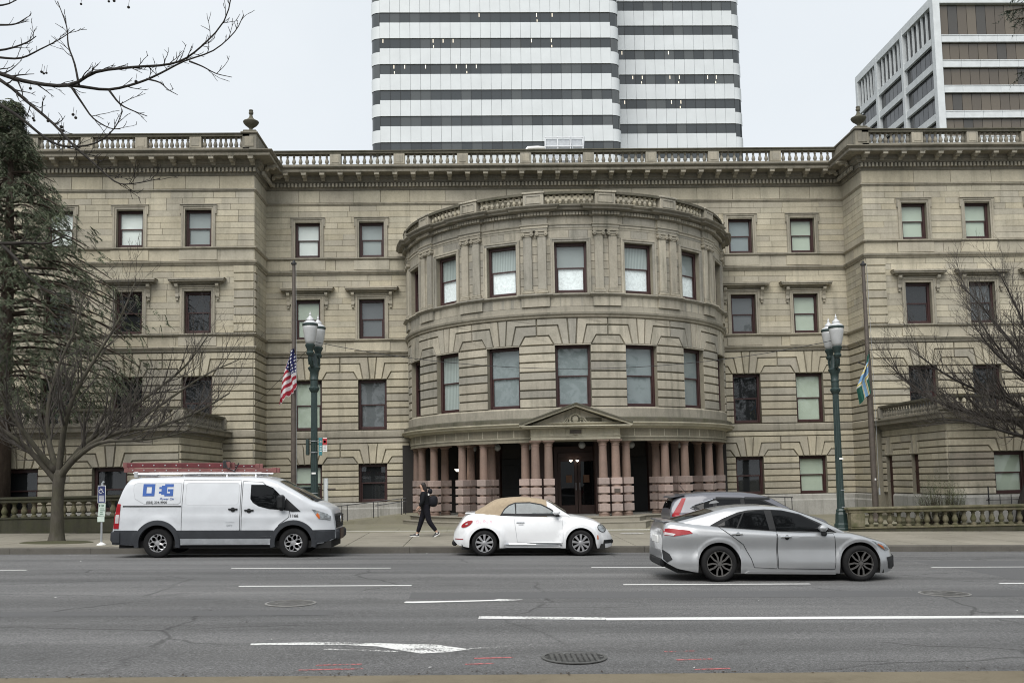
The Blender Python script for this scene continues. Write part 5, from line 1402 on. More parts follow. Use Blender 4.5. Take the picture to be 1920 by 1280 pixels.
# railings by the ramp on either side of the portico
M['ramp'] = M['plinth']
def railing(x0, z0, x1, z1, y, posts, zb0, zb1, label):
    o = root('handrail', (x0, y, zb0), label, 'handrail', 'black handrails beside the portico')
    m = MB(); m.tube([(x0, y, z0), (x1, y, z1)], .022, 6)
    if x0 < 0: m.tube([(x0+1.9, y, z0+.02), (x1+.02, y, z1-.12)], .02, 6)
    put('top_rail', m.mesh('top_rail'), M['ironblack'], o)
    for px in posts:
        t = (px-x0)/(x1-x0); m = MB(); m.tube([(px, y, zb0+(zb1-zb0)*t-.3), (px, y, z0+(z1-z0)*t)], .018, 6); put('post', m.mesh('post'), M['ironblack'], o)
railing(-6.35, .90, -3.15, 1.22, 41, (-5.85, -5.62, -4.52, -4.33, -3.34, -3.17), .22, .58, 'black handrail on the ramp between van and portico')
railing(12.05, .98, 13.4, .93, 41, (12.1, 13.05, 13.35), .2, .2, 'short black handrail right of the portico above the saloon roof')
m = MB(); m.prism([(-6.6, .0), (-2.6, .0), (-2.6, .56), (-3.2, .54), (-6.6, .20)], lambda x, z: (x, 40.6, z), lambda x, z: (x, 42.84, z))
tag(put('ramp', m.mesh('ramp'), M['plaza']), kind='structure')
# iron fence on the right lawn
o = root('iron_fence', (20, 34.7, .05), 'low black iron fence on the lawn behind the right balustrade', 'fence')
for i in range(9):
    x = 18.6+.42*i; m = MB(); m.tube([(x, 34.75, 0), (x, 34.75, 1.05 if i % 4 else 1.35)], .014 if i % 4 else .025, 5); put('bar', m.mesh('bar'), M['ironblack'], o)
    if i % 4 == 0:
        m = MB(); m.lathe([(.0001, -.06), (.05, 0), (.0001, .06)], (x, 34.75, .9), 8); put('knob', m.mesh('knob'), M['ironblack'], o)
m = MB(); m.tube([(18.5, 34.75, .85), (22, 34.75, .85)], .014, 5); put('rail', m.mesh('rail'), M['ironblack'], o)
# span wires
def cable(p, q, sag, label, r=.011):
    pts = [(p[0]+(q[0]-p[0])*t, p[1]+(q[1]-p[1])*t, p[2]+(q[2]-p[2])*t-4*sag*t*(1-t)) for t in [i/30 for i in range(31)]]
    m = MB(); m.tube(pts, r, 4); tag(put('cable', m.mesh('cable'), M['ironblack']), label, 'cable', 'span wires between the lamps')
cable((-5.8, 34.25, 6.95), (12.95, 34.25, 6.75), 1.0, 'thin wire sagging between both lamp posts across the bay')
cable((-9.5, 40.72, 5.2), (-5.85, 34.25, 6.95), .05, 'thin wire rising from the left wing corner to the lamp')
# ------------------------------------------------------------------ vehicles (local x forward, y to the far side, z up from the road)
def m_paint(name, col, metal=0.0, rough=.35, coat=.8, flake=0, dirt=.12):
    t = NT(name)
    f = t.ramp(t.noise(3, 3, t.pos(obj=True)), [(.3, .95), (.7, 1.04)])
    c = t.mix(1, col, f, 'MULTIPLY')
    sx = t.n('ShaderNodeSeparateXYZ'); t.l(t.n('ShaderNodeTexCoord').outputs['Object'], sx.inputs[0])
    lo = t.ramp(sx.outputs[2], [(.15, dirt), (.75, 0)])      # road film splashed along the sills
    d = t.math('MULTIPLY', lo, t.ramp(t.noise(6, 5, t.pos(obj=True), .7), [(.3, .2), (.7, 1.2)]))
    c = t.mix(d, c, (.13, .12, .105))
    return t.done(t.bsdf(c, rough, metal, .5, coat=coat))
M['vanwhite'] = m_paint('white_van_paint', (.52, .54, .565), 0, .38, .6, dirt=.3)
M['bugwhite'] = m_paint('white_car_paint', (.74, .75, .76), 0, .3, .8)
M['silver'] = m_paint('silver_car_paint', (.40, .41, .42), .55, .34, .8)
M['lilac'] = m_paint('grey_violet_car_paint', (.115, .118, .135), .25, .36, .6)
M['cloth'] = m_plain('tan_canvas', (.33, .262, .18), .9, var=.1, scale=12)
M['tailred'] = m_plain('tail_lamp_red', (.26, .007, .012), .3, 0, .3)
M['tailclear'] = m_plain('clear_lamp', (.45, .42, .42), .1, 0, .6)
M['lampclear'] = m_plain('headlamp', (.30, .32, .33), .08, .5, .6, var=.5, scale=14)
M['amber'] = m_plain('amber_lamp', (.45, .10, .015), .2)
M['rimsilver'] = m_plain('alloy_silver', (.42, .42, .43), .35, .7)
M['rimdark'] = m_plain('alloy_dark', (.05, .05, .052), .4, .5)
M['logoblue'] = m_plain('logo_blue', (.010, .072, .30), .4)
M['pinkfilm'] = m_plain('pink_sticker', (.74, .48, .52), .5)

def curve_fn(pts, sm=.05):
    pts = sorted(pts)
    def lin(x):
        if x <= pts[0][0]: return pts[0][1]
        for (a, b_), (c, d) in zip(pts, pts[1:]):
            if x <= c: return b_+(d-b_)*(x-a)/(c-a) if c > a else d
        return pts[-1][1]
    if not sm: return lin
    lo, hi = pts[0][0], pts[-1][0]
    def f(x):
        s = min(sm, max(0, min(x-lo, hi-x)))
        return sum(lin(x+k*s/4) for k in range(-4, 5))/9
    return f
class Shell:
    def __init__(s, xs, B, T, Y, rr=.10, crown=.03, ry=None):
        s.xs, s.B, s.T, s.Y, s.rr, s.crown, s.ry = xs, B, T, Y, rr, crown, ry
    def R(s, x): return min(s.rr(x) if callable(s.rr) else s.rr, max(.01, (s.T(x)-s.B(x))*.6))
    def y(s, x, z):
        w = s.Y(x, z); T = s.T(x); r = s.R(x); q = (z-(T-r))/r
        if q > 0: w -= (s.ry or .6*r/.1*.1)*(1-sqrt(max(0, 1-min(1, q)**2))) if s.ry else r*.9*(1-sqrt(max(0, 1-min(1, q)**2)))
        return max(.01, w)
    def col(s, x, nside=14, nround=5, ntop=6):
        B, T, r = s.B(x), s.T(x), s.R(x); p = []
        for i in range(nside): z = B+(T-r-B)*i/nside; p.append((x, -s.y(x, z), z))
        for i in range(nround+1): q = sin(pi/2*i/nround); z = T-r+r*q; p.append((x, -s.y(x, z), z))
        ye = -p[-1][1]
        for i in range(1, ntop+1): t = 1-i/ntop; p.append((x, -ye*t, T+s.crown*(1-t*t)*min(1, ye)))
        return p+[(a, -b_, c) for a, b_, c in p[-2::-1]]
    def mesh(s, mb, caps=True):
        rows = [s.col(x) for x in s.xs]; mb.grid(rows)
        if caps: mb.add(rows[0], [tuple(range(len(rows[0])))]); mb.add(rows[-1], [tuple(range(len(rows[-1])))[::-1]])
    def side(s, poly, off=.004, nz=14, nx=14, sides=(-1,), skirt=.012):
        """a panel lying on the flank, outlined in (x, z)"""
        m = MB(); z0 = min(p[1] for p in poly)+1e-4; z1 = max(p[1] for p in poly)-1e-4
        for sd in sides:
            m.mark(); rows = []
            zs = sorted({z0, z1}|{min(max(p[1], z0), z1) for p in poly}|{z0+(z1-z0)*j/nz for j in range(nz+1)})
            for z in zs:
                X = []
                for (a, b_), (c, d) in zip(poly, poly[1:]+poly[:1]):
                    if (b_-z)*(d-z) <= 0 and abs(d-b_) > 1e-9: X.append(a+(c-a)*(z-b_)/(d-b_))
                if len(X) < 2: continue
                xl, xr = min(X), max(X)
                r = [(xl+(xr-xl)*i/nx, z) for i in range(nx+1)]
                rows.append([(x, sd*(s.y(x, zz)+off), zz) for x, zz in r])
            if skirt:
                rin = lambda q: [(x, y-sd*(off+skirt), z) for x, y, z in q]
                rows = [[(r[0][0], r[0][1]-sd*(off+skirt), r[0][2])]+r+[(r[-1][0], r[-1][1]-sd*(off+skirt), r[-1][2])] for r in rows]
                rows = [rin(rows[0])]+rows+[rin(rows[-1])]
            m.grid(rows)
        return m
    def top(s, x0, x1, f=.92, off=.006, nx=14, ny=10, f2=None):
        m = MB(); rows = []
        for i in range(nx+1):
            x = x0+(x1-x0)*i/nx; T = s.T(x); ye = s.y(x, T)*(f+((f2 if f2 is not None else f)-f)*i/nx)
            rows.append([(x, ye*(2*j/ny-1), T+s.crown*(1-(ye*(2*j/ny-1)/max(.05, s.y(x, T)))**2)*min(1, s.y(x, T))+off) for j in range(ny+1)])
        m.grid(rows); return m
    def line(s, pts, r=.006, off=.001, sides=(-1, 1), close=False, n=None):
        m = MB()
        for sd in sides:
            m.mark(); L = []
            P = pts+pts[:1] if close else pts
            for (a, b_), (c, d) in zip(P, P[1:]):
                k = max(1, int(sqrt((c-a)**2+(d-b_)**2)/.06))
                for i in range(k): L.append((a+(c-a)*i/k, b_+(d-b_)*i/k))
            L.append(P[-1]); m.tube([(x, sd*(s.y(x, z)+off), z) for x, z in L], r, 5)
        return m
def stations(x0, x1, n, extra=()):
    xs = {x0+(x1-x0)*(.5-.5*cos(pi*i/24)) for i in range(25)}|{x0+(x1-x0)*i/n for i in range(n+1)}|set(extra)
    out = []
    for x in sorted(xs):
        if not out or x-out[-1] > .004: out.append(x)
    return out
def arch_B(sill, arches):
    def f(x):
        z = sill(x) if callable(sill) else sill
        for xc, zc, ra in arches:
            if abs(x-xc) < ra: z = max(z, zc+sqrt(ra*ra-(x-xc)**2))
        return z
    return f
def arch_xs(arches):
    e = []
    for xc, zc, ra in arches: e += [xc+ra*cos(pi*i/18) for i in range(19)]+[xc-ra*1.001, xc+ra*1.001]
    return e
def wheel(par, x, y, r, rr, kind, width=.21):
    """wheel > tyre, rim; y sign gives the outer side"""
    sd = -1 if y < 0 else 1
    w = put('wheel', None, None, par, loc=(x, y, r), world=False)
    m = MB(); W2 = width/2
    m.lathe([(rr*.97, -W2*.85), (rr+.012, -W2), (r-.04, -W2), (r-.008, -W2*.75), (r, -W2*.4), (r, W2*.4), (r-.008, W2*.75), (r-.04, W2), (rr+.012, W2), (rr*.97, W2*.85)], n=40, axis='y', cap=False)
    put('tyre', m.mesh('tyre', 40), M['rubber'], w, world=False)
    m = MB()
    back = M['rimdark'] if kind != 'hub' else M['rimsilver']
    m.lathe([(.0001, sd*W2*.25), (rr*.90, sd*W2*.25)], n=32, axis='y')
    put('rim_back', m.mesh('rim_back'), M['under'], w, world=False)
    m = MB(); m.lathe([(rr*.985, sd*W2*.86), (rr*.93, sd*W2*.84), (rr*.90, sd*W2*.5)], n=36, axis='y', cap=False)
    o = sd*W2
    if kind == 'bug':
        for i in range(9):
            a = 2*pi*i/9+.17; ca, sa = cos(a), sin(a)
            P = lambda u, v, d: (ca*u-sa*v, o*d, sa*u+ca*v)
            poly = [(rr*.16, -.016), (rr*.95, -.034), (rr*.95, .034), (rr*.16, .016)]
            m.prism(poly, lambda u, v: P(u, v, .62), lambda u, v: P(u, v, .90))
        m.lathe([(rr*.24, o*.6), (rr*.24, o*.94), (rr*.20, o*.98), (.0001, o*.98)], n=18, axis='y')
    elif kind == 'split':
        for i in range(5):
            for k in (-1, 1):
                a = 2*pi*i/5+.3; ca, sa = cos(a), sin(a)
                P = lambda u, v, d: (ca*u-sa*v, o*d, sa*u+ca*v)
                poly = [(rr*.12, k*.006), (rr*.50, k*.020), (rr*.96, k*.085), (rr*.96, k*.125), (rr*.50, k*.052), (rr*.12, k*.032)]
                m.prism(poly, lambda u, v: P(u, v, .55), lambda u, v: P(u, v, .88))
        m.lathe([(rr*.18, o*.6), (rr*.17, o*.9), (.0001, o*.92)], n=16, axis='y')
    else:                                        # looped hub cap
        for i in range(6):
            a = 2*pi*i/6+.25
            for k in (-1, 1):
                pts = []
                for j in range(9):
                    t = j/8; u = rr*(.22+.70*t); v = k*rr*.24*sin(pi*t)**.8
                    pts.append((cos(a)*u-sin(a)*v, o*(.86+.06*sin(pi*t)), sin(a)*u+cos(a)*v))
                m.tube(pts, .013, 5)
        for i in range(12):
            a = 2*pi*i/12; m.tube([(rr*.82*cos(a), o*.84, rr*.82*sin(a)), (rr*.97*cos(a), o*.86, rr*.97*sin(a))], .014, 5)
        m.lathe([(rr*.27, o*.6), (rr*.25, o*.96), (rr*.12, o*1.0), (.0001, o*1.0)], n=18, axis='y')
    put('rim', m.mesh('rim', 40), M['rimdark2' if kind == 'split' else 'rimsilver'], w, world=False)
    return w
M['rimdark2'] = m_plain('alloy_grey', (.13, .125, .12), .4, .6)
def wells(par, arches, W_, inner=.42):
    m = MB()
    for xc, zc, ra in arches:
        for sd in (-1, 1):
            m.mark(); a0, a1 = -.25, pi+.25; n = 14; rows = []
            for i in range(n+1):
                a = a0+(a1-a0)*i/n; rows.append([(xc+(ra-.004)*cos(a), sd*(W_-.035), zc+(ra-.004)*sin(a)), (xc+(ra-.004)*cos(a), sd*(W_-inner), zc+(ra-.004)*sin(a))])
            m.grid(rows); m.add([q[1] for q in rows], [tuple(range(n+1))])
    mk(par, 'wheel_well', m, M['under'], False)
PAIR = {}
def mk(par, nm, m, mat, smooth=40, parent=None):
    """link a part; what was built for both flanks becomes two parts, each under its own flank's panel"""
    if len(m.marks) < 2: return put(nm, m.mesh(nm, smooth), mat, parent or par, world=False)
    res = []; ends = m.marks[1:]+[(len(m.v), len(m.f))]
    for i, ((v0, f0), (v1, f1)) in enumerate(zip(m.marks, ends)):
        q = MB(); q.add(m.v[v0:v1], [tuple(k-v0 for k in f) for f in m.f[f0:f1]])
        pr = parent or par
        if i % 2 and parent is not None and parent.name in PAIR: pr = PAIR[parent.name]
        res.append(put(nm, q.mesh(nm, smooth), mat, pr, world=False))
    PAIR[res[0].name] = res[1]
    return res[0]
def zroad_at(x, y): return zroad(x, y)
TILT = math.atan(-SL)

# ---- white panel van
def van():
    X, Yn = -8.28, 25.05                         # rear wheel and near flank
    Wd = .99
    o = root('van', (X, Yn+Wd, zroad(X, Yn)), 'white panel van with blue lettering and ladders on its roof rack', 'van', rot=(0, TILT, 0))
    k = 1.06                                     # the image gives this body a little larger
    T = curve_fn([(-1.17, .62), (-1.15, .78), (-1.10, 1.25), (-1.06, 1.45), (-.97, 1.72), (-.89, 1.90), (-.79, 2.01), (-.5, 2.05), (.6, 2.07), (2.3, 2.06), (2.72, 2.03), (2.98, 1.95), (3.4, 1.72), (3.92, 1.42), (4.05, 1.38), (4.22, 1.32), (4.36, 1.235), (4.43, 1.12), (4.475, .85), (4.49, .62)], .04)
    A = [(0, .37, .475), (3.45, .37, .475)]
    sill = curve_fn([(-1.17, .34), (-.6, .32), (0, .33), (3.45, .33), (4.0, .33), (4.3, .38), (4.49, .48)], .05)
    B = arch_B(sill, A)
    Wp = curve_fn([(-1.17, .93), (-1.0, .97), (-.7, .99), (3.0, .99), (3.7, .97), (4.1, .92), (4.35, .84), (4.49, .72)], .12)
    def Y(x, z):
        w = Wp(x)
        if z > 1.18: w -= .155*((z-1.18)/.9)**1.25
        elif z < .75: w -= .03*((.75-z)/.45)**2
        w += .012*math.exp(-((z-1.0)/.07)**2)-.014*math.exp(-((z-1.17)/.06)**2)
        for xc, zc, ra in A:                     # swage over the wheels
            d = sqrt((x-xc)**2+(z-zc)**2)
            w += .022*max(0, min(1, (.66-d)/.06))
        return w
    S = Shell(stations(-1.17, 4.49, 86, arch_xs(A)), B, T, Y, rr=lambda x: .16 if x < 3 else .12, crown=.05, ry=.13)
    m = MB(); S.mesh(m); mk(o, 'body', m, M['vanwhite'])
    wells(o, A, .97)
    m = MB(); m.box(-1.0, 4.4, -.86, .86, .24, .42); mk(o, 'underbody', m, M['under'])
    for x in (0, 3.45):
        for sd in (-1, 1): wheel(o, x, sd*(Wd-.135), .375, .235, 'hub')
    # grey cladding and arches
    zc0 = .70
    for nm, a, c in (('cladding', -1.16, -.50), ('cladding', .50, 2.95), ('cladding', 3.93, 4.48)):
        m = S.side([(a, sill(a)+.16 if nm and a > 0 and a < 3 else sill(a)), (c, sill(c)+.16 if a > 0 and a < 3 else sill(c)), (c, zc0), (a, zc0)], .014, sides=(-1, 1)); mk(o, nm, m, M['greyplastic'])
    m = S.side([(.50, sill(1)+.02), (2.95, sill(2)+.02), (2.95, sill(2)+.155), (.50, sill(1)+.155)], .010, sides=(-1, 1)); mk(o, 'sill_strip', m, M['steel'])
    for xc, zc, ra in A:
        m = MB()
        for sd in (-1, 1):
            m.mark(); rows = []
            for i in range(25):
                a = -.20+(pi+.40)*i/24
                r0, r1 = ra-.008, ra+.10
                rows.append([(xc+r0*cos(a), sd*(S.y(xc+r0*cos(a), max(.35, zc+r0*sin(a)))-.03), zc+r0*sin(a)), (xc+r0*cos(a), sd*(S.y(xc+r1*cos(a), max(.35, zc+r1*sin(a)))+.03), zc+r0*sin(a)), (xc+r1*cos(a), sd*(S.y(xc+r1*cos(a), max(.35, zc+r1*sin(a)))+.022), zc+r1*sin(a)), (xc+(r1+.02)*cos(a), sd*(S.y(xc+r1*cos(a), max(.35, zc+r1*sin(a)))-.01), zc+(r1+.02)*sin(a))])
            m.grid(rows)
        mk(o, 'arch_trim', m, M['greyplastic'])
    # doors and panels
    fd = [(2.12, .52), (2.95, .54), (3.08, .84), (3.33, 1.03), (3.34, 1.24), (3.05, 1.53), (2.62, 1.93), (2.12, 1.95)]
    d = mk(o, 'door', S.side(fd, .006, 18, 12, (-1, 1)), M['vanwhite'])
    mk(o, 'door_seam', S.line(fd, .007, .006, close=True), M['blackplastic'], parent=d)
    win = [(2.33, 1.50), (2.33, 1.86), (2.70, 1.86), (2.90, 1.78), (3.40, 1.30), (3.50, 1.18), (3.10, 1.22), (2.82, 1.24), (2.55, 1.31), (2.40, 1.40)]
    mk(o, 'side_window', S.side(win, .012, 16, 14, (-1, 1)), M['carglass'], parent=d)
    sl = [(.60, .52), (2.08, .52), (2.08, 1.97), (.60, 1.98)]
    d2 = mk(o, 'sliding_door', S.side(sl, .005, 18, 14, (-1, 1)), M['vanwhite'])
    mk(o, 'door_seam', S.line(sl, .006, .005, close=True), M['blackplastic'], parent=d2)
    for pan in ([(.68, 1.40), (.73, 1.35), (1.98, 1.35), (2.03, 1.40), (2.03, 1.86), (1.98, 1.91), (.73, 1.91), (.68, 1.86)], [(-.66, 1.72), (-.60, 1.50), (-.36, 1.37), (.50, 1.37), (.55, 1.42), (.55, 1.90), (-.60, 1.90), (-.66, 1.86)]):
        mk(o, 'pressed_panel', S.side(pan, -.004+.010, 10, 12, (-1, 1)), M['vanwhite'])
        mk(o, 'panel_edge', S.line(pan, .006, .003, close=True), M['vanshade'])
    mk(o, 'door_track', S.line([(-.90, 1.31), (.58, 1.31)], .018, .0), M['blackplastic'])
    for x, z in ((1.90, 1.235), (2.31, 1.205)):
        for sd in (-1, 1):
            h = MB(); y = sd*(S.y(x, z)+.02); h.box(x-.12, x+.12, y-.018, y+.018, z-.022, z+.022, .012); h.lathe([(.0001, sd*-.02), (.055, sd*-.012), (.06, 0)], (x, y, z-.01), 12, 'y'); mk(o, 'door_handle', h, M['blackplastic'])
    for sd in (-1, 1):
        h = MB(); y = S.y(3.05, 1.25)+.12; h.box(3.05, 3.24, sd*y-.11, sd*y+.11, 1.24, 1.60, .05); h.box(3.1, 3.2, sd*y-.1 if sd > 0 else sd*y, sd*y if sd > 0 else sd*y+.1, 1.2, 1.30, .02); mk(o, 'wing_mirror', h, M['blackplastic'])
    mk(o, 'mirror_mount', S.side([(3.20, 1.25), (3.24, 1.52), (3.62, 1.18), (3.40, 1.17)], .016, 10, 8, (-1, 1)), M['blackplastic'])
    m = S.top(3.02, 3.90, .88, .012, f2=.92); mk(o, 'windscreen', m, M['carglass'])
    m = S.top(3.91, 4.0, .85, .014, 4); mk(o, 'scuttle', m, M['blackplastic'])
    hl = [(3.90, 1.235), (4.10, 1.18), (4.28, 1.12), (4.38, 1.05), (4.37, .94), (4.10, .98), (4.00, 1.09)]
    hp = mk(o, 'headlight', S.side(hl, .012, 10, 12, (-1, 1)), M['lampclear'])
    mk(o, 'indicator', S.side([(4.01, 1.08), (4.05, 1.14), (4.10, 1.09), (4.12, .99), (4.09, .985)], .018, 6, 6, (-1, 1)), M['amber'], parent=hp)
    m = MB(); m.box(4.38, 4.505, -.55, .55, .72, 1.10, .04); g = mk(o, 'grille', m, M['blackplastic'])
    m = MB(); 
    for i in range(5): m.box(4.50, 4.52, -.50, .50, .76+.07*i, .79+.07*i, .006)
    mk(o, 'grille_bar', m, M['greyplastic'], parent=g)['kind'] = 'stuff'
    m = MB(); m.lathe([(.0001, .02), (.09, .018), (.10, 0)], (4.515, 0, .95), 20, 'x'); mk(o, 'badge', m, M['chrome'], parent=g)
    bp = S.side([(4.02, .36), (4.3, .40), (4.48, .50), (4.48, .66), (4.02, .68)], .03, 8, 10, (-1, 1)); mk(o, 'front_bumper', bp, M['greyplastic'])
    m = MB(); m.box(4.35, 4.58, -.70, .70, .44, .70, .05); bb = mk(o, 'bumper_bar', m, M['greyplastic'])
    m = MB(); m.box(4.585, 4.60, -.55, .0, .45, .74, .01); mk(o, 'number_plate_holder', m, M['redstone'], parent=bb)
    m = S.side([(-1.16, .38), (-.95, .38), (-.95, .66), (-1.16, .66)], .04, 6, 6, (-1, 1)); mk(o, 'rear_bumper', m, M['greyplastic'])
    m = MB(); m.box(-1.23, -1.05, -.9, .9, .40, .68, .04); mk(o, 'rear_bumper', m, M['greyplastic'])
    tl = [(-1.13, .74), (-.99, .74), (-.96, 1.36), (-1.06, 1.42), (-1.09, 1.32)]
    q = mk(o, 'tail_light', S.side(tl, .014, 12, 8, (-1, 1)), M['tailred'])
    mk(o, 'reverse_lamp', S.side([(-1.09, .88), (-.995, .88), (-.98, 1.10), (-1.07, 1.10)], .019, 6, 6, (-1, 1)), M['tailclear'], parent=q)
    m = MB(); m.box(-1.0, -.93, -.30, -.1, 1.58, 1.68, .02); mk(o, 'camera_housing', m, M['white'])
    # lettering on the near flank
    def flat(nm, boxes, mat, off=.013):
        m = MB()
        for a, c, e, f in boxes:
            y0, y1 = S.y((a+c)/2, e)+off, S.y((a+c)/2, f)+off
            m.add([(a, -y0, e), (c, -y0, e), (c, -y1, f), (a, -y1, f), (a, -y0+.01, e), (c, -y0+.01, e), (c, -y1+.01, f), (a, -y1+.01, f)], [(0, 1, 2, 3), (0, 4, 5, 1), (3, 2, 6, 7)])
        mk(o, nm, m, mat, False)
    b0, b1 = 1.57, 1.88
    flat('logo_letter', [(-.42, -.33, b0, b1), (-.20, -.12, b0, b1), (-.33, -.20, b0, b0+.075), (-.33, -.20, b1-.075, b1)], M['logoblue'])
    flat('logo_letter', [(-.01, .06, b0+.07, b0+.12), (-.01, .06, b1-.125, b1-.075), (.05, .14, b0+.04, b1-.04), (.13, .35, b0, b0+.075), (.13, .35, b1-.075, b1), (.13, .19, b0, b1), (.27, .35, b0+.07, b0+.17), (.21, .35, b0+.12, b0+.18)], M['logoblue'])
    sh = lambda x, z: -(S.y(x, z)+.014)
    lean = .0
    def vtext(s_, size, x, z, mat, shear=0, bold=0, ax='CENTER'):
        z2 = z+size; dy = sh(x, z2)-sh(x, z); text(o, s_, size, (x, sh(x, z), z), mat, rot=(pi/2-atan2(dy, size)*1.0, 0, 0), ax=ax, shear=shear, bold=bold)
    vtext('Power On', .085, .20, 1.475, M['logoblue'], .3)
    vtext('(503) 234-9900', .085, -.05, 1.385, M['inkblack'], 0, .001)
    vtext('1166', .11, 3.46, 1.03, M['inkblack'], 0, .003)
    vtext('CITY', .07, 1.82, .80, M['steel'], 0, 0); flat('decal_line', [(1.72, 1.94, .90, .905)], M['steel'])
    # roof rack
    rk = put('roof_rack', None, None, o, loc=(0, 0, 0), world=False)
    for x in (-.55, .55, 1.65, 2.4):
        m = MB(); m.tube([(x, -.72, 2.02), (x, -.70, 2.13), (x, .70, 2.13), (x, .72, 2.02)], .024, 6); put('cross_bar', m.mesh('cross_bar'), M['alu'], rk, world=False)
    for y in (-.70, .70):
        m = MB(); m.tube([(-.75, y, 2.155), (2.55, y, 2.155)], .024, 6); put('side_rail', m.mesh('side_rail'), M['alu'], rk, world=False)
    m = MB(); m.tube([(-.70, -.74, 2.13), (-.1, -.76, 2.12)], .05, 8); m.tube([(-.1, -.76, 2.13), (1.6, -.75, 2.16)], .022, 6); m.box(-.72, -.60, -.80, -.68, 2.05, 2.19, .02); put('clamp_drum', m.mesh('clamp_drum', 40), M['alu'], rk, world=False)
    return o, X, Yn+Wd
M['vanshade'] = m_plain('van_panel_edge', (.42, .43, .44), .5)
VAN, vx, vy = van()
M['ladred'] = m_plain('red_fibreglass', (.11, .018, .022), .5, var=.25, scale=4)
M['ladfade'] = m_plain('faded_red_fibreglass', (.17, .065, .06), .6, var=.25, scale=4)
def ladder(x0, x1, y, w, z, mat, label, rungs=12, h=.085):
    zr = zroad(vx, 25)
    o = root('ladder', (vx+(x0+x1)/2, vy+y, zr+z+SL*(x0+x1)/2), label, 'ladder', 'ladders on the van roof', rot=(0, TILT, 0)); L = (x1-x0)/2
    for s in (-1, 1):
        m = MB(); m.box(-L, L, s*w/2-.02, s*w/2+.02, 0, h, .008); put('side_rail', m.mesh('side_rail'), mat, o, world=False)
        m = MB(); m.box(L-.02, L+.10, s*w/2-.03, s*w/2+.03, -.01, h+.02, .01); m.box(-L-.08, -L+.03, s*w/2-.03, s*w/2+.03, -.01, h+.01, .01); put('end_cap', m.mesh('end_cap'), M['ladfade'], o, world=False)['kind'] = 'stuff'
    for i in range(rungs):
        x = -L+2*L*(i+.5)/rungs; m = MB(); m.tube([(x, -w/2-.03, h/2), (x, w/2+.03, h/2)], .018, 6); put('rung', m.mesh('rung'), M['alu'], o, world=False)
    return o
ladder(-.90, 2.86, -.42, .42, 2.18, M['ladfade'], 'long faded red ladder lying lowest on the van roof rack', 13, .105)
ladder(-.93, 1.66, -.40, .46, 2.30, M['ladred'], 'dark red ladder on top at the rear of the van roof', 9, .125)
ladder(1.45, 2.30, .10, .36, 2.30, M['ladred'], 'short red ladder behind the strap above the van cab', 4, .09)
m = MB(); m.box(1.52, 1.62, -.66, -.2, 2.28, 2.49, .02); m.tube([(1.58, -.68, 2.48), (1.64, -.7, 2.3), (1.85, -.72, 2.2), (1.95, -.70, 2.42)], .018, 6)
tag(put('ratchet_strap', m.mesh('ratchet_strap'), M['ironblack'], None, loc=(vx, vy, zroad(vx, 25)+.0), rot=(0, TILT, 0)), 'black strap tying the red ladders to the van rack', 'strap')

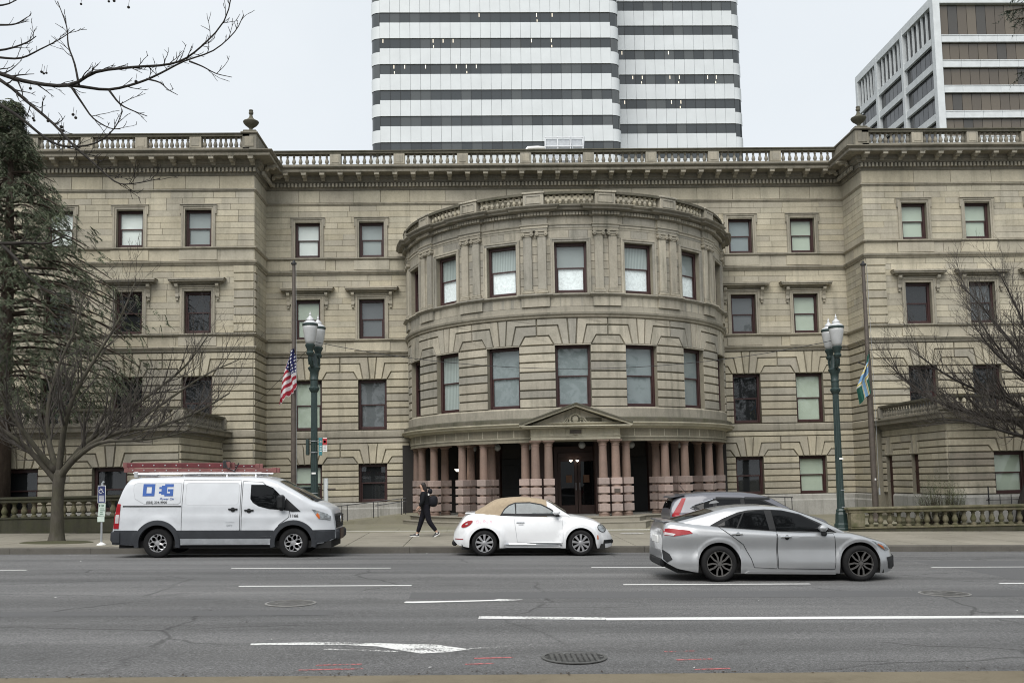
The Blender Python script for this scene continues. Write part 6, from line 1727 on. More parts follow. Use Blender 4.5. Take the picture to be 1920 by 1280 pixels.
# ---- white soft-top
def beetle():
    X, Yn, Wd = .08, 25.42, .905
    o = root('convertible_car', (X, Yn+Wd, zroad(X, Yn)), 'white rounded two-door convertible with a closed tan soft top', 'car', rot=(0, TILT, 0))
    A = [(0, .335, .40), (2.54, .335, .40)]
    T = curve_fn([(-.82, .50), (-.81, .62), (-.74, .70), (-.68, .80), (-.60, .92), (-.50, 1.03), (-.36, 1.085), (0, 1.10), (.8, 1.09), (1.5, 1.07), (2.15, 1.04), (2.40, 1.02), (2.72, .965), (2.98, .885), (3.17, .775), (3.30, .66), (3.39, .56), (3.44, .46)], .05)
    sill = curve_fn([(-.82, .40), (-.7, .27), (-.4, .22), (0, .21), (2.54, .20), (3.0, .19), (3.3, .19), (3.44, .24)], .04)
    Wp = curve_fn([(-.82, .45), (-.76, .58), (-.62, .72), (-.4, .81), (0, .845), (.6, .845), (1.8, .845), (2.54, .83), (2.95, .76), (3.2, .64), (3.35, .50), (3.44, .36)], .08)
    def Y(x, z):
        w = Wp(x)
        if z > .62: w -= .10*((z-.62)/.45)**1.6
        elif z < .45: w -= .05*((.45-z)/.25)**2
        for xc, zc, ra in A:
            d = sqrt((x-xc)**2+(z-zc)**2); R = .575
            t = max(0, min(1, (R-d)/.10)); w += .085*sin(t*pi/2)**.8*(1 if z < zc+.6 else 0)
        return w
    S = Shell(stations(-.82, 3.44, 84, arch_xs(A)), arch_B(sill, A), T, Y, rr=lambda x: .10 if .1 < x < 2.2 else .16, crown=.07, ry=.16)
    m = MB(); S.mesh(m); mk(o, 'body', m, M['bugwhite'])
    wells(o, A, .84); m = MB(); m.box(-.6, 3.2, -.72, .72, .16, .3); mk(o, 'underbody', m, M['under'])
    for x in (0, 2.54):
        for sd in (-1, 1): wheel(o, x, sd*(Wd-.115), .335, .24, 'bug')
    # soft top (cabin shell)
    ct = curve_fn([(-.28, 1.10), (-.16, 1.17), (0, 1.255), (.14, 1.35), (.28, 1.43), (.45, 1.475), (.7, 1.50), (.95, 1.515), (1.25, 1.50), (1.5, 1.465), (1.66, 1.43), (1.80, 1.36), (2.0, 1.22), (2.28, 1.045)], .05)
    base = lambda x: min(1.10, T(x)-.0)
    cw = curve_fn([(-.28, .50), (0, .66), (.4, .73), (1.2, .745), (1.8, .74), (2.28, .70)], .08)
    def CY(x, z): return cw(x)-.17*max(0, (z-1.06)/.45)
    Cb = Shell(stations(-.28, 2.28, 44), lambda x: base(x)-.05, ct, CY, rr=lambda x: min(.17, max(.03, (ct(x)-1.0)*.45)), crown=.045, ry=.15)
    xs_all = Cb.xs
    Cb.xs = [x for x in xs_all if x <= 1.66]+[1.66]; m = MB(); Cb.mesh(m); mk(o, 'soft_top', m, M['cloth'])
    Cb.xs = [1.661]+[x for x in xs_all if x > 1.67]; m = MB(); Cb.mesh(m); mk(o, 'windscreen_frame', m, M['bugwhite'])
    mk(o, 'windscreen', Cb.top(1.72, 2.26, .93, .05, f2=.95), M['carglass'])
    q = [(.48, 1.11), (.55, 1.21), (.66, 1.30), (.80, 1.355), (.82, 1.10)]; f = [(.845, 1.10), (.845, 1.365), (1.2, 1.37), (1.5, 1.32), (1.72, 1.21), (1.90, 1.09)]
    edge = [(.40, 1.03), (.52, 1.22), (.65, 1.335), (.82, 1.395), (1.2, 1.405), (1.52, 1.35), (1.76, 1.235), (1.98, 1.07), (2.02, 1.03)]
    mk(o, 'window_seal', Cb.side(edge, .006, 12, 14, (-1, 1)), M['blackplastic'])
    mk(o, 'quarter_window', Cb.side(q, .012, 10, 10, (-1, 1)), M['carglass2']); mk(o, 'side_window', Cb.side(f, .012, 12, 14, (-1, 1)), M['carglass2'])
    d = [(.87, .36), (2.06, .34), (2.075, .70), (2.05, 1.0), (.80, 1.03), (.80, .85)]
    dd = mk(o, 'door', S.side(d, .005, 16, 14, (-1, 1)), M['bugwhite']); mk(o, 'door_seam', S.line(d, .006, .005, close=True), M['vanshade'], parent=dd)
    for sd in (-1, 1):
        h = MB(); y = sd*(S.y(.95, .87)+.018); h.box(.84, 1.06, y-.014, y+.014, .855, .885, .01); mk(o, 'door_handle', h, M['chrome'], parent=dd)
    mk(o, 'keyhole_plate', S.side([(.90, .79), (1.03, .79), (1.03, .83), (.90, .83)], .008, 4, 4), M['vanshade'], parent=dd)
    mk(o, 'sill_trim', S.line([(.54, .315), (2.04, .29)], .020, .010), M['chrome'])
    mk(o, 'side_skirt', S.side([(.55, .22), (2.0, .21), (2.0, .28), (.52, .30)], .012, 4, 12, (-1, 1)), M['bugwhite'])
    def ell(cx, cz, a, b_, rot=0, n=18): return [(cx+a*cos(2*pi*i/n)*cos(rot)-b_*sin(2*pi*i/n)*sin(rot), cz+a*cos(2*pi*i/n)*sin(rot)+b_*sin(2*pi*i/n)*cos(rot)) for i in range(n)]
    t_ = mk(o, 'tail_light', S.side(ell(-.46, .835, .17, .062, .50), .018, 12, 12, (-1, 1)), M['tailred']); mk(o, 'reverse_lamp', S.side(ell(-.47, .83, .035, .018, .45), .024, 6, 6, (-1, 1)), M['tailclear'], parent=t_)
    h_ = mk(o, 'headlight', S.side(ell(3.12, .71, .12, .085, -.5), .016, 12, 12, (-1, 1)), M['lampclear']); mk(o, 'bezel', S.line(ell(3.12, .71, .12, .085, -.5), .010, .012, close=True), M['blackplastic'], parent=h_)
    mk(o, 'marker_light', S.side([(2.98, .43), (3.02, .43), (3.01, .53), (2.98, .54)], .012, 5, 4, (-1, 1)), M['amber'])
    mk(o, 'lower_grille', S.side([(3.16, .30), (3.43, .31), (3.43, .41), (3.18, .40)], .014, 6, 10, (-1, 1)), M['blackplastic'])
    m = MB(); m.box(3.34, 3.46, -.40, .40, .29, .41, .03); mk(o, 'front_intake', m, M['blackplastic'])
    m = MB(); m.box(-.86, -.72, -.45, .45, .24, .38, .04); mk(o, 'rear_valance', m, M['blackplastic'])
    mk(o, 'reflector', S.side([(-.78, .425), (-.56, .425), (-.56, .445), (-.78, .445)], .012, 3, 6, (-1, 1)), M['tailred'])
    m = MB(); m.prism([(-.52, 1.085), (-.26, 1.10), (-.24, 1.125), (-.50, 1.118)], lambda x, z: (x, -.50, z), lambda x, z: (x, .50, z)); mk(o, 'spoiler', m, M['bugwhite'])
    for sd in (-1, 1):
        h = MB(); y = sd*(Cb.y(1.86, 1.1)+.15); h.box(1.80, 2.0, y-.09, y+.09, 1.07, 1.20, .05); mk(o, 'wing_mirror', h, M['bugwhite'])
        h = MB(); h.box(1.86, 1.98, y-.06, y+.06, 1.02, 1.08, .02); mk(o, 'mirror_arm', h, M['blackplastic'])
    fl = []
    for cx, cz, s_ in ((-.18, .895, .055), (-.10, .865, .03), (.0, .91, .045), (.08, .88, .035), (.17, .89, .04)):
        for i in range(5):
            a = 2*pi*i/5; fl.append((cx+s_*.6*cos(a), cz+s_*.6*sin(a), s_*.42))
    m = MB()
    for cx, cz, r_ in fl:
        p_ = ell(cx, cz, r_, r_, 0, 7); m.add([(x, -(S.y(x, z)+.006), z) for x, z in p_], [tuple(range(7))])
    tag(mk(o, 'flower_sticker', m, M['pinkfilm'], False), kind='stuff')
    m = MB()                                     # seats and wheel seen through the glass
    return o
beetle()

# ---- silver saloon in the driving lane
def sedan(name, X, Yn, Wd, label, paint, A, Tp, Bp, Wpts, cabp, cabw, zb, tumble, wins, seals, doors, lights, ws, rw, wk, wr, rim, extra=None, rr=.10):
    o = root(name, (X, Yn+Wd, zroad(X, Yn)), label, 'car', rot=(0, TILT, 0))
    T = curve_fn(Tp, .05); sill = curve_fn(Bp, .05); Wp = curve_fn(Wpts, .08)
    def Y(x, z):
        w = Wp(x); t = T(x)
        if z > .86: w -= .34*(z-.86)
        elif z < .36: w -= .05*((.36-z)/.2)**1.5
        w -= .040*math.exp(-((z-.60)/.15)**2)
        for xc, zc, ra in A:
            d = sqrt((x-xc)**2+(z-zc)**2); w += .018*max(0, min(1, (ra+.10-d)/.05))
        return w
    S = Shell(stations(Tp[0][0], Tp[-1][0], 90, arch_xs(A)), arch_B(sill, A), T, Y, rr=rr, crown=.05, ry=.13)
    m = MB(); S.mesh(m); mk(o, 'body', m, paint)
    wells(o, A, Wd-.06); m = MB(); m.box(Tp[0][0]+.3, Tp[-1][0]-.3, -Wd+.18, Wd-.18, .15, .32); mk(o, 'underbody', m, M['under'])
    for xc, zc, ra in A:
        for sd in (-1, 1): wheel(o, xc, sd*(Wd-.115), wk, wr, rim)
    ct = curve_fn(cabp, .05); cw = curve_fn(cabw, .08)
    CY = lambda x, z: cw(x)-tumble*max(0, (z-zb)/.5)
    base = lambda x: min(zb, T(x)-.02)-.06
    Cb = Shell(stations(cabp[0][0], cabp[-1][0], 50), base, ct, CY, rr=lambda x: min(.16, max(.02, (ct(x)-base(x)-.05)*.45)), crown=.045, ry=.085)
    m = MB(); Cb.mesh(m); mk(o, 'roof', m, paint)
    mk(o, 'windscreen', Cb.top(ws[0], ws[1], .95, .008, f2=.96), M['carglass']); mk(o, 'rear_window', Cb.top(rw[0], rw[1], .99, .008, f2=.97), M['carglass'])
    for s_ in seals: mk(o, 'window_surround', Cb.side(s_, .005, 14, 16, (-1, 1)), M['blackplastic'])
    for w_ in wins: mk(o, 'side_window', Cb.side(w_, .011, 12, 14, (-1, 1)), M['carglass'])
    for d, hx in doors:
        dd = mk(o, 'door', S.side(d, .005, 16, 14, (-1, 1)), paint); mk(o, 'door_seam', S.line(d, .006, .005, close=True), M['blackplastic'], parent=dd)
        for sd in (-1, 1):
            x, z = hx; y = sd*(S.y(x, z)+.024); h = MB(); h.box(x-.11, x+.11, y-.014, y+.014, z-.016, z+.016, .012); mk(o, 'door_handle', h, M['chrome'] if paint is M['silver'] else paint, parent=dd)
            h = MB(); h.lathe([(.0001, 0), (.045, 0)], (x+.02, y-sd*.012, z-.01), 12, 'y'); mk(o, 'handle_cup', h, M['greyplastic'], parent=dd)
    for nm, poly, mat, off in lights: mk(o, nm, S.side(poly, off, 12, 12, (-1, 1)), mat)
    if extra: extra(o, S, Cb)
    return o
def silver_extra(o, S, Cb):
    m = MB(); m.box(3.36, 3.505, -.5, .5, .20, .50, .05); mk(o, 'front_grille', m, M['blackplastic'])
    m = MB(); m.box(-1.08, -.95, -.60, .60, .26, .44, .05); mk(o, 'rear_diffuser', m, M['blackplastic'])
    m = MB(); m.box(-1.075, -1.04, -.28, .28, .70, .84, .01); mk(o, 'number_plate', m, M['white'])
    for sd in (-1, 1):
        y = sd*(Cb.y(1.98, .98)+.14); h = MB(); h.box(1.90, 2.06, y-.10, y+.10, .94, 1.06, .05); mk(o, 'wing_mirror', h, M['silver'])
        h = MB(); h.box(1.95, 2.05, y-.05, y+.04, .86, .945, .02); mk(o, 'mirror_arm', h, M['blackplastic'])
    m = MB(); m.prism([(.02, 1.44), (.22, 1.465), (.16, 1.51), (.06, 1.485)], lambda x, z: (x, -.03, z), lambda x, z: (x, .03, z)); mk(o, 'aerial_fin', m, M['silver'])
    mk(o, 'side_skirt', S.side([(.48, .15), (2.22, .13), (2.22, .19), (.56, .20)], .016, 4, 12, (-1, 1)), M['silver'])
    m = MB(); m.prism([(-1.02, 1.11), (-.88, 1.12), (-.86, 1.145), (-1.05, 1.145)], lambda x, z: (x, -.62, z), lambda x, z: (x, .62, z)); mk(o, 'boot_lip', m, M['silver'])
AS = [(0, .335, .405), (2.70, .335, .405)]
sedan('saloon_car', 4.484, 18.15, .89, 'silver four-door saloon driving in the middle of the road', M['silver'], AS,
      [(-1.06, .55), (-1.06, .80), (-1.05, .98), (-1.00, 1.10), (-.90, 1.12), (-.70, 1.10), (-.1, 1.04), (1.1, .95), (2.3, .91), (2.55, .90), (2.8, .845), (3.05, .775), (3.28, .715), (3.43, .62), (3.49, .50), (3.50, .40)],
      [(-1.06, .42), (-1.0, .36), (-.8, .25), (-.45, .18), (0, .16), (2.7, .15), (3.1, .13), (3.4, .17), (3.50, .26)],
      [(-1.06, .68), (-1.0, .75), (-.8, .84), (-.5, .875), (.5, .88), (2.2, .88), (2.75, .865), (3.05, .81), (3.28, .70), (3.43, .55), (3.50, .42)],
      [(-.82, 1.10), (-.70, 1.12), (-.35, 1.215), (.0, 1.315), (.25, 1.375), (.55, 1.405), (.95, 1.41), (1.3, 1.38), (1.52, 1.335), (1.88, 1.205), (2.2, 1.06), (2.46, .925)],
      [(-.86, .60), (-.4, .70), (.2, .755), (1.5, .755), (2.2, .73), (2.46, .70)], .98, .19,
      [[(.0, 1.045), (.28, 1.19), (.42, 1.25), (.50, 1.275), (.36, 1.01)], [(.39, 1.005), (.54, 1.285), (.80, 1.325), (.93, 1.33), (.99, .965)], [(1.12, .955), (1.07, 1.335), (1.30, 1.325), (1.62, 1.235), (1.95, 1.07), (2.16, .935)]],
      [[(-.14, 1.045), (.12, 1.18), (.42, 1.295), (.62, 1.335), (.95, 1.352), (1.28, 1.335), (1.62, 1.26), (1.98, 1.095), (2.30, .915), (1.05, .94), (.3, .995)]],
      [([(.46, .70), (.60, .44), (.66, .27), (1.09, .25), (1.10, .94), (.02, 1.02)], (.34, .895)), ([(1.115, .25), (2.20, .23), (2.23, .60), (2.20, .90), (1.115, .94)], (1.27, .84))],
      [('tail_light', [(-1.03, .99), (-.92, 1.00), (-.56, .965), (-.50, .91), (-.84, .855), (-1.02, .87)], M['tailred'], .012), ('reverse_lamp', [(-1.02, .88), (-.86, .865), (-.82, .90), (-1.01, .93)], M['tailclear'], .017),
       ('headlight', [(2.96, .76), (3.30, .66), (3.36, .58), (3.26, .56), (3.10, .66)], M['lampclear'], .012), ('indicator', [(3.05, .71), (3.18, .66), (3.24, .58), (3.14, .64)], M['amber'], .017),
       ('bumper_vent', [(3.28, .44), (3.48, .46), (3.49, .20), (3.33, .22)], M['blackplastic'], .014), ('rear_vent', [(-1.05, .60), (-.93, .52), (-.88, .42), (-.98, .36), (-1.04, .42)], M['blackplastic'], .012)],
      (1.56, 2.44), (-.80, -.02), .338, .245, 'split', silver_extra)
# ---- grey-violet SUV behind it
def suv_extra(o, S, Cb):
    for sd in (-1, 1):
        y = sd*(Cb.y(2.0, 1.12)+.13); h = MB(); h.box(1.98, 2.16, y-.10, y+.10, 1.10, 1.25, .05); mk(o, 'wing_mirror', h, M['lilac'])
    mk(o, 'chrome_strip', Cb.line([(2.2, 1.10), (1.2, 1.115), (.2, 1.12), (-.10, 1.145), (-.36, 1.24), (-.30, 1.30), (.25, 1.475)], .013, .012), M['chrome'])
    for a, c in ((.34, 1.0), (1.12, 1.80)):
        mk(o, 'rain_visor', Cb.side([(a, 1.47), (c, 1.47-.0*c), (c, 1.52), (a, 1.53)], .03, 4, 8, (-1, 1)), M['blackplastic'])
    m = MB(); m.tube([(-.30, 0, 1.60), (-.52, 0, 1.85)], .006, 4); mk(o, 'aerial', m, M['ironblack'])
    m = MB(); m.box(-.93, -.84, -.55, .55, .45, .75, .05); mk(o, 'rear_bumper', m, M['greyplastic'])
    m = MB(); m.prism([(-.86, 1.50), (-.50, 1.57), (-.48, 1.60), (-.84, 1.535)], lambda x, z: (x, -.55, z), lambda x, z: (x, .55, z)); mk(o, 'roof_spoiler', m, M['lilac'])
AU = [(0, .35, .42), (2.62, .35, .42)]
sedan('suv', 5.93, 25.35, .91, 'grey violet SUV parked at the kerb behind the silver saloon', M['lilac'], AU,
      [(-.92, .60), (-.915, .85), (-.90, 1.02), (-.84, 1.13), (0, 1.12), (1.2, 1.10), (2.2, 1.08), (2.5, 1.06), (2.95, 1.01), (3.25, .93), (3.45, .78), (3.52, .60), (3.54, .48)],
      [(-.92, .40), (-.8, .30), (0, .25), (2.62, .24), (3.3, .25), (3.54, .36)],
      [(-.92, .70), (-.82, .80), (-.5, .87), (0, .89), (2.4, .89), (2.9, .86), (3.25, .74), (3.45, .60), (3.54, .48)],
      [(-.90, 1.10), (-.86, 1.30), (-.78, 1.45), (-.62, 1.545), (-.40, 1.60), (.1, 1.645), (.6, 1.655), (1.1, 1.645), (1.5, 1.60), (1.85, 1.50), (2.2, 1.30), (2.6, 1.075)],
      [(-.90, .64), (-.6, .72), (0, .765), (1.6, .765), (2.3, .74), (2.6, .71)], 1.10, .20,
      [[(-.22, 1.28), (.22, 1.445), (.27, 1.14), (-.02, 1.165)], [(.34, 1.13), (.36, 1.465), (.98, 1.475), (1.02, 1.12)], [(1.12, 1.12), (1.10, 1.475), (1.55, 1.44), (1.95, 1.26), (2.12, 1.11)]],
      [[(-.33, 1.26), (.24, 1.49), (1.0, 1.52), (1.58, 1.475), (2.0, 1.28), (2.22, 1.09), (.2, 1.11), (-.08, 1.14)]],
      [([(.34, .70), (.50, .40), (1.04, .38), (1.06, 1.07), (.30, 1.07)], (.46, .98)), ([(1.075, .38), (2.10, .38), (2.14, .70), (2.12, 1.06), (1.075, 1.07)], (1.22, .96))],
      [('tail_light', [(-.90, 1.02), (-.66, .99), (-.60, 1.02), (-.70, 1.10), (-.86, 1.10)], M['tailred'], .014), ('headlight', [(3.0, .92), (3.35, .84), (3.44, .74), (3.2, .74)], M['lampclear'], .014)],
      (1.62, 2.56), (-.88, -.62), .35, .25, 'split', lambda o, S, Cb: (suv_extra(o, S, Cb), mk(o, 'tail_light', Cb.side([(-.84, 1.08), (-.66, 1.08), (-.46, 1.50), (-.56, 1.50)], .014, 12, 8, (-1, 1)), M['tailred'])))
# ------------------------------------------------------------------ trees
def branch_mesh(seed, limbs, twig_levels, twig_n, twig_len, bend=.35, up=.25, sides=(7, 5, 4, 3), spread=.75, min_r=.004, taper=.55, mat_split=True):
    """limbs: list of (points, r0, r1); side shoots are grown from them level by level"""
    R = random.Random(seed); big = MB(); small = MB()
    def grow(pts, r0, r1, lvl):
        n = len(pts); rad = [r0+(r1-r0)*(i/(n-1))**.8 for i in range(n)]
        (big if lvl < 1 else small).tube(pts, rad, sides[min(lvl, len(sides)-1)], cap=lvl == 0)
        if lvl >= twig_levels: return
        L = sum((pts[i+1]-pts[i]).length for i in range(n-1))
        k = max(2, int(twig_n[lvl]*L+.5))
        for j in range(k):
            t = .15+.85*(j+R.random())/k if lvl else .25+.75*(j+R.random())/k
            i = min(n-2, int(t*(n-1))); f = t*(n-1)-i
            p = pts[i].lerp(pts[i+1], f); d = (pts[i+1]-pts[i]).normalized()
            ax = Vector((R.uniform(-1, 1), R.uniform(-1, 1), R.uniform(-.6, 1)))
            side = ax-d*ax.dot(d)
            if side.length < .1: continue
            side.normalize()
            nd = (d*R.uniform(.55, 1.0)+side*R.uniform(.45, 1.0)*spread+Vector((0, 0, up*R.uniform(.2, 1.2)))).normalized()
            ln = twig_len[lvl]*R.uniform(.45, 1.15)*(1-.35*t)
            q = [p]; m_ = 5 if lvl < 2 else 4; cd = nd
            for s_ in range(m_):
                cd = (cd+Vector((R.uniform(-1, 1), R.uniform(-1, 1), R.uniform(-1, 1)))*bend*.42+Vector((0, 0, .06*up*4))).normalized()
                q.append(q[-1]+cd*ln/m_)
            rr = max(min_r, rad[i]*R.uniform(.35, .6) if lvl == 0 else rad[i]*.6)
            grow(q, rr, max(min_r*.6, rr*.3), lvl+1)
    for pts, r0, r1 in limbs: grow([Vector(p) for p in pts], r0, r1, 0)
    return big, small
def smooth_path(pts, n=4):
    P = [Vector(p) for p in pts]; P = [P[0]*2-P[1]]+P+[P[-1]*2-P[-2]]; o = []
    for i in range(1, len(P)-2):
        for k in range(n):
            t = k/n; a, b_, c, d = P[i-1:i+3]
            o.append(.5*((2*b_)+(c-a)*t+(2*a-5*b_+4*c-d)*t*t+(3*b_-a-3*c+d)*t**3))
    o.append(P[-2]); return o

# kerbside tree at the left
tx, ty = -12.72, 29.5; tz = zwalk(tx, ty)
o = root('bare_tree', (tx, ty, tz), 'small bare street tree at the left kerb with wide spreading limbs', 'tree')
m = MB(); m.tube([(0, 0, -.1), (0, 0, .08), (.01, 0, .3), (.0, 0, 1.0), (.02, 0, 1.7), (.05, 0, 2.0), (.06, 0, 2.15)], [.32, .24, .20, .172, .168, .185, .15], 16); put('trunk', m.mesh('trunk', True), M['bark'], o, world=False)
F0 = Vector((.03, 0, 1.85))
LB_ = [([(0, 0, 1.85), (.45, -.2, 2.35), (1.2, -.5, 2.9), (2.2, -.8, 3.25), (3.3, -1.1, 3.35), (4.5, -1.2, 3.75), (5.4, -1.1, 4.3)], .13, .02),
       ([(0, 0, 1.9), (.35, .2, 2.5), (.8, .4, 3.1), (1.5, .7, 3.8), (2.4, 1.0, 4.5), (3.4, 1.2, 5.4), (4.1, 1.3, 6.4)], .13, .018),
       ([(0, 0, 1.95), (.12, -.1, 2.7), (.35, -.4, 3.5), (.75, -.7, 4.4), (1.4, -.9, 5.4), (2.1, -.9, 6.6), (2.5, -.8, 7.7)], .12, .016),
       ([(0, 0, 1.9), (-.2, .1, 2.5), (-.45, .3, 3.2), (-.55, .5, 4.2), (-.3, .6, 5.4), (.2, .6, 6.6), (.4, .6, 7.6)], .12, .016),
       ([(0, 0, 1.8), (-.4, -.1, 2.3), (-.9, -.3, 2.9), (-1.6, -.5, 3.5), (-2.4, -.6, 4.3), (-3.2, -.6, 5.2)], .12, .018),
       ([(0, 0, 1.85), (-.35, .3, 2.3), (-1.2, .6, 2.75), (-2.2, .9, 3.3), (-3.2, 1.1, 3.7)], .10, .018),
       ([(.4, -.1, 2.35), (1.0, .2, 3.0), (2.0, .4, 3.5), (3.0, .5, 4.2), (4.2, .5, 5.0), (5.3, .5, 5.5)], .09, .014),
       ([(.0, 0, 2.0), (-.6, -.5, 3.0), (-1.2, -1.0, 4.2), (-1.6, -1.2, 5.6), (-1.8, -1.2, 6.9)], .10, .015),
       ([(.5, -.2, 2.4), (1.6, -1.0, 2.9), (2.9, -1.4, 2.95), (4.0, -1.5, 3.1), (4.9, -1.5, 3.5)], .08, .012)]
big, small = branch_mesh(3, [(smooth_path(p), a, b_) for p, a, b_ in LB_], 3, (3.5, 3.6, 3.2), (1.9, .95, .48), spread=.8, min_r=.0046, up=.28)
put('limb', big.mesh('limb', True), M['bark'], o, world=False); tag(put('twigs', small.mesh('twigs'), M['twig'], o, world=False), kind='stuff')
# mulch patch
m = MB()
m.lathe([(.0001, .05), (.45, .035), (.85, .012), (1.0, -.02)], n=24)
for i, v in enumerate(m.v): m.v[i] = (v[0]*1.15, v[1]*.75, v[2]+SL*v[0]*1.15)
tag(put('tree_pit', m.mesh('tree_pit', True), M['grassy'], None, loc=(tx+.1, ty-.2, tz)), kind='structure')

# leaning tree at the right edge
rx, ry = 19.5, 34.45; rz = .05
o = root('bare_tree', (rx, ry, rz), 'leaning bare tree at the right edge with a tangle of long low twigs', 'tree')
m = MB(); m.tube(smooth_path([(0, 0, -.3), (.2, 0, .7), (.6, -.1, 1.7), (1.1, -.3, 2.5), (1.5, -.5, 3.2)], 4), [.17+.02*(i == 0) for i in range(17)], 12); put('trunk', m.mesh('trunk', True), M['darkbark'], o, world=False)
RB = [([(1.2, -.4, 2.7), (.6, -1.0, 3.3), (-.2, -1.6, 3.5), (-1.2, -2.0, 3.6), (-2.4, -2.3, 3.75), (-3.6, -2.5, 4.1), (-4.8, -2.6, 4.6)], .15, .014),
      ([(1.3, -.4, 2.9), (.5, -.6, 3.8), (-.5, -.8, 4.3), (-1.7, -1.0, 4.7), (-3.0, -1.2, 5.3), (-4.3, -1.4, 6.2)], .14, .014),
      ([(1.35, -.45, 3.0), (.8, -1.2, 4.2), (.1, -1.6, 5.2), (-.8, -1.8, 6.2), (-1.7, -1.8, 7.4), (-2.5, -1.7, 8.4)], .13, .013),
      ([(1.45, -.5, 3.1), (1.2, -.5, 4.6), (.8, -.5, 6.0), (.2, -.5, 7.6), (-.4, -.5, 9.0)], .13, .013),
      ([(1.45, -.5, 3.1), (1.6, -1.2, 4.6), (1.5, -1.6, 6.2), (1.2, -1.7, 7.8), (.9, -1.7, 9.4)], .13, .013),
      ([(1.2, -.4, 2.7), (.2, -1.4, 3.0), (-.9, -2.3, 3.0), (-2.1, -3.0, 3.2), (-3.4, -3.4, 3.5), (-4.7, -3.6, 3.6)], .12, .012),
      ([(1.0, -.5, 2.9), (-.1, -.4, 3.6), (-1.3, -.2, 3.9), (-2.6, -.1, 4.3), (-3.9, -.1, 5.2), (-4.7, -.1, 6.0)], .12, .012),
      ([(1.3, -.6, 2.8), (.7, -2.0, 3.4), (-.3, -3.2, 4.0), (-1.5, -4.0, 4.6), (-2.8, -4.4, 5.5), (-3.6, -4.5, 6.5)], .12, .012),
      ([(1.5, -.5, 3.2), (2.4, -.6, 4.6), (3.2, -.6, 6.2), (3.8, -.5, 8.0)], .13, .02),
      ([(1.4, -.6, 3.0), (.4, -1.8, 4.3), (-.9, -2.6, 5.0), (-2.1, -3.1, 6.0), (-3.0, -3.3, 7.2)], .11, .012)]
big, small = branch_mesh(8, [(smooth_path(p), a, b_) for p, a, b_ in RB], 3, (4.8, 4.2, 3.4), (2.0, 1.0, .5), spread=.62, min_r=.0048, up=.22)
put('limb', big.mesh('limb', True), M['darkbark'], o, world=False); tag(put('twigs', small.mesh('twigs'), M['twig'], o, world=False), kind='stuff')

# plane tree on the near pavement, its limb reaching in from the left
px_, py_ = -8.6, 8.6
o = root('bare_tree', (px_, py_, .2), 'plane tree limb with seed balls reaching in at the upper left', 'tree')
m = MB(); m.tube([(0, 0, -.3), (0, 0, .5), (.1, .1, 3), (.3, .3, 5.5)], [.42, .34, .28, .20], 14); put('trunk', m.mesh('trunk', True), M['bark'], o, world=False)
def W3(x, y, d):                                 # frame-left canopy laid out at depth d (m) from measured sight lines
    v = _f+_R*((x-960)/1800)-_U*((y-738)/1800); v = v/v.y*d
    return (v.x-px_, v.y-py_, v.z+2.0-.2)
PB = [([(.3, .3, 5.3), (1.0, 1.5, 6.3), W3(-120, 90, 12.2), W3(0, 138, 12.0), W3(60, 155, 12), W3(130, 160, 11.9), W3(180, 135, 11.8), W3(250, 126, 11.7), W3(320, 120, 11.6), W3(365, 98, 11.5), W3(420, 40, 11.4), W3(438, -30, 11.3)], .040, .006),
      ([W3(118, 159, 12), W3(150, 162, 12.1), W3(205, 168, 12.2), W3(260, 155, 12.3), W3(300, 138, 12.3), W3(345, 115, 12.3), W3(400, 95, 12.4), W3(440, 60, 12.4), W3(457, 28, 12.4)], .024, .005),
      ([(.3, .3, 5.2), (.9, 1.2, 5.8), W3(-130, 80, 11.4), W3(0, 150, 11.2), W3(50, 190, 11.2), W3(100, 232, 11.1), W3(140, 275, 11), W3(175, 305, 11), W3(215, 340, 10.9), W3(245, 345, 10.9), W3(300, 335, 10.9)], .030, .005),
      ([W3(-20, 185, 11.6), W3(30, 215, 11.5), W3(90, 262, 11.5), W3(130, 275, 11.4), W3(180, 268, 11.4), W3(215, 240, 11.4), W3(230, 208, 11.4)], .022, .005),
      ([W3(-60, 100, 12.6), W3(0, 108, 12.6), W3(40, 109, 12.6), W3(75, 93, 12.5), W3(110, 75, 12.5), W3(140, 55, 12.5)], .020, .005),
      ([W3(148, 160, 12), W3(140, 120, 12), W3(128, 85, 12), W3(125, 50, 12), W3(108, 3, 12)], .016, .005),
      ([W3(-60, 45, 12.8), W3(0, 47, 12.8), W3(30, 45, 12.8), W3(52, 32, 12.8)], .02, .006), ([W3(-60, 100, 12.8), W3(10, 93, 12.8), W3(50, 80, 12.8), W3(68, 68, 12.8)], .02, .006),
      ([W3(-60, 12, 12.8), W3(5, 10, 12.8), W3(32, 0, 12.8)], .02, .006),
      ([W3(135, 165, 12), W3(155, 195, 12), W3(175, 222, 12), W3(205, 240, 12), W3(226, 242, 12)], .016, .005), ([W3(205, 170, 12), W3(225, 195, 12), W3(250, 208, 12), W3(276, 218, 12)], .015, .005),
      ([W3(355, 115, 12), W3(380, 125, 12), W3(405, 138, 12), W3(435, 145, 12)], .013, .004), ([W3(275, 148, 12), W3(300, 155, 12), W3(315, 168, 12), W3(333, 178, 12)], .013, .004),
      ([W3(-120, 455, 12.5), W3(0, 457, 12.3), W3(50, 455, 12.3), W3(90, 456, 12.3), W3(125, 440, 12.3)], .035, .008), ([W3(5, 460, 12.3), W3(35, 490, 12.2), W3(50, 515, 12.2), W3(90, 545, 12.2), W3(150, 565, 12.2)], .022, .006)]
big, small = branch_mesh(5, [([Vector(q) for q in smooth_path(p, 3)], a, b_) for p, a, b_ in PB], 2, (4.0, 5), (.36, .14), spread=.95, min_r=.0048, up=.15, bend=.5, sides=(7, 5, 4))
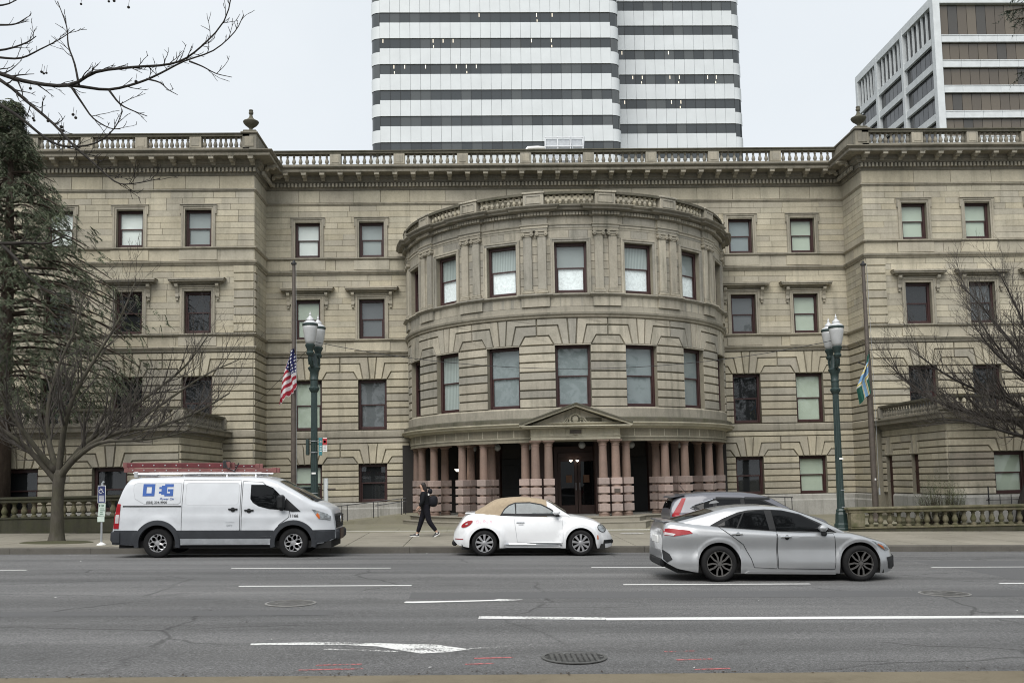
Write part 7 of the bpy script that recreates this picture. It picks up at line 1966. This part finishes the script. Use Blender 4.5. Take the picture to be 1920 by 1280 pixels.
put('limb', big.mesh('limb', True), M['darkbark'], o, world=False); tag(put('twigs', small.mesh('twigs'), M['darkbark'], o, world=False), kind='stuff')
for x, y, d in ((152, 8, 12), (204, 3, 12), (214, 2, 12), (241, 14, 12), (57, 166, 12), (64, 226, 11.2), (118, 245, 11.1), (142, 221, 12), (137, 215, 12), (82, 138, 12), (78, 135, 12), (87, 137, 12), (255, 153, 11.6), (118, 252, 11.1), (115, 238, 11.1), (62, 222, 11.2), (90, 227, 11.1)):
    q = W3(x, y, d); m = MB(); r_ = rnd.uniform(.016, .022)
    m.lathe([(.0001, -r_), (r_*.75, -r_*.6), (r_, 0), (r_*.75, r_*.6), (.0001, r_)], q, 8); m.tube([(q[0], q[1], q[2]+r_), (q[0]+.01, q[1], q[2]+.10)], .003, 3); put('seed_ball', m.mesh('seed_ball', True), M['darkbark'], o, world=False)

# ---------------- conifers
def conifer(pos, h, rmax, label, seed, z_low, nb, mat, spray=.5, droop=.55, angs=None, cat='tree', dens=1.15, hfun=None):
    R = random.Random(seed)
    o = root('conifer_tree', pos, label, cat)
    m = MB(); m.tube([(0, 0, -.3), (.02, 0, h*.3), (.05, .03, h*.65), (.02, .02, h)], [rmax*.075, rmax*.06, rmax*.04, .02], 12); put('trunk', m.mesh('trunk', True), M['conbark'], o, world=False)
    lv = MB(); br = MB()
    for i in range(nb):
        t = (i+R.random())/nb; z = z_low+(h-z_low)*t**.9
        L = rmax*(hfun(t) if hfun else (1-t)**.75)*R.uniform(.7, 1.08)+.25; a = R.uniform(0, 2*pi) if angs is None else R.uniform(*angs)
        d = Vector((cos(a), sin(a), 0)); pts = []
        for k in range(6):
            s_ = k/5; pts.append(Vector((0, 0, z))+d*L*s_+Vector((0, 0, .22*L*s_-droop*L*s_*s_)))
        br.tube(pts, [.05*(1-.8*k/5)*min(1, L/2)+.006 for k in range(6)], 4, cap=False)
    from mathutils import noise as mnoise
    N = int(9000*dens)
    for i in range(N):                           # drooping tufts through the crown, thinned out in clumps
        t = R.random()**1.15; z = z_low-.6+(h-z_low+.6)*t
        rm = rmax*(hfun(max(0, t)) if hfun else (1-t)**.75)+.12; a = R.uniform(0, 2*pi)
        lob = 1+.28*sin(a*5+z*1.7)+.22*sin(a*9-z*2.9)+.15*sin(z*4.1+a*2)
        r_ = rm*min(1.25, lob)*(.25+.75*R.random()**.55)
        p = Vector((r_*cos(a), r_*sin(a), z))
        if mnoise.noise(p*.95+Vector((seed, 0, 0)))+.45*mnoise.noise(p*2.3) < -.10: continue
        out = Vector((cos(a), sin(a), 0)); tw = Vector((R.uniform(-1, 1), R.uniform(-1, 1), R.uniform(-.6, .3)))
        dd = (out*.7+tw*.7+Vector((0, 0, -R.uniform(.1, 1.0)))).normalized(); ln = spray*R.uniform(.5, 1.25)
        sd_ = Vector((-dd.y, dd.x, R.uniform(-.3, .3))).normalized()
        for q in range(7):
            b0 = p+dd*ln*q/7+Vector((0, 0, -.25*ln*(q/7)**2)); w = ln*(.34-.22*q/7)*R.uniform(.7, 1.3)
            for s2 in (-1, 1):
                tip = b0+dd*w*.7+sd_*s2*w+Vector((0, 0, -w*R.uniform(.1, .7)))
                nn = Vector((R.uniform(-1, 1), R.uniform(-1, 1), R.uniform(-.5, 1))).normalized()*.022
                lv.add([b0-nn, tip, b0+nn], [(0, 1, 2)])
    put('branches', br.mesh('branches'), M['conbark'], o, world=False)['kind'] = 'stuff'
    tag(put('crown', lv.mesh('crown'), mat, o, world=False), kind='stuff'); return o
conifer((-16.9, 34.6, .4), 15.6, 4.5, 'tall dense drooping evergreen before the left wing', 4, 4.6, 150, M['needle'], .42, .45, dens=1.15, hfun=lambda t: (.80+.20*t/.3) if t < .3 else max(.05, (1-(t-.3)/.7)**1.25))
# evergreen outside the frame at right whose bough tips hang in at the upper right corner
cx_, cy_ = 9.0, 7.9
o = conifer((cx_, cy_, .1), 15.0, 2.7, 'drooping evergreen bough tips hanging in at the upper right corner', 6, 5.2, 90, M['needle2'], .30, .4, dens=.55, hfun=lambda t: max(.06, (1-t)**.9))
lv = MB(); br = MB(); R = random.Random(6)
def S3(x, y, d):
    v = _f+_R*((x-960)/1800)-_U*((y-738)/1800); v = v/v.y*d
    return Vector((v.x-cx_, v.y-cy_, v.z+2.0-.1))
for e, z0 in ((S3(1884, 22, 7.8), 5.6), (S3(1906, 36, 7.6), 5.5), (S3(1911, 138, 7.9), 5.0), (S3(1897, -4, 8.0), 5.8), (S3(1918, 20, 8.2), 5.6)):
    s0 = Vector((0, 0, z0)); mid = s0.lerp(e, .6)+Vector((0, 0, .35)); pts = smooth_path([s0, mid, e], 6)
    br.tube(pts, [.035-.03*i/12 for i in range(13)], 5)
    for i in range(80):
        t = .45+.55*R.random(); j = min(11, int(t*12)); p = pts[j].lerp(pts[j+1], t*12-j); d = (pts[j+1]-pts[j]).normalized()
        dd = (d*.6+Vector((R.uniform(-1, 1), R.uniform(-1, 1), R.uniform(-1.1, -.1)))*.7).normalized(); ln = R.uniform(.06, .17)
        for q in range(7):
            b0 = p+dd*ln*q/7
            for s2 in (-1, 1):
                tip = b0+dd*.02+Vector((R.uniform(-1, 1), R.uniform(-1, 1), R.uniform(-.9, .3))).normalized()*.028; nn = Vector((R.uniform(-1, 1), R.uniform(-1, 1), R.uniform(-1, 1))).normalized()*.004
                lv.add([b0-nn, tip, b0+nn], [(0, 1, 2)])
put('bough', br.mesh('bough'), M['conbark'], o, world=False)['kind'] = 'stuff'
tag(put('bough_needles', lv.mesh('bough_needles'), M['needle2'], o, world=False), kind='stuff')
# the park behind the photographer: what glass and paint mirror
lv = MB(); br = MB(); R = random.Random(21)
for i in range(22):
    cx, cy = -52+5.2*i+R.uniform(-2, 2), R.uniform(-18, -5); h = R.uniform(14, 21); rr_ = R.uniform(3.0, 4.6)
    br.tube([(cx, cy, -.5), (cx+.2, cy, h*.4), (cx, cy+.2, h*.9)], [.35, .25, .05], 6)
    for k in range(460):
        t_ = R.random(); z = h*(.22+.78*t_); w = rr_*(sin(pi*min(1, .18+t_*.8))**.7)*R.random()**.45; a = R.uniform(0, 2*pi)
        p = Vector((cx+w*cos(a), cy+w*sin(a), z)); q = [Vector((R.uniform(-1, 1), R.uniform(-1, 1), R.uniform(-1, 1)))*.55 for _ in range(3)]
        lv.add([p+q[0], p+q[1], p+q[2]], [(0, 1, 2)])
pk = tag(put('park_woods', lv.mesh('park_woods'), M['needle2']), kind='stuff'); tag(put('park_woods_trunks', br.mesh('park_woods_trunks'), M['darkbark']), kind='stuff')
# low shrub behind the right balustrade
o = root('shrub', (16.75, 34.55, .05), 'low feathery green shrub behind the right balustrade', 'shrub')
lv = MB(); st = MB(); R = random.Random(2)
for i in range(230):
    a = R.uniform(0, 2*pi); r_ = R.random()**.6; b0 = Vector((cos(a)*r_*.75, sin(a)*r_*.28, 0)); hgt = (1.25-.75*r_*r_)*R.uniform(.75, 1.1)
    tip = b0+Vector((cos(a)*.30*R.random()+R.uniform(-.12, .12), sin(a)*.15, hgt)); st.tube([b0, b0.lerp(tip, .5)+Vector((0, 0, .03)), tip], [.008, .006, .003], 3, cap=False)
    for k in range(34):
        p = b0.lerp(tip, .15+.85*k/22); d = Vector((R.uniform(-1, 1), R.uniform(-1, 1), R.uniform(.1, 1))).normalized(); w = R.uniform(.05, .10); nn = Vector((R.uniform(-1, 1), R.uniform(-1, 1), 0))*.009
        lv.add([p-nn, p+d*w, p+nn], [(0, 1, 2)])
put('stems', st.mesh('stems'), M['conbark'], o, world=False)['kind'] = 'stuff'; tag(put('foliage', lv.mesh('foliage'), M['shrub'], o, world=False), kind='stuff')

# ------------------------------------------------------------------ the walker
M['skin'] = m_plain('skin', (.42, .26, .19), .55, var=.08)
M['hair'] = m_plain('dark_hair', (.018, .013, .011), .6)
M['jacket'] = m_plain('black_jacket', (.008, .009, .011), .85, 0, .2, var=.25, scale=9)
M['trousers'] = m_plain('dark_trousers', (.009, .009, .013), .9, 0, .2, var=.2, scale=9)
M['bag'] = m_plain('dark_backpack', (.010, .010, .014), .8, 0, .25, var=.2)
M['shoewhite'] = m_plain('white_sole', (.66, .66, .64), .6)
def skinned(name, joints, bones, mat, parent, sub=2, rootj=0):
    """one continuous surface grown round connected joints: (x, y, z), (rx, ry)"""
    me = bpy.data.meshes.new(name+'_joints'); me.from_pydata([j[0] for j in joints], bones, [])
    t_ = bpy.data.objects.new(name, me); COL.objects.link(t_)
    sk = t_.modifiers.new('Skin', 'SKIN')
    bpy.context.view_layer.objects.active = t_
    if not me.skin_vertices:
        bpy.context.view_layer.update()
    for i, j in enumerate(joints):
        sv = me.skin_vertices[0].data[i]; sv.radius = j[1]; sv.use_root = i == rootj
    ss = t_.modifiers.new('Sub', 'SUBSURF'); ss.levels = sub; ss.render_levels = sub
    bpy.context.view_layer.update()
    dg = bpy.context.evaluated_depsgraph_get(); out = bpy.data.meshes.new_from_object(t_.evaluated_get(dg))
    bpy.data.objects.remove(t_); out.materials.clear(); out.polygons.foreach_set('use_smooth', [True]*len(out.polygons))
    out.name = name
    return put(name, out, mat, parent, world=False)
gx, gy = -1.80, 31.5; gz = zwalk(gx, gy)
pr = root('person', (gx, gy, gz), 'person walking left in black jacket and dark trousers with a backpack', 'person')
# faces -x; the left leg (far side, +y) is forward, the near leg trails
H_ = (.02, 0, .93)
legF = [((-.02, .09, .88), (.095, .105)), ((-.13, .09, .52), (.062, .066)), ((-.26, .09, .12), (.042, .045)), ((-.30, .09, .055), (.040, .040)), ((-.42, .09, .035), (.034, .030))]
legB = [((.05, -.09, .88), (.095, .105)), ((.12, -.09, .50), (.062, .066)), ((.36, -.09, .17), (.042, .045)), ((.40, -.09, .10), (.040, .040)), ((.32, -.09, .028), (.034, .028))]
J = [((.02, 0, .93), (.13, .15)), ((.0, 0, 1.12), (.115, .14)), ((-.03, 0, 1.34), (.12, .17)), ((-.05, 0, 1.46), (.065, .08)), ((-.075, 0, 1.53), (.05, .052)), ((-.09, 0, 1.60), (.082, .072)), ((-.085, 0, 1.70), (.088, .076)), ((-.155, 0, 1.595), (.03, .03))]
E = [(0, 1), (1, 2), (2, 3), (3, 4), (4, 5), (5, 6), (5, 7)]
b0 = len(J); J += legF; E += [(0, b0), (b0, b0+1), (b0+1, b0+2), (b0+2, b0+3), (b0+3, b0+4)]
b1 = len(J); J += legB; E += [(0, b1), (b1, b1+1), (b1+1, b1+2), (b1+2, b1+3), (b1+3, b1+4)]
for sy in (-1, 1):
    b2 = len(J); J += [((-.03, sy*.19, 1.39), (.055, .055)), ((-.05+.03*sy, sy*.235, 1.12), (.043, .043)), ((-.17, sy*.20, .93 if sy > 0 else .97), (.032, .032)), ((-.215, sy*.19, .90 if sy > 0 else .94), (.028, .036)), ((-.255, sy*.185, .87 if sy > 0 else .91), (.024, .034))]
    E += [(2, b2), (b2, b2+1), (b2+1, b2+2), (b2+2, b2+3), (b2+3, b2+4)]
skinned('body', J, E, M['skin'], pr)
TR = [((.02, 0, 1.10), (.13, .16)), ((.02, 0, .88), (.14, .165))]; E2 = [(0, 1)]
for L_ in (legF, legB):
    b2 = len(TR); TR += [(L_[0][0], (.118, .122)), (L_[1][0], (.090, .090)), (L_[2][0], (.066, .066))]; E2 += [(1, b2), (b2, b2+1), (b2+1, b2+2)]
skinned('trousers', TR, E2, M['trousers'], pr)
JK = [((.03, 0, .80), (.175, .19)), ((.0, 0, 1.12), (.18, .19)), ((-.03, 0, 1.34), (.17, .20)), ((-.045, 0, 1.46), (.085, .10))]; E3 = [(0, 1), (1, 2), (2, 3)]
for sy in (-1, 1):
    b2 = len(JK); JK += [((-.03, sy*.20, 1.39), (.078, .078)), ((-.05+.03*sy, sy*.25, 1.12), (.066, .066)), ((-.17, sy*.205, .945 if sy > 0 else .985), (.050, .050))]; E3 += [(2, b2), (b2, b2+1), (b2+1, b2+2)]
skinned('jacket', JK, E3, M['jacket'], pr)
skinned('hair', [((-.085, 0, 1.745), (.060, .060)), ((-.055, 0, 1.69), (.098, .090)), ((-.03, 0, 1.61), (.085, .088)), ((-.0, 0, 1.52), (.075, .08)), ((.01, 0, 1.42), (.055, .07))], [(0, 1), (1, 2), (2, 3), (3, 4)], M['hair'], pr)
for sy in (-1, 1):                               # fingers, ears, eyes
    hx, hz = -.255, (.87 if sy > 0 else .91)
    for k in range(4):
        m = MB(); y_ = sy*(.185+.012)+(k-1.5)*.017; m.tube([(hx+.01, y_, hz), (hx-.03, y_, hz-.03-.004*k), (hx-.03, y_-sy*.01, hz-.065+.008*abs(k-1.5))], [.010, .009, .007], 6); put('finger', m.mesh('finger', True), M['skin'], pr, world=False)
    m = MB(); m.tube([(hx+.035, sy*.165, hz+.02), (hx+.0, sy*.145, hz-.01), (hx-.02, sy*.15, hz-.035)], [.012, .011, .008], 6); put('thumb', m.mesh('thumb', True), M['skin'], pr, world=False)
    m = MB(); m.lathe([(.0001, -.012), (.012, -.006), (.012, .006), (.0001, .012)], (-.162, sy*.030, 1.655), 8); put('eye', m.mesh('eye', True), M['ironblack'], pr, world=False)
m = MB(); m.tube([(-.165, 0, 1.665), (-.19, 0, 1.63), (-.165, 0, 1.618)], [.010, .016, .012], 6); put('nose', m.mesh('nose', True), M['skin'], pr, world=False)
m = MB(); m.box(-.178, -.165, -.022, .022, 1.585, 1.593, .002); put('mouth', m.mesh('mouth'), M['redstone'], pr, world=False)
for L_, an in ((legF, .0), (legB, -.55)):
    ax_, ay_, az_ = L_[3][0]; sh = put('shoe', None, None, pr, loc=(ax_, ay_, az_-.055 if an == 0 else az_-.06), rot=(0, an, 0), world=False)
    m = MB(); m.grid([[(x, y*w, z) for y, z in ((-1, .02), (-.9, .06), (-.5, .09+h_), (0, .10+h_), (.5, .09+h_), (.9, .06), (1, .02))] for x, w, h_ in ((.085, .02, 0), (.08, .038, .0), (.03, .044, .03), (-.05, .046, .0), (-.12, .050, -.03), (-.18, .044, -.05), (-.205, .015, -.06))]); put('upper', m.mesh('upper', True), M['ironblack'], sh, world=False)
    m = MB(); m.prism([(.09, -.035), (.09, .035), (-.10, .052), (-.18, .045), (-.215, 0), (-.18, -.045), (-.10, -.052)], lambda x, y: (x, y, 0), lambda x, y: (x, y, .032)); put('sole', m.mesh('sole'), M['shoewhite'], sh, world=False)
    m = MB(); m.lathe([(.0001, -.05), (.022, -.049), (.024, -.04)], (.02, 0, .075), 10, 'y'); put('ankle_patch', m.mesh('ankle_patch'), M['shoewhite'], sh, world=False)
bp_ = root('backpack', (gx+.12, gy, gz+1.20), 'dark full backpack on the walking person', 'backpack')
bag = skinned('pack', [((.11, 0, -.26), (.14, .16)), ((.15, 0, -.06), (.18, .18)), ((.11, 0, .13), (.16, .17)), ((.05, 0, .26), (.09, .13))], [(0, 1), (1, 2)], M['bag'], bp_)
m = MB(); m.box(.20, .27, -.10, .10, -.20, .0, .03); put('front_pocket', m.mesh('front_pocket'), M['bag'], bp_, world=False)
for sy in (-1, 1):
    m = MB(); m.tube([(.02, sy*.10, .20), (-.12, sy*.12, .255), (-.26, sy*.12, .16), (-.28, sy*.13, 0), (-.12, sy*.17, -.14), (.05, sy*.12, -.16)], .018, 6); put('strap', m.mesh('strap', True), M['bag'], bp_, world=False)
m = MB(); m.box(-.02, .03, -.165, -.14, .12, .19, .008); put('pale_tag', m.mesh('pale_tag'), M['shoewhite'], bp_, world=False)

# ------------------------------------------------------------------ scraps and leaves on the ground
m = MB(); R = random.Random(9)
for i in range(46):
    if i < 38: x, y = R.uniform(-14, 13), R.choice([R.uniform(26.7, 27.15), R.uniform(10.5, 11.0), R.uniform(11, 26)])
    else: x, y = R.uniform(-14, 13), R.uniform(9.9, 10.3)
    z = (zroad(x, y) if y > YN+.05 else .065+SL*x)+.006; r_ = R.uniform(.010, .028); a = R.uniform(0, 3)
    m.add([(x+r_*cos(a+k*1.57)*R.uniform(.6, 1.2), y+r_*sin(a+k*1.57)*R.uniform(.6, 1.2), z+R.uniform(0, .012)) for k in range(4)], [(0, 1, 2, 3)])
tag(put('litter', m.mesh('litter'), M['shoewhite']), kind='stuff')
m = MB()
for i in range(460):
    x, y = R.uniform(-6.5, 6.5), R.choice([R.uniform(9.6, 10.33), R.uniform(10.33, 10.6)]); z = (zroad(x, y) if y > YN+.02 else .065+SL*x)+.005; r_ = R.uniform(.008, .02); a = R.uniform(0, 3)
    m.add([(x+r_*cos(a+k*1.57)*R.uniform(.6, 1.2), y+r_*sin(a+k*1.57)*R.uniform(.6, 1.2), z+R.uniform(0, .008)) for k in range(4)], [(0, 1, 2, 3)])
tag(put('fallen_leaves', m.mesh('fallen_leaves'), M['conbark']), kind='stuff')
